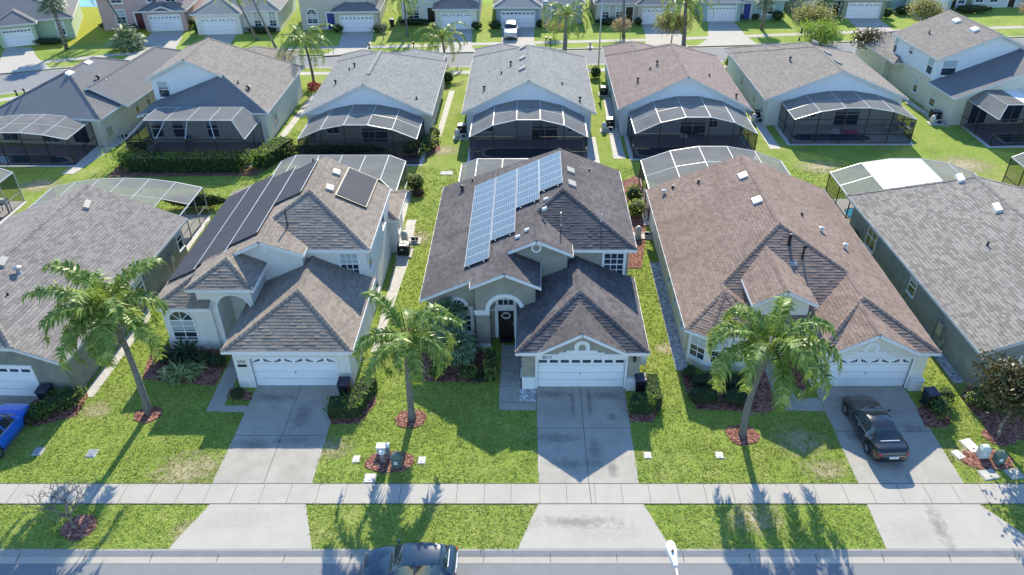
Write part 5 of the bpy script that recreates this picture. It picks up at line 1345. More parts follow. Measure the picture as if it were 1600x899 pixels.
deck(-50.5, -40.6, 62.6, 67.0); enclosure('flat-topped pool cage in front of the slate hip roof at far left', -50.5, -40.6, 62.6, 66.9, 2.45, 3.1, 'barrel', 5, rot=0); pool('dark pool running along the front of the far left cage', [(-50, 62.9), (-42.2, 62.9), (-41.3, 63.4), (-42.6, 64.3), (-46, 64.7), (-50, 64.7)])
deck(43.2, 53, 66.8, 72.3); enclosure('pool cage with a white centre panel beside the two-storey house at far right', 43.2, 53, 66.8, 72.2, 2.6, 3.5, 'mansard', 4, rot=R(4), base=(43.2, 66.8, 0), sides=(1, 1), panel=(1, 2)); pool('blue pool in the cage at the right edge', [(45, 67.5), (52.5, 68), (52.2, 70), (45, 69.6)])
deck(-37, -25.4, 47.6, 53.3, 'deck_pale'); enclosure('low domed pool cage with one open roof bay behind the left edge house', -37, -25.4, 47.75, 53.3, 2.4, 3.2, 'barrel', 6, frame='grey_metal', beam='alu', purl=2, openings=((5, 0),))
deck(-20.4, -10.2, 51.9, 57.7); enclosure('flat-roofed screen cage behind the cream two-storey house', -20.4, -10.2, 51.9, 57.7, 2.6, 3.15, 'mansard', 4, frame='grey_metal', beam='alu')
deck(-5.55, 5.25, 50.6, 57.1); enclosure('flat screen cage between the solar array and the grey gable house', -5.55, 5.25, 51.9, 57.1, 2.6, 3.1, 'mansard', 4, frame='grey_metal', beam='alu', panel=(2, 3))
deck(9.2, 20.8, 52.0, 58.0); enclosure('domed cage with two white panels behind the brown roof', 9.2, 20.8, 52.3, 58.3, 2.4, 3.7, 'barrel', 5, frame='bronze', beam='alu', panel=(), openings=())
deck(24.1, 35.6, 51.0, 56.0, 'deck_pale'); enclosure('pool cage with a bright white roof section behind the right edge house', 24.1, 35.6, 51.2, 55.9, 2.45, 3.7, 'barrel', 5, frame='bronze', beam='alu', panel=(1, 2), purl=2)
pool('bright turquoise pool in the cage with the white roof section', kidney(25.0, 30.5, 52.0, 54.6), 'pool_l')
deck(40, 48, 52, 58.5); enclosure('corner of a dark pool cage at the right edge of the picture', 40.0, 48, 52.3, 58.5, 2.6, 3.2, 'mansard', 3)
deck(-50, -41.4, 49, 55.6, 'deck_pale'); enclosure('corner of a white-framed screen cage at the left edge', -50, -41.3, 49.5, 55.6, 2.6, 3.1, 'mansard', 3, frame='alu', beam='alu')
# ------------------------------------------------------------------ far row of houses across the back street
def far_house(label, x0, x1, gx0, gx1, yg, yr, wallm, roofm, kind='slot', rot=0.0, door=None, wins=(), two=False, dmat='dark_door', gd=(0.7, 0.7), entry=None, roofg=None, depth=12, gable=False, hood=False):
    T = Thing('house', label, 'house', ((x0 + x1) / 2, yg, 0), rot); ze = 2.8; p = .45
    a, b = gx0 - gd[0], gx1 + gd[1]; hz = ze + p * (b - a + .8) / 2
    top = 5.4 if two else ze
    mb = MB()
    mb.box(a, yg + .15, 0, b, yr + 1, 2.68)
    mb.box(a, yg, 0, gx0, yg + .149, 2.68); mb.box(gx1, yg, 0, b, yg + .149, 2.68); mb.box(gx0, yg, 2.13, gx1, yg + .149, 2.68)
    mb.box(x0, yr, 0, x1, yr + depth, top - .12)
    T.part('wall', mb, wallm, fix=True)
    roof(T, hip(a - .4, b + .4, yg - .45, yr + (b - a) * .5 + 3, ze, hz, True, False), roofm, M['off_white'], tabbed=False)
    roof(T, hip(x0 - .4, x1 + .4, yr - .4, yr + depth + .4, top, top + p * min((x1 - x0 + .8) / 2, (depth + .8) / 2), True, True, run=min((x1 - x0 + .8) / 2, (depth + .7) / 2)), roofm, M['off_white'], tabbed=False)
    garage_door(T, gx0, gx1, yg + .0, 2.13, kind, .13, inset=.1)
    if door is not None:
        front_door(T, (door, yr, .05), (0, -1), 1.0, 2.15, dmat, trim=.16)
    for w_ in wins:
        x, z, ww, hh, ar = w_[:5]; bl = w_[5] if len(w_) > 5 else .5
        window(T, (x, yr, z), (0, -1), ww, hh, ar, .13, (2, 4) if hh > 1 else (2, 2), blind=bl)
    if entry is not None:
        ex, ew, eh = entry; eb = MB(); r = ew / 2
        ff = facemap((ex, yr, 0), (0, -1))
        eb.ring([(-r, 0), (r, 0)] + [(r * math.cos(math.pi * k / 10), eh + r * math.sin(math.pi * k / 10)) for k in range(11)], [(-r - .25, -.001), (r + .25, -.001)] + [((r + .25) * math.cos(math.pi * k / 10), eh + (r + .25) * math.sin(math.pi * k / 10)) for k in range(11)], ff, 0, .16)
        T.part('entry_arch', eb, M['white'], fix=True)
    if gable:
        xm = (gx0 + gx1) / 2; gz = ze + .62
        roof(T, [[(xm, yg - .48, gz), (xm - 1.6, yg - .48, ze + .01), (xm, yg + 1.1, gz)], [(xm, yg - .48, gz), (xm + 1.6, yg - .48, ze + .01), (xm, yg + 1.1, gz)]], roofm, M['off_white'], tabbed=False)
        gb = MB(); gb.prism([(xm - 1.3, ze - .1), (xm + 1.3, ze - .1), (xm, gz - .16)], lambda u, v, d: (u, d, v), yg - .1, yg + .3); T.part('gable', gb, wallm, fix=True)
    if hood:
        xm = (gx0 + gx1) / 2; hb = MB(); fh = facemap((xm, yg, 0), (0, -1)); A = (gx1 - gx0) / 2
        arc = lambda rr, k: ((A + rr) * math.cos(math.pi * k / 12), 2.13 + .12 + (.42 + rr) * math.sin(math.pi * k / 12))
        hb.ring([arc(0, k) for k in range(13)], [arc(.16, k) for k in range(13)], fh, 0, .08); T.part('door_arch', hb, M['white'], fix=True)
    return T
far_house('pink two-storey house with a gabled garage across the back street', -58, -46.9, -51.3, -47.3, 105.3, 106.6, WALL['pink'], SH['slate'], 'arch', R(6), -53.0, ((-55.4, .9, 1.2, 1.7, False), (-55.4, 3.6, 1.3, 1.3, False, .3), (-50.8, 3.6, 1.2, 1.3, False, .3), (-48.4, 3.6, 1.2, 1.3, False, .6)), True, 'mat_red', gable=True)
far_house('cream single-storey house with a grey hip garage across the back street', -44.3, -33.9, -43.8, -39.4, 104.2, 105.4, WALL['cream'], SH['grey'], 'sun', R(4), None, ((-36.7, .7, .8, 2.0, True), (-34.7, .7, .8, 2.0, True)), entry=(-38.4, 1.0, 2.0))
far_house('taupe house with dark hip roof behind the palm on the near verge', -31, -20.8, -25.5, -21.2, 105.2, 106.5, WALL['tan'], SH['slate'], 'arch', R(3), -27.0, ((-29.5, .9, 1.3, 1.8, True),), True, 'blue_door')
far_house('grey house with a brown hip garage and an arched door hood', -17.8, -7.0, -12.1, -8.0, 106.6, 109.3, WALL['greige'], SH['rose'], 'sun', R(1), -13.7, ((-16.2, .8, 1.6, 1.6, False, .4), (-13.9, 3.2, .9, 1.2, False, .3)), True, hood=True)
far_house('blue-grey house with the silver car on its drive', -4.6, 7.4, -3.9, .6, 107.6, 109.6, WALL['blue'], SH['grey'], 'slot', R(1), 2.2, ((5.6, .8, 1.4, 1.6, False),), entry=(2.2, 1.3, 2.2), dmat='off_white')
far_house('beige house with two arched windows behind the tan bushes', 9.3, 21.0, 15.7, 20.3, 109.0, 109.8, WALL['tan'], SH['slate'], 'sun', R(1), 13.9, ((10.6, .8, .85, 2.0, True), (12.5, .8, .85, 2.0, True)))
far_house('pale teal house with a blue front door across the back street', 24.6, 36.0, 25.1, 29.0, 110.6, 111.6, WALL['teal'], SH['grey'], 'arch', R(1), 30.8, ((33.8, .8, 1.5, 1.7, False),), dmat='blue_door', hood=True)
far_house('moss green house behind the yellowing tree', 38.1, 50.6, 45.3, 49.9, 112.2, 113.3, WALL['moss'], SH['grey'], 'sun', R(0), 44.0, ((40.0, .8, 1.2, 2.0, True),))
far_house('sand house with a pair of garage doors at the top right', 53.8, 65, 56.2, 61.3, 116.0, 117.4, WALL['teal'], SH['slate'], 'arch', R(3), 62.9, ((64.2, .8, .9, 1.6, False),))
far_house('white house cut off at the top right corner', 66.2, 80, 74.8, 79, 117.2, 118.6, WALL['lilac'], SH['slate'], 'slot', R(2), 72.2, ((67.2, .8, 1.1, 1.6, False), (69.4, .8, 1.1, 1.6, False)))
far_house('mint green house with an arched window at the top left corner', -72.5, -59.2, -67.0, -63.2 - .6, 98.6, 100.0, WALL['mint'], SH['slate'], 'slot', R(22), None, ((-60.6, .6, .8, 2.0, True),), gd=(.6, .5))
# ------------------------------------------------------------------ planting
feather_palm('tall palm leaning a little in the lawn left of the cream house', (-20.82, 30.75), (-20.95, 30.9, 6.75), 25, 3.6, 11, (1.4, 2.6), (84, -30), .82, (.19, .13), .10, 52, lw=.115, bias=(R(200), .35), hang=.9)
feather_palm('palm with open yellow-green fronds in the lawn between the cream and the taupe house', (-6.37, 30.25), (-6.2, 30.3, 5.45), 15, 3.5, 23, (1.7, 2.6), (66, -30), .66, (.19, .13), -.05, 52, lw=.115, hang=.9)
feather_palm('heavy palm with long hanging fronds in front of the brown-roofed house', (11.22, 29.04), (11.75, 29.2, 5.6), 20, 4.3, 34, (2.5, 3.2), (78, 0), .80, (.19, .14), -.22, 58, lw=.115, hang=1.3)
feather_palm('palm on the near verge beside the pale blue gable house', (-24.34, 84.14), (-24.75, 84.3, 4.7), 21, 4.0, 45, (1.6, 2.5), (65, -25), .6, (.16, .11), .1, 26, lw=.11)
feather_palm('drooping palm on the near verge behind the cool grey roof', (-10.16, 91.75), (-10.4, 91.5, 2.9), 21, 3.9, 56, (2.3, 3.0), (70, -5), .62, (.17, .12), 0, 28, lw=.11, hang=1.3)
feather_palm('thick-trunked palm behind the central grey roof', (4.33, 95.6), (4.5, 95.6, 4.5), 23, 4.3, 67, (2.2, 3.0), (75, -20), .62, (.3, .22), 0, 28, lw=.11, hang=1.2)
feather_palm('thick-trunked palm behind the rose-brown roof', (19.71, 98.31), (19.4, 98.3, 5.6), 23, 4.5, 78, (1.9, 2.8), (75, -25), .65, (.28, .2), 0, 28, lw=.11, hang=1.1)
feather_palm('thin tall palm in front of the pink house', (-54.9, 106.3) if False else (-54.3, 104.6), (-56.6, 104.6, 6.6), 18, 3.5, 81, (1.6, 2.6), (60, -30), .55, (.13, .09), 0, 22, lw=.11)
feather_palm('thin tall palm in front of the cream house with the grey hip garage', (-35.9, 101.4), (-38.0, 101.2, 7.2), 18, 3.6, 82, (1.8, 2.8), (60, -30), .55, (.15, .1), 0, 22, lw=.11)
feather_palm('tall dark palm on the far verge next to the cream house', (-32.06, 96.93), (-34.4, 96.9, 8.0), 18, 3.6, 83, (1.8, 2.8), (60, -30), .55, (.15, .1), 0, 22, lw=.11)
feather_palm('shaggy palm in front of the grey house with the arched door hood', (-16.34, 103.22), (-16.4, 103.2, 4.9), 20, 3.6, 84, (1.9, 2.8), (65, -25), .55, (.15, .1), 0, 22, lw=.11)
feather_palm('palm trunk rising out of the picture in front of the beige house', (12.5, 103.0), (12.0, 103.0, 8.2), 11, 2.5, 85, (1.8, 2.6), (60, -20), .5, (.2, .15), 0, 18, lw=.11)
feather_palm('palm at the right edge on the near side of the back street', (66.5, 99.0), (66.0, 99.0, 2.6), 11, 2.0, 86, (1.8, 2.6), (60, -10), .5, (.14, .1), 0, 18, lw=.11)
fan_palm('fan palm with a round crown in front of the mint green house', (-58.9, 97.3), 5.4, 3, 40, .95, 1.05, trunk=.24)
fan_palm('fan palm with a stout pale trunk in front of the pale teal house', (31.8, 106.6), 3.7, 4, 34, .85, .9, trunk=.24)
fan_palm('fan palm pressed against the moss green house', (40.6, 108.8), 3.2, 5, 34, .9, 1.0, trunk=.2)
fan_palm('broad palmetto clump at the corner of the back street lawn', (-51.0, 97.6), .7, 6, 46, 1.05, 1.5, name='palmetto', cat='shrub')
limb_tree('bare grey sapling in a mulch ring on the front verge', (-20.94, 22.99), 2.9, .75, M['myrtle'], 4, bare=True, trunk=.07, fork=.33, levels=4, name='bare_tree')
limb_tree('broad-leaved magnolia in front of the house at the right edge', (24.7, 28.95), 4.4, .62, M['magnolia'], 9, 5200, .24, trunk=.11, fork=.36, levels=3, clump=.75, name='magnolia_tree')
limb_tree('yellowing tree on the far verge behind the rose-brown roof', (18.3, 99.6), 4.6, .85, M['myrtle'], 10, 4200, .26, trunk=.1, fork=.3, clump=.85)
limb_tree('wide yellowing tree in front of the moss green house', (37.3, 102.6), 4.4, .95, M['myrtle'], 11, 5600, .26, trunk=.12, fork=.3, clump=1.0)
limb_tree('yellow-green tree hiding part of the paired garage doors', (54.2, 107.2), 4.2, .95, M['myrtle'], 12, 5200, .26, trunk=.12, fork=.3, clump=1.0)
limb_tree('small tan tree on the lawn at the top right', (69.8, 109.6), 3.6, .8, M['pinkish'], 13, 1800, .2, trunk=.08, fork=.3, clump=.6)
limb_tree('small tan tree in front of the beige house', (12.0, 102.2), 3.0, .8, M['pinkish'], 14, 1500, .2, trunk=.07, fork=.3, clump=.5)
limb_tree('small tan tree partly behind the thick-trunked palm', (3.1, 102.8), 2.6, .8, M['pinkish'], 15, 1200, .2, trunk=.07, fork=.3, clump=.5)
limb_tree('leafless twiggy tree on the lawn of the grey house across the street', (-19.3, 101.6), 2.9, .75, M['myrtle'], 16, bare=True, trunk=.07, fork=.3, levels=4, name='bare_tree')
limb_tree('round green tree just behind the pale grey-brown gable roof', (33.6, 89.9), 4.9, .7, M['hedge'], 17, 4200, .22, trunk=.1, fork=.4, clump=.8)
limb_tree('dark magnolia rising behind the pale grey-brown roof', (40.0, 91.0), 4.6, .55, M['magnolia'], 18, 1700, .26, trunk=.08, fork=.3, clump=.7, name='magnolia_tree')
limb_tree('straggly yellow tree at the left edge near the street bend', (-68.6, 90.0), 5.4, .9, M['myrtle'], 19, 2600, .24, trunk=.11, fork=.3, clump=.8)

HG, HL, DK = M['hedge'], M['hedge_l'], M['dark_leaf']
# hedges of the back gardens
a, b = G(180, 270), G(398, 268)
mulch_bed('mulch_bed', [(a[0] - .3, a[1] - .9), (b[0] + .4, b[1] - .9), (b[0] + 2.6, b[1] + 4.5), (b[0] + 1.2, b[1] + 5.2), (b[0] - .5, b[1] + 1.6), (a[0] - .3, a[1] + 1.8)])
shrub('hedge', 'long clipped hedge wrapping the screened patio of the two-storey house', 'hedge', [((a[0] + b[0]) / 2, a[1] + .75, (b[0] - a[0]) / 2, 1.0, 1.5), (b[0] + 1.05, b[1] + 2.6, .9, 2.6, 1.45, 0, R(-22)), (a[0] + .6, a[1] + 2.6, .9, 1.6, 1.4)], HG, 75, .17, True, 21)
c, d = G(560, 247), G(640, 250)
mulch_bed('mulch_bed', [(c[0], c[1] - .8), (d[0] + .6, d[1] - .9), (d[0] + 2.6, d[1] + 2.2), (d[0] + 2.0, d[1] + 5.3), (d[0] + .6, d[1] + 5.2), (d[0], d[1] + 1.4), (c[0], c[1] + 1.2)])
shrub('hedge', 'pale clipped hedge curling round the corner of the blue chair cage', 'hedge', [(c[0] - 2.6, c[1] + 1.0, 6.6, .55, .9), (d[0] + .3, d[1] + .9, 1.3, 1.1, 1.35), (d[0] + 1.4, d[1] + 2.6, .9, 1.6, 1.3, 0, R(-15)), (d[0] + 1.7, d[1] + 4.6, .75, 1.2, 1.2)], HL, 38, .2, False, 22, core=.82)
shrub('bush', 'pale bush at the left corner of the blue chair cage', 'bush', [(*G(448, 242), 1.1, 1.2, 1.2)], HL, 55, .17, False, 23)
shrub('bush', 'round green bush beside the flat-roofed cage of the cream house', 'bush', [(*G(651, 297), .9, 1.0, 1.5)], HL, 60, .17, False, 24)
shrub('bush', 'small red-leaved bush below the round green one', 'bush', [(*G(654, 306), .6, .5, .6)], M['red_leaf'], 60, .15, False, 25)
shrub('hedge', 'leafy hedge beside the open roof bay of the left cage', 'hedge', [(-23.3, 50.8, .95, 2.6, 1.7), (-26.8, 54.6, 3.2, .5, 1.3)], HG, 50, .2, False, 26, core=.8)
mulch_bed('mulch_bed', [(-24.5, 47.6), (-22.2, 47.6), (-21.9, 53.6), (-24.5, 53.6)])
mulch_bed('mulch_bed', [G(975, 420), G(1002, 420), G(1010, 370), G(1003, 270), G(972, 285), G(985, 340)])
shrub('bush', 'white-flecked bush between the taupe and the brown-roofed house', 'bush', [(*G(990, 315), .8, .9, 1.4)], HG, 60, .18, False, 27)
shrub('bush', 'pale green bush in the gap between the taupe and the brown-roofed house', 'bush', [(*G(994, 336), .8, 1.0, 1.3)], HL, 60, .17, False, 28)
shrub('bush', 'small bush under the wall window of the right edge house', 'bush', [(*G(1330, 378), .7, .9, 1.0)], HL, 60, .15, False, 29)
# beds of the left edge house
mulch_bed('mulch_bed', [G(30, 640), G(52, 668), G(120, 650), G(138, 620), G(132, 598), G(100, 600)])
shrub('hedge', 'sunlit wedge of hedge beside the blue car', 'hedge', [(-25.75, 31.1, 1.5, .62, 1.05, 0, R(42)), (-26.6, 30.3, .6, .6, .9)], HG, 75, .15, False, 31, core=.8)
# beds of the cream house
mulch_bed('mulch_bed', [G(222, 592), G(236, 548), G(262, 540), G(352, 548), G(352, 575), G(336, 604)])
shrub('bush', 'dark round bush at the left end of the cream house bed', 'bush', [(*G(258, 566), .62, .6, 1.15)], DK, 90, .13, False, 32)
strap_plant('strap_plant', 'dark arching plant under the arched window of the cream house', G(290, 562), 90, 1.15, M['dark_leaf'], 33, .12, spread=.35, z=.35)
strap_plant('strap_plant', 'pale striped ground plant in front of the cream house bed', G(287, 586), 190, .75, M['var_leaf'], 34, .10, spread=.95, z=.12)
shrub('bush', 'dark low bush at the right of the arching plant', 'bush', [(*G(322, 566), .55, .5, .8)], DK, 90, .13, False, 35)
shrub('bush', 'dark low bush beside the entrance tower of the cream house', 'bush', [(*G(342, 570), .6, .5, .75)], DK, 90, .13, False, 36)
mulch_bed('mulch_bed', [G(354, 622), G(360, 608), G(372, 606), G(392, 614), G(394, 626)])
shrub('bush', 'small clipped bush at the garage corner of the cream house', 'bush', [(*G(372, 620), .42, .45, .55)], DK, 90, .12, False, 37)
mulch_bed('mulch_bed', [G(512, 650), G(520, 664), G(562, 662), G(588, 630), G(586, 600), G(560, 600)])
shrub('hedge', 'corner hedge at the right of the cream house drive', 'hedge', [(*G(540, 645), .95, .55, .9), (*G(566, 626), .5, 1.25, .95, 0, R(-18))], HG, 80, .13, True, 38, core=.85)
# beds of the taupe house
mulch_bed('mulch_bed', [G(645, 596), G(650, 560), G(700, 520), G(776, 560), G(777, 594), G(760, 598)])
fan_palm('dark feathery fan palm under the arched window of the taupe house', G(716, 575), 1.5, 41, 40, .6, .75, trunk=.08, name='palmetto', cat='shrub')
fan_palm('second dark fan palm nearer the wall of the taupe house', G(704, 545), 2.2, 42, 36, .6, .75, trunk=.08, name='palmetto', cat='shrub')
shrub('bush', 'dark tall bush filling the bed left of the entry', 'bush', [(*G(722, 560), 1.2, .9, 1.6)], DK, 75, .15, False, 43)
shrub('bush', 'speckled pale bush under the fronds of the middle palm', 'bush', [(*G(684, 588), .62, .55, .95)], HL, 90, .12, False, 44)
shrub('bush', 'speckled bush in the centre front of the taupe house bed', 'bush', [(*G(732, 590), .6, .5, .9)], HL, 90, .12, False, 45)
shrub('hedge', 'upright speckled hedge beside the front walk', 'hedge', [(*G(767, 580), .36, 1.05, 1.0)], HL, 110, .12, True, 46, core=.85)
strap_plant('strap_plant', 'spiky grey plant between the speckled bush and the walk hedge', G(750, 592), 60, .6, M['dark_leaf'], 47, .06, spread=.3)
mulch_bed('mulch_bed', [G(982, 640), G(984, 660), G(1020, 660), G(1036, 630), G(1026, 596), G(1008, 600)])
shrub('hedge', 'corner hedge at the right of the taupe house drive', 'hedge', [(*G(1000, 640), .62, .5, .95), (*G(1018, 622), .45, 1.2, 1.0)], HG, 85, .13, True, 48, core=.85)
# beds of the brown-roofed house
mulch_bed('mulch_bed', [G(1062, 580), G(1072, 610), G(1090, 640), G(1195, 645), G(1218, 640), G(1195, 580), G(1160, 585), G(1100, 590)])
mulch_bed('mulch_bed', [G(1228, 560), G(1243, 600), G(1262, 620), G(1262, 612), G(1240, 560)])
shrub('bush', 'small clipped bush at the left corner of the bay window', 'bush', [(*G(1076, 588), .42, .42, .75)], DK, 95, .12, False, 51)
shrub('hedge', 'low dark hedge under the bay window', 'hedge', [(*G(1102, 604), .8, .4, .75), (*G(1150, 604), .9, .4, .75)], DK, 80, .13, True, 52, core=.85)
shrub('bush', 'wide dark bush in front of the bay window hedge', 'bush', [(*G(1098, 626), 1.05, .7, .85), (*G(1150, 628), 1.0, .7, .8)], DK, 80, .13, False, 53)
mulch_bed('mulch_bed', [G(1432, 640), G(1446, 668), G(1482, 668), G(1490, 640), G(1470, 612)])
shrub('bush', 'rounded bush beside the dark bin of the brown-roofed house', 'bush', [(*G(1466, 648), .65, .75, 1.1), (*G(1475, 628), .5, .7, .95)], HG, 85, .13, False, 54)
mulch_bed('mulch_bed', [G(1500, 620), G(1540, 668), G(1600, 690), G(1620, 660), G(1560, 600), G(1516, 600)])
shrub('bush', 'yellow-green bush at the corner of the right edge house', 'bush', [(*G(1526, 632), .7, .7, 1.2), (*G(1548, 640), .7, .6, .9)], HG, 80, .14, False, 55)
for i, (u, v, rr) in enumerate(((232, 648, .72), (642, 655, .85), (1160, 680, .85), (124, 824, .8), (1560, 682, .8), (608, 722, 1.25), (1542, 718, 1.3), (491, 132, .8))):
    x, y = G(u, v); sheet('mulch_ring', disc(x, y, rr, 18, .9 if i < 5 else .6, .1, i), .038, M['mulch'], thick=.05)
# shrubs of the far side, each in front of its house
for i, (u, v, rx, h, m, lab) in enumerate((
    (297, 45, 1.0, 1.3, HG, 'green bush at the right of the pink house drive'), (312, 52, 1.1, 1.2, HG, 'bush between the pink and the cream far house'),
    (410, 53, 2.4, .9, DK, 'dark low hedge under the arched windows of the cream far house'), (378, 50, .6, .9, DK, 'small dark bush by the cream far house entry'),
    (528, 52, .8, 1.1, HG, 'bush at the left of the taupe far house garage'), (505, 46, 1.5, 1.2, DK, 'dark bush under the far taupe house window'),
    (594, 52, 1.2, 1.1, HG, 'clipped bush at the right of the taupe far house drive'), (648, 40, 2.6, .9, DK, 'dark hedge under the far grey house window'),
    (745, 47, .9, 1.1, HG, 'bush at the right of the arched hood garage'), (773, 46, 1.0, 1.2, HG, 'bush at the left of the silver car'),
    (843, 44, .6, 1.1, DK, 'dark square bush beside the blue-grey house door'), (955, 40, 2.6, 1.0, DK, 'dark hedge below the two arched windows'),
    (997, 41, .6, 1.1, DK, 'dark square bush at the left of the beige house drive'), (1155, 32, .7, 1.0, DK, 'dark bush beside the blue front door'),
    (1180, 32, .6, .9, DK, 'small bush under the fan palm'), (1215, 33, 1.0, 1.4, HG, 'bush at the right corner of the teal house'),
    (1318, 28, .5, 1.0, DK, 'dark bush at the left of the moss house garage'), (1385, 29, 1.0, 1.4, HG, 'bush at the right of the moss house garage'),
    (1412, 24, 1.5, 1.3, DK, 'dark bush beside the paired garage doors'), (1520, 22, 3.2, 1.3, DK, 'dark hedge in front of the house at the top right corner'),
    (72, 70, 2.4, .8, DK, 'low dark hedge along the mint green house'), (172, 46, 1.6, 1.0, DK, 'dark bush at the left corner of the pink house'), (206, 52, .9, 1.2, DK, 'round dark bush by the pink house entry'))):
    x, y = G(u, v); shrub('bush', lab, 'bush', [(x, y + .3, rx, .7, h)], m, 28, .24, False, 70 + i, core=.85)
for i, (u, v, lab) in enumerate(((930, 122, 'small bush between the central grey and the rose-brown house'), (1140, 106, 'small bush at the far corner of the rose-brown house'), (1355, 103, 'small bush at the far corner of the two-storey house'), (700, 130, 'dark bush at the right wall of the cool grey house'))):
    x, y = G(u, v); shrub('bush', lab, 'bush', [(x, y, .7, .8, 1.4)], HG, 45, .2, False, 110 + i, core=.85)
bx = G(491, 142); T = Thing('planter_bed', 'brown plant clump round the palm beside the pale blue gable house', 'plant', bx); q = MB(); blob_leaves(q, (bx[0], bx[1], .5), (.7, .8, .5), 300, .25, random.Random(5)); T.part('foliage', q, M['red_leaf'])
# ------------------------------------------------------------------ cars
def interp(tab, x):
    for i in range(len(tab) - 1):
        if tab[i][0] >= x >= tab[i + 1][0]:
            t = (tab[i][0] - x) / (tab[i][0] - tab[i + 1][0]); p0 = tab[max(i - 1, 0)]; p1 = tab[i]; p2 = tab[i + 1]; p3 = tab[min(i + 2, len(tab) - 1)]
            out = []
            for k in range(1, len(p1)):
                h = p2[0] - p1[0]
                m1 = (p2[k] - p0[k]) / (p2[0] - p0[0]) * h if p2[0] != p0[0] else 0; m2 = (p3[k] - p1[k]) / (p3[0] - p1[0]) * h if p3[0] != p1[0] else 0
                m1 *= .6; m2 *= .6
                out.append((2 * t ** 3 - 3 * t ** 2 + 1) * p1[k] + (t ** 3 - 2 * t ** 2 + t) * m1 + (-2 * t ** 3 + 3 * t ** 2) * p2[k] + (t ** 3 - t ** 2) * m2)
            return out
    return list(tab[-1][1:])
SEDAN = dict(tab=[(2.43, .34, .50, .56, .44, .34), (2.37, .26, .58, .65, .62, .48), (2.22, .2, .66, .74, .77, .60), (1.9, .18, .74, .82, .87, .70), (1.35, .17, .82, .92, .91, .74), (.95, .17, .87, .97, .91, .74), (.15, .17, .90, 1.37, .91, .60), (-.5, .17, .91, 1.44, .91, .60), (-1.05, .17, .93, 1.36, .91, .58), (-1.78, .18, .96, 1.05, .90, .68), (-2.12, .2, .96, 1.04, .86, .66), (-2.32, .26, .9, .97, .77, .60), (-2.40, .32, .74, .8, .66, .5), (-2.43, .36, .6, .66, .56, .42)],
    ws=(.95, .15), rw=(-1.05, -1.78), side=[(.55, -.28), (-.36, -1.15), (-1.2, -1.42)], wheels=(1.45, -1.38), r=.33)
HATCH = dict(tab=[(2.05, .34, .55, .62, .46, .38), (1.99, .27, .63, .7, .62, .5), (1.88, .22, .71, .78, .74, .6), (1.6, .19, .80, .88, .84, .70), (1.1, .18, .90, 1.0, .86, .72), (.85, .18, .94, 1.04, .87, .72), (.15, .18, .97, 1.46, .88, .60), (-.5, .18, .99, 1.52, .88, .61), (-1.35, .18, 1.02, 1.46, .87, .57), (-1.82, .22, 1.04, 1.12, .84, .62), (-2.0, .3, .9, .96, .76, .58), (-2.05, .4, .62, .68, .68, .5)],
    ws=(.85, .15), rw=(-1.35, -1.82), side=[(.5, -.3), (-.38, -1.05), (-1.1, -1.4)], wheels=(1.25, -1.28), r=.32)
SUV = dict(tab=[(2.3, .4, .7, .78, .62, .52), (2.2, .28, .88, .94, .80, .66), (1.8, .24, .98, 1.06, .9, .74), (1.1, .22, 1.05, 1.14, .92, .76), (.85, .22, 1.07, 1.16, .92, .76), (.2, .22, 1.1, 1.62, .92, .66), (-.5, .22, 1.1, 1.7, .92, .67), (-1.7, .22, 1.12, 1.66, .9, .64), (-2.1, .28, 1.12, 1.3, .88, .66), (-2.25, .35, .9, 1.0, .82, .6), (-2.3, .45, .7, .76, .74, .5)],
    ws=(.85, .2), rw=(-1.7, -2.1), side=[(.5, -.4), (-.48, -1.2), (-1.28, -1.75)], wheels=(1.4, -1.4), r=.36)
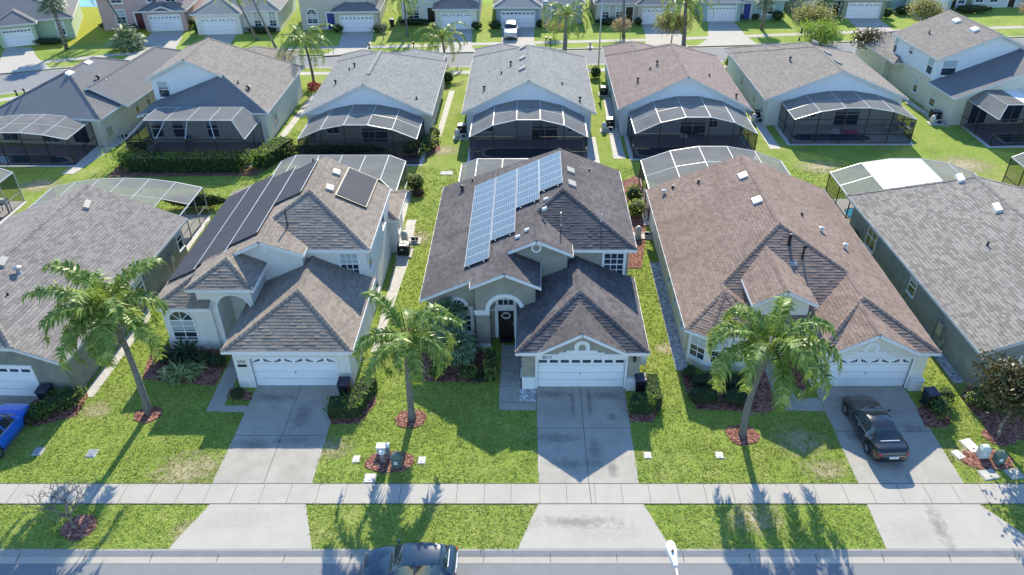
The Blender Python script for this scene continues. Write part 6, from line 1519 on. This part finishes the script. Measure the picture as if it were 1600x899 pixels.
def car(label, loc, heading, spec, pm, name='parked_car'):
    T = Thing(name, label, 'car', (0, 0, 0)); tab = spec['tab']
    xs = set(); x0, x1 = tab[0][0], tab[-1][0]
    n = 64
    for i in range(n + 1): xs.add(round(x0 + (x1 - x0) * i / n, 3))
    for a, b in [spec['ws'], spec['rw']] + spec['side']: xs.add(a); xs.add(b)
    xs = sorted(xs, reverse=True)
    def sec(x):
        zb, zs, zt, w_, wt = interp(tab, x)
        hi = zt - zs
        zc = zb
        for wx in spec['wheels']:
            d = abs(x - wx)
            if d < spec['r'] + .06: zc = max(zc, math.sqrt(max(0, (spec['r'] + .06) ** 2 - d * d)) + spec['r'] * .98)
        zc = min(zc, zs - .12)
        pts = [(0.0, zb), (w_ * .86, zb), (w_ * .97, zc + .02), (w_, max(zc + .05, zb + (zs - zb) * .45)), (w_ * .985, max(zc + .08, zb + (zs - zb) * .8)), (w_ * .955, zs)]
        pts += [(wt + (w_ * .955 - wt) * .25, zs + hi * .62), (wt * .97, zt - min(.045, hi * .3)), (wt * .75, zt - min(.018, hi * .12)), (wt * .35, zt - .003), (0.0, zt)]
        return pts
    S = [sec(x) for x in xs]; k = len(S[0])
    B = MB(); glass = {}
    def inr(a, r): return r[0] + 1e-6 >= a >= r[1] - 1e-6
    for sgn in (1, -1):
        for i in range(len(xs) - 1):
            xm = (xs[i] + xs[i + 1]) / 2
            for j in range(k - 1):
                q = [(xs[i], sgn * S[i][j][0], S[i][j][1]), (xs[i + 1], sgn * S[i + 1][j][0], S[i + 1][j][1]), (xs[i + 1], sgn * S[i + 1][j + 1][0], S[i + 1][j + 1][1]), (xs[i], sgn * S[i][j + 1][0], S[i][j + 1][1])]
                key = None
                if j in (5, 6):
                    for si, r in enumerate(spec['side']):
                        if inr(xm, r): key = ('side_window', si, sgn)
                if j >= 7:
                    if inr(xm, spec['ws']): key = ('windshield', 0, 0)
                    if inr(xm, spec['rw']): key = ('rear_window', 0, 0)
                if sgn < 0: q = q[::-1]
                if key:
                    glass.setdefault(key, []).append(q)
                else: B.poly(q)
    for e in (0, -1):
        pts = [(xs[e], y, z) for y, z in S[e]] + [(xs[e], -y, z) for y, z in S[e][::-1]]
        B.poly(pts)
    def weld(o):
        bm = bmesh.new(); bm.from_mesh(o.data); bmesh.ops.remove_doubles(bm, verts=bm.verts, dist=.0008); bmesh.ops.recalc_face_normals(bm, faces=bm.faces); bm.to_mesh(o.data); bm.free()
        o.data.polygons.foreach_set('use_smooth', [True] * len(o.data.polygons)); o.data.update()
    body = T.part('body', B, pm); weld(body)
    for (nm, a, b), qs in glass.items():
        g = MB()
        for q in qs: g.poly(q)
        o = T.part(nm, g, M['car_glass']); weld(o)
    ub = MB(); ub.box(x1 + .3, -.7, .16, x0 - .3, .7, .5); T.part('underbody', ub, M['black'], fix=True)
    L, Wd = x0 - x1, interp(tab, 0)[3]
    for wx in spec['wheels']:
        for sy in (1, -1):
            r = spec['r']; wb = MB(); y = sy * (Wd - .10)
            prof = [(r * .62, .1), (r * .95, .1), (r, .06), (r, -.08), (r * .9, -.1)]; nn = 20; vs = []; fs = []
            for t in range(nn):
                a = 6.2832 * t / nn
                for rr, dd in prof: vs.append((wx + rr * math.cos(a), y + sy * dd, r + rr * math.sin(a)))
            for t in range(nn):
                for p in range(len(prof) - 1): A, Bq = t * len(prof), ((t + 1) % nn) * len(prof); fs.append((A + p, A + p + 1, Bq + p + 1, Bq + p))
            wb.mesh(vs, fs); tyre = T.part('tyre', wb, M['tyre'], fix=True)
            rb = MB(); f = lambda u, v, d: (wx + u, y + sy * d, r + v)
            rb.ring([(r * .54 * math.cos(6.2832 * t / 16), r * .54 * math.sin(6.2832 * t / 16)) for t in range(16)], [(r * .64 * math.cos(6.2832 * t / 16), r * .64 * math.sin(6.2832 * t / 16)) for t in range(16)], f, .02, .095)
            for t in range(5):
                a = 6.2832 * t / 5; ca, sa = math.cos(a), math.sin(a); h = .045
                rb.prism([(-sa * h, ca * h), (ca * r * .56 - sa * h * .7, sa * r * .56 + ca * h * .7), (ca * r * .56 + sa * h * .7, sa * r * .56 - ca * h * .7), (sa * h, -ca * h)], f, .03, .085)
            rb.prism([(r * .14 * math.cos(6.2832 * t / 10), r * .14 * math.sin(6.2832 * t / 10)) for t in range(10)], f, .02, .09)
            T.part('rim', rb, M['rim'], tyre, fix=True)
    def patch(name, xa, ya, za, sx, sy_, sz, mat):
        m = MB(); m.ell((xa, ya, za), (sx, sy_, sz), 10, 6); return T.part(name, m, M[mat], smooth=True)
    for sy in (1, -1):
        w0 = interp(tab, x0 - .16)[3]; z0 = interp(tab, x0 - .14)[1]
        patch('headlight', x0 - .22, sy * (w0 - .13), z0 - .03, .17, .12, .06, 'clear_lens')
        w1 = interp(tab, x1 + .10)[3]; z1 = interp(tab, x1 + .12)[1]
        patch('tail_light', x1 + .14, sy * (w1 - .09), z1 - .10, .13, .13, .075, 'red_lens')
        wm = interp(tab, spec['side'][0][0])[3]; zm = interp(tab, spec['side'][0][0])[1]
        m = MB(); m.ell((spec['side'][0][0] + .05, sy * (wm + .09), zm + .08), (.08, .12, .07), 8, 5); T.part('mirror', m, pm, smooth=True)
        for hx in (spec['side'][0][1] + .12, spec['side'][1][1] + .12):
            ww = interp(tab, hx)[3]; zz = interp(tab, hx)[1]
            m = MB(); m.box(hx - .1, sy * (ww * .985) - .015, zz - .13, hx + .1, sy * (ww * .985) + .025, zz - .10); T.part('door_handle', m, M['rim'], fix=True)
    for sy in (1, -1):
        tr = MB(); xa, xb = spec['side'][0][0], spec['side'][-1][1]; pp = []
        for t in range(13):
            x = xa + (xb - xa) * t / 12; q = interp(tab, x); pp.append((x, sy * (q[3] * .955 + .006), q[1] + .004))
        tr.tube(pp, .014, 5); T.part('window_trim', tr, M['rim'])
        for x in (spec['side'][0][0] + .05, spec['side'][0][1] - .04, spec['side'][1][1] - .02):
            q = interp(tab, x); gp = MB(); w_ = q[3]; zl = q[0] + .12
            gp.tube([(x, sy * (w_ * .958 + .001), q[1] - .01), (x, sy * (w_ * .987 + .001), q[0] + (q[1] - q[0]) * .8), (x, sy * (w_ + .001), q[0] + (q[1] - q[0]) * .45)], .007, 4); T.part('door_gap', gp, M['black'])
    q0 = interp(tab, spec['rw'][1] + .10); ps = MB(); ps.tube([(spec['rw'][1] + .10, -q0[4] * .72, q0[2] + .006), (spec['rw'][1] + .10, q0[4] * .72, q0[2] + .006)], .022, 6); T.part('rear_shelf', ps, M['plate'])
    wp = MB()
    for yy in (-.35, .25): q1 = interp(tab, spec['ws'][0] - .08); wp.tube([(spec['ws'][0] - .05, yy, q1[2] + .012), (spec['ws'][0] - .12, yy + .42, q1[2] + .02)], .01, 4)
    T.part('wiper', wp, M['black'])
    zp = interp(tab, x1 + .05)[1]
    m = MB(); m.box(x1 - .02, -.24, zp - .20, x1 + .02, .24, zp - .06); T.part('number_plate', m, M['plate'], fix=True)
    m = MB(); m.box(x1 - .012, -.52, zp - .04, x1 + .03, .52, zp - .005); T.part('chrome_strip', m, M['rim'], fix=True)
    m = MB(); m.box(x0 - .06, -.4, .34, x0 + .012, .4, .46); T.part('grille', m, M['black'], fix=True)
    T.root.location = loc; T.root.rotation_euler = (0, 0, heading)
    return T
P_black = paint('black_plum_paint', (0.006, 0.006, 0.009)); P_navy = paint('navy_paint', (0.009, 0.03, 0.06)); P_blue = paint('bright_blue_paint', (0.012, 0.13, 0.72)); P_silver = paint('silver_paint', (0.42, 0.43, 0.44), .4)
car('black sedan parked nose-in on the driveway of the brown-roofed house', (18.05, 29.2, .03), R(92.5), SEDAN, P_black)
car('dark navy hatchback parked along the front kerb', (-5.2, 20.62, -.10), R(180), HATCH, P_navy)
car('bright blue hatchback cut by the left edge of the picture', (-27.75, 28.7, .03), R(88), HATCH, P_blue)
car('silver crossover on the drive of the blue-grey house across the street', (-2.55, 103.4, .03), R(-90), SUV, P_silver)

# ------------------------------------------------------------------ street furniture and small things
def street_lamp(label, base, h, arm, name='street_lamp'):
    T = Thing(name, label, 'street lamp', (base[0], base[1], -.1))
    mb = MB(); mb.tube([(base[0], base[1], -.1), (base[0], base[1], h)], [.1, .06], 10); T.part('pole', mb, M['grey_metal'], smooth=True)
    tip = Vector((base[0] + arm[0], base[1] + arm[1], h + arm[2])); d = Vector((arm[0], arm[1], 0)).normalized(); s = Vector((-d.y, d.x, 0))
    mb = MB(); mb.tube([(base[0], base[1], h - .1), tuple(Vector((base[0], base[1], h)).lerp(tip, .3) + Vector((0, 0, .06))), tuple(tip)], .035, 8); T.part('arm', mb, M['alu'], smooth=True)
    mb = MB(); prof = [(0, .07), (.25, .11), (.5, .17), (.72, .185), (.88, .15), (.94, .08)]
    vs = []; fs = []
    for l, w_ in prof:
        c = tip + d * l; vs += [tuple(c - s * w_ + Vector((0, 0, -.05))), tuple(c - s * w_ * .8 + Vector((0, 0, .06))), tuple(c + s * w_ * .8 + Vector((0, 0, .06))), tuple(c + s * w_ + Vector((0, 0, -.05)))]
    for i in range(len(prof) - 1):
        for k in range(4): fs.append((i * 4 + k, i * 4 + (k + 1) % 4, i * 4 + 4 + (k + 1) % 4, i * 4 + 4 + k))
    fs += [(3, 2, 1, 0), tuple(range(len(vs) - 4, len(vs)))]
    mb.mesh(vs, fs); hd = T.part('lamp_head', mb, M['white'], fix=True, bevel=.02)
    c = tip + d * .52; mb = MB(); mb.tube([tuple(c + Vector((0, 0, .05))), tuple(c + Vector((0, 0, .13)))], .045, 8); T.part('sensor', mb, M['bin'], hd)
    return T
lt = G(1056, 886, 8.6)
street_lamp('street lamp with a white head hanging over the front verge', (lt[0] + .12, lt[1] - 2.2), 8.1, (-.12, 2.2, .5))
street_lamp('tall grey lamp post on the near verge between the grey and rose-brown roofs', (8.19, 90.2), 9.0, (0, 1.8, .3))

def bin_(label, x, y, rot=0.0, blue=False, group=None):
    T = Thing('wheelie_bin', label, 'trash bin', (x, y, 0), rot, group)
    mb = MB(); mb.hexa([(x - .24, y - .26, .08), (x + .24, y - .26, .08), (x + .24, y + .22, .08), (x - .24, y + .22, .08)], [(x - .31, y - .36, 1.0), (x + .31, y - .36, 1.0), (x + .31, y + .34, 1.0), (x - .31, y + .34, 1.0)]); T.part('body', mb, M['bin'], fix=True, bevel=.03)
    mb = MB(); mb.hexa([(x - .34, y - .40, 1.0), (x + .34, y - .40, 1.0), (x + .34, y + .38, 1.0), (x - .34, y + .38, 1.0)], [(x - .3, y - .36, 1.07), (x + .3, y - .36, 1.07), (x + .3, y + .3, 1.1), (x - .3, y + .3, 1.1)]); T.part('lid', mb, M['bin_lid'], fix=True, bevel=.02)
    for s in (-1, 1):
        mb = MB(); mb.tube([(x + s * .2, y + .24, .1), (x + s * .28, y + .24, .1)], .1, 10); T.part('wheel', mb, M['tyre'])
    return T
M['bin_lid'] = plain('bin_lid', (0.03, 0.03, 0.06), 0.45)
bin_('dark bin tucked against the right corner of the cream house garage', -10.35, 32.2)
bin_('dark bin tucked against the right corner of the taupe house garage', 6.2, 32.55)
bin_('tall dark bin beside the drive with the black sedan', 21.95, 31.35, R(8))
bin_('dark bin beside the garage door of the left edge house', -26.7, 32.0 - .4)
bin_('dark bin on the side lawn of the far taupe house', *G(613, 42))
def ac(label, x, y, rot=0.0):
    T = Thing('air_conditioner', label, 'air conditioner', (x, y, 0), rot)
    mb = MB(); mb.box(x - .42, y - .42, .1, x + .42, y + .42, .86); T.part('casing', mb, M['black'], fix=True, bevel=.03)
    mb = MB(); mb.tube([(x, y, .86), (x, y, .90)], .37, 18); g = T.part('fan_grille', mb, M['grey_metal'])
    mb = MB()
    for k in range(4): a = k * 1.571; mb.bar((x, y, .915), (x + .3 * math.cos(a), y + .3 * math.sin(a), .915), .09, .015)
    T.part('fan_blade', mb, M['black'], g)
    mb = MB(); mb.box(x - .18, y - .425, .55, x + .0, y - .419, .63); T.part('data_plate', mb, M['plate'], fix=True)
    mb = MB(); mb.box(x - .6, y - .6, .0, x + .6, y + .6, .1); T.part('pad', mb, M['edge'], fix=True)
    return T
ac('black air conditioner on a pad beside the cream two-storey house', *G(632, 397))
ac('black air conditioner at the left wall of the central grey house', *G(722, 208))
ac('black air conditioner at the left wall of the rose-brown house near the street', *G(943, 148))
ac('black air conditioner at the left rear corner of the rose-brown house', *G(953, 198))
ac('black air conditioner at the left rear corner of the pale grey-brown house', *G(1181, 186))
ac('black air conditioner at the foot of the two-storey house at far right', *G(1459, 186))
ac('black air conditioner at the side of the blue chair house', *G(664, 212))
def pump(label, x, y):
    T = Thing('pool_pump', label, 'pool equipment', (x, y, 0)); mb = MB(); mb.box(x - .8, y - .45, 0, x + .8, y + .45, .08); T.part('pad', mb, M['edge'], fix=True)
    mb = MB(); mb.tube([(x - .4, y, .08), (x - .4, y, .7), (x - .4, y, .9)], [.25, .25, .1], 12); T.part('filter_tank', mb, M['off_white'], smooth=True)
    mb = MB(); mb.tube([(x + .1, y, .25), (x + .6, y, .25)], .14, 10); T.part('motor', mb, M['black'])
    mb = MB(); mb.tube([(x - .2, y - .1, .3), (x + .1, y - .2, .5), (x + .4, y - .2, .5), (x + .5, y - .3, .1)], .035, 6); T.part('pipework', mb, M['white'])
    return T
pump('pool pump and filter on the strip beside the cream house', -8.95, 49.2)
pump('pool pump beside the rose-brown house air conditioner', *G(950, 205)); pump('pool pump beside the pale grey-brown house air conditioner', *G(1183, 191)); pump('pool pump beside the two-storey house at far right', *G(1462, 194)); pump('pool pump beside the central grey house air conditioner', *G(721, 216)); pump('pool pump in the gap left of the brown-roofed house', *G(1005, 370)); pump('pool pump on the strip beside the far left house', *G(190, 216))
def lid(label, u, v, w_=.5, l=.7, mat='white', rot=0.0):
    x, y = G(u, v); T = Thing('utility_cover', label, 'utility cover', (x, y, 0), rot)
    mb = MB(); mb.box(x - w_ / 2 - .04, y - l / 2 - .04, -.03, x + w_ / 2 + .04, y + l / 2 + .04, .02); T.part('collar', mb, M['edge'], fix=True)
    mb = MB(); mb.box(x - w_ / 2, y - l / 2, .02, x + w_ / 2, y + l / 2, .05); T.part('lid', mb, M[mat], fix=True, bevel=.01)
    mb = MB(); mb.box(x - .05, y - l * .3, .05, x + .05, y - l * .22, .058); T.part('key_hole', mb, M['black'], fix=True)
lid('white meter cover in the lawn left of the utility boxes', 557, 718, .32, .42, 'off_white'); lid('white meter cover in the lawn right of the utility boxes', 659, 720, .32, .45, 'off_white')
lid('dark meter cover touching the pavement in the palm shadow', 578, 748, .5, .55, 'grey_metal'); lid('white meter cover right of the taupe house drive', 1012, 712, .32, .4, 'off_white'); lid('pale meter cover in the brown-roofed house lawn', 1124, 712, .35, .4, 'off_white')
lid('grey meter cover in the lawn below the leaning palm', 144, 709, .45, .5, 'grey_metal'); lid('grey meter cover beside the blue car', 60, 706, .45, .5, 'grey_metal')
lid('large pale cover near the green utility boxes', 1516, 697, .6, .9, 'off_white', R(15)); lid('blue-white cover beside the right-hand drive', 1497, 711, .4, .55, 'white', R(20)); lid('stone cover below the green utility boxes', 1545, 742, .8, .6, 'edge', R(12)); lid('stone cover at the right edge below the magnolia', 1585, 741, .7, .6, 'edge', R(10))
lid('pale drain cover in the grass behind the cream house cage', 698, 271, 1.0, .7, 'edge')
def ped(label, u, v, w_, h, mat, dome=False, name='utility_box'):
    x, y = G(u, v); T = Thing(name, label, 'utility box', (x, y, 0)); mb = MB()
    if dome:
        mb.hexa([(x - w_, y - w_ * .8, 0), (x + w_, y - w_ * .8, 0), (x + w_, y + w_ * .8, 0), (x - w_, y + w_ * .8, 0)], [(x - w_ * .95, y - w_ * .75, h * .7), (x + w_ * .95, y - w_ * .75, h * .7), (x + w_ * .95, y + w_ * .75, h * .7), (x - w_ * .95, y + w_ * .75, h * .7)])
        T.part('cabinet', mb, M[mat], fix=True, bevel=.03); mb = MB()
        mb.hexa([(x - w_ * 1.04, y - w_ * .84, h * .7), (x + w_ * 1.04, y - w_ * .84, h * .7), (x + w_ * 1.04, y + w_ * .84, h * .7), (x - w_ * 1.04, y + w_ * .84, h * .7)], [(x - w_ * .6, y - w_ * .5, h), (x + w_ * .6, y - w_ * .5, h), (x + w_ * .6, y + w_ * .5, h), (x - w_ * .6, y + w_ * .5, h)]); T.part('cap', mb, M[mat], fix=True, bevel=.03)
        mb = MB(); mb.box(x - w_ * .45, y - w_ * .8 - .012, h * .3, x + w_ * .25, y - w_ * .8 + .01, h * .55); T.part('notice', mb, M['plate'], fix=True)
    else:
        mb.box(x - w_, y - w_ * .7, 0, x + w_, y + w_ * .7, h * .8); T.part('cabinet', mb, M[mat], fix=True, bevel=.02); mb = MB()
        mb.box(x - w_ * 1.1, y - w_ * .8, h * .8, x + w_ * 1.1, y + w_ * .8, h); T.part('cap', mb, M['white'], fix=True, bevel=.03)
    return T
ped('green domed utility box in the red mulch by the pavement', 621, 727, .27, .85, 'ped_green', True); ped('white square-capped utility post beside the domed box', 599, 722, .12, .75, 'grey_metal'); ped('slim white-capped utility post between its neighbours', 608, 716, .1, 1.05, 'grey_metal'); ped('wide white box lid behind the slim utility posts', 598, 707, .26, .5, 'off_white')
ped('pale green utility box in the mulch at the right', 1534, 713, .26, .75, 'ped_pale', True); ped('dark green utility box in the mulch at the right', 1559, 722, .25, .75, 'ped_green', True)
def mailbox(label, u, v):
    x, y = G(u, v); T = Thing('mailbox', label, 'mailbox', (x, y, 0)); mb = MB(); mb.box(x - .05, y - .05, 0, x + .05, y + .05, 1.1); T.part('post', mb, M['black'], fix=True)
    mb = MB(); mb.prism([(-.11, 1.1), (.11, 1.1), (.11, 1.24), (.06, 1.32), (-.06, 1.32), (-.11, 1.24)], lambda a, b, d: (x + a, y + d, b), -.25, .25); T.part('box', mb, M['black'], fix=True)
mailbox('black mailbox left of the pair behind the central grey roof', 853, 74); mailbox('black mailbox right of the pair behind the central grey roof', 860, 75); mailbox('black mailbox on the verge across from the silver car', 647, 82)
x, y = G(922, 74); T = Thing('fire_hydrant', 'small grey hydrant on the far verge', 'hydrant', (x, y, 0)); mb = MB(); mb.tube([(x, y, 0), (x, y, .55), (x, y, .7)], [.13, .13, .05], 10); T.part('barrel', mb, M['grey_metal']); mb = MB(); mb.tube([(x - .22, y, .42), (x + .22, y, .42)], .07, 8); T.part('outlet', mb, M['grey_metal']); mb = MB(); mb.tube([(x, y, 0), (x, y, .03)], .45, 12); T.part('base_ring', mb, M['edge'])
# meter enclosure at the right wall of the taupe garage
T = Thing('electric_cabinet', 'white equipment box on the right wall of the taupe house garage', 'wall box', (6.35, 34.6, 0)); mb = MB(); mb.box(6.13, 34.2, .5, 6.75, 34.9, 1.4); T.part('cabinet', mb, M['white'], fix=True, bevel=.02); mb = MB(); mb.hexa([(6.12, 34.15, 1.4), (6.8, 34.15, 1.4), (6.8, 34.95, 1.4), (6.12, 34.95, 1.4)], [(6.12, 34.15, 1.52), (6.75, 34.2, 1.45), (6.75, 34.9, 1.45), (6.12, 34.95, 1.52)]); T.part('lid', mb, M['white'], fix=True)
mb = MB(); mb.box(-1.85, 36.9, .022, -1.05, 37.35, .05); o = build(mb, 'door_mat', M['black'], fix=True); tag(o, 'black mat at the front door of the taupe house', 'door mat')
# barbecue grill at the left edge
T = Thing('barbecue_grill', 'white-lidded barbecue grill behind the left edge house', 'grill', (*G(10, 332), 0)); gx, gy = G(10, 332); mb = MB()
for sx in (-.35, .35):
    for sy in (-.2, .2): mb.bar((gx + sx, gy + sy, 0), (gx + sx, gy + sy, .8), .05)
T.part('leg_frame', mb, M['black']); mb = MB(); mb.box(gx - .42, gy - .28, .8, gx + .42, gy + .28, .92); T.part('firebox', mb, M['black'], fix=True); mb = MB(); mb.hexa([(gx - .42, gy - .28, .92), (gx + .42, gy - .28, .92), (gx + .42, gy + .28, .92), (gx - .42, gy + .28, .92)], [(gx - .38, gy - .18, 1.2), (gx + .38, gy - .18, 1.2), (gx + .38, gy + .2, 1.2), (gx - .38, gy + .2, 1.2)]); T.part('lid', mb, M['white'], fix=True, bevel=.03)
# patio furniture
def chair(label, x, y, rot, mat='chair', group=None):
    T = Thing('patio_chair', label, 'chair', (x, y, .05), rot, group); mb = MB(); mb.box(x - .3, y - .28, .42, x + .3, y + .28, .47); T.part('seat', mb, M[mat], fix=True)
    mb = MB(); mb.hexa([(x - .3, y + .26, .45), (x + .3, y + .26, .45), (x + .3, y + .3, .45), (x - .3, y + .3, .45)], [(x - .3, y + .42, 1.05), (x + .3, y + .42, 1.05), (x + .3, y + .46, 1.05), (x - .3, y + .46, 1.05)]); T.part('backrest', mb, M[mat], fix=True)
    for sx in (-.28, .28):
        for sy in (-.25, .27): mb = MB(); mb.bar((x + sx, y + sy, .05), (x + sx, y + sy, .44), .04); T.part('leg', mb, M['alu'])
    return T
gch = 'blue chairs in the cage of the cool grey house'
for u, v, rr, l in ((547, 217, .4, 'blue patio chair left of the others in the grey gable cage'), (600, 217, -.2, 'blue patio chair in the middle of the grey gable cage'), (617, 218, -.6, 'blue patio chair at the right in the grey gable cage')): chair(l, *G(u, v), rr, group=gch)
chair('turquoise patio chair on the screened patio of the two-storey house', *G(297, 231), .3)
def table(label, x, y, r, mat, h=.74, s=1.0):
    T = Thing('patio_table', label, 'table', (x, y, .05)); mb = MB(); mb.tube([(x, y, h), (x, y, h + .04)], r, 20); T.part('tabletop', mb, M[mat]); mb = MB(); mb.tube([(x, y, .05), (x, y, h)], .06, 8); T.part('pedestal', mb, M['grey_metal'])
table('round glass table in the rose-brown house cage', *G(1066, 203), .75, 'alu'); table('round table at the right end of the black-framed cage', *G(1403, 205), .6, 'grey_metal')
for u, v, rr, l in ((1385, 205, 1.5, 'pale wicker chair left of the table in the black-framed cage'), (1416, 207, -1.5, 'pale wicker chair right of the table in the black-framed cage'), (1402, 214, 3.1, 'pale wicker chair in front of the table in the black-framed cage')): chair(l, *G(u, v), rr, 'alu')
def ringfloat(label, u, v, R0, r, mat, z=.1):
    x, y = G(u, v); T = Thing('pool_float', label, 'pool float', (x, y, z)); mb = MB(); vs = []; fs = []
    for i in range(20):
        for j in range(8): a, b = 6.2832 * i / 20, 6.2832 * j / 8; vs.append((x + (R0 + r * math.cos(b)) * math.cos(a), y + (R0 + r * math.cos(b)) * math.sin(a), z + r * math.sin(b)))
    for i in range(20):
        for j in range(8): fs.append((i * 8 + j, i * 8 + (j + 1) % 8, ((i + 1) % 20) * 8 + (j + 1) % 8, ((i + 1) % 20) * 8 + j))
    mb.mesh(vs, fs); T.part('tube', mb, M[mat], smooth=True)
ringfloat('white swim ring floating in the black-framed cage pool', 1306, 208, .42, .15, 'white'); ringfloat('white life ring on the patio of the rose-brown house', 1068, 215, .3, .1, 'white', .15)
x, y = G(1326, 208); mb = MB()
for k in range(5): mb.tube([(x - .8, y - .36 + k * .18, .1), (x + .8, y - .36 + k * .18, .1)], .1, 8)
T = Thing('pool_lounger', 'pink inflatable mattress floating beside the white ring', 'pool float', (x, y, .1)); T.part('mattress', mb, M['pink_float'])

# ------------------------------------------------------------------ grass tufts standing on the lawns
import numpy as np
def inside(px, py, poly):
    r = np.zeros(len(px), bool); n = len(poly)
    for i in range(n):
        x0, y0 = poly[i]; x1, y1 = poly[(i + 1) % n]
        if y0 == y1: continue
        c = ((y0 > py) != (y1 > py)) & (px < (x1 - x0) * (py - y0) / (y1 - y0) + x0); r ^= c
    return r
def grass(name, x0, x1, y0, y1, dens, hgt, seed, nb=3, wd=.028):
    rg = np.random.default_rng(seed); n = int((x1 - x0) * (y1 - y0) * dens)
    px = rg.uniform(x0, x1, n); py = rg.uniform(y0, y1, n)
    clump = np.sin(px * 2.1 + 1.3 * np.sin(py * 1.7)) * np.sin(py * 2.6 + 1.1 * np.sin(px * 2.3)) + .6 * np.sin(px * 5.3 + 2 * np.sin(py * 4.1)) * np.sin(py * 6.1)
    keep = rg.uniform(-2.4, 0.9, n) < clump
    for q in EXC:
        xs = [a[0] for a in q]; ys = [a[1] for a in q]
        if max(xs) < x0 or min(xs) > x1 or max(ys) < y0 or min(ys) > y1: continue
        keep &= ~inside(px, py, q)
    for q in ([(-6.2, 37.1), (-6.2, 51), (6.3, 51), (6.3, 32.7), (-.6, 32.7), (-.6, 37)], [(-21.7, 36.2), (-21.7, 52), (-9.7, 52), (-9.9, 32.8), (-16.5, 32.8), (-16.5, 36.4)], [(9.2, 35), (9.2, 52), (22.1, 52), (22.1, 32.7), (16, 32.7), (16, 35)], [(-39, 31.8), (-25.4, 31.8), (-24.6, 48), (-39, 48)], [(25.1, 32.6), (24.3, 52), (40, 52), (40, 32.6)]):
        keep &= ~inside(px, py, q)
    px, py = px[keep], py[keep]; n = len(px)
    px = np.repeat(px, nb) + rg.normal(0, .05, n * nb); py = np.repeat(py, nb) + rg.normal(0, .05, n * nb); m = n * nb
    az = rg.uniform(0, 6.283, m); ln = rg.uniform(.5, 1.2, m) * hgt; h = rg.uniform(.45, 1.0, m) * hgt
    dx, dy = np.cos(az), np.sin(az); wx, wy = -dy * wd, dx * wd
    V = np.empty((m, 3, 3), np.float32)
    V[:, 0] = np.stack([px - wx, py - wy, np.zeros(m)], 1); V[:, 1] = np.stack([px + wx, py + wy, np.zeros(m)], 1); V[:, 2] = np.stack([px + dx * ln, py + dy * ln, h], 1)
    me = bpy.data.meshes.new(name); me.vertices.add(m * 3); me.loops.add(m * 3); me.polygons.add(m)
    me.vertices.foreach_set('co', V.reshape(-1)); me.loops.foreach_set('vertex_index', np.arange(m * 3, dtype=np.int32))
    me.polygons.foreach_set('loop_start', np.arange(0, m * 3, 3, dtype=np.int32)); me.polygons.foreach_set('loop_total', np.full(m, 3, np.int32))
    me.update(calc_edges=True); me.materials.append(M['blade']); o = bpy.data.objects.new(name, me); col.objects.link(o); o['kind'] = 'stuff'
    return o
M['blade'] = leaf_mat('grass_blade', (0.11, 0.20, 0.03), (0.32, 0.44, 0.08), (0.60, 0.62, 0.24), 0.38, 0.6)
grass('grass', -36, 36, 21.92, 33.5, 70, .085, 1)
grass('grass', -36, 36, 33.5, 62.0, 30, .11, 2, 3, .035)
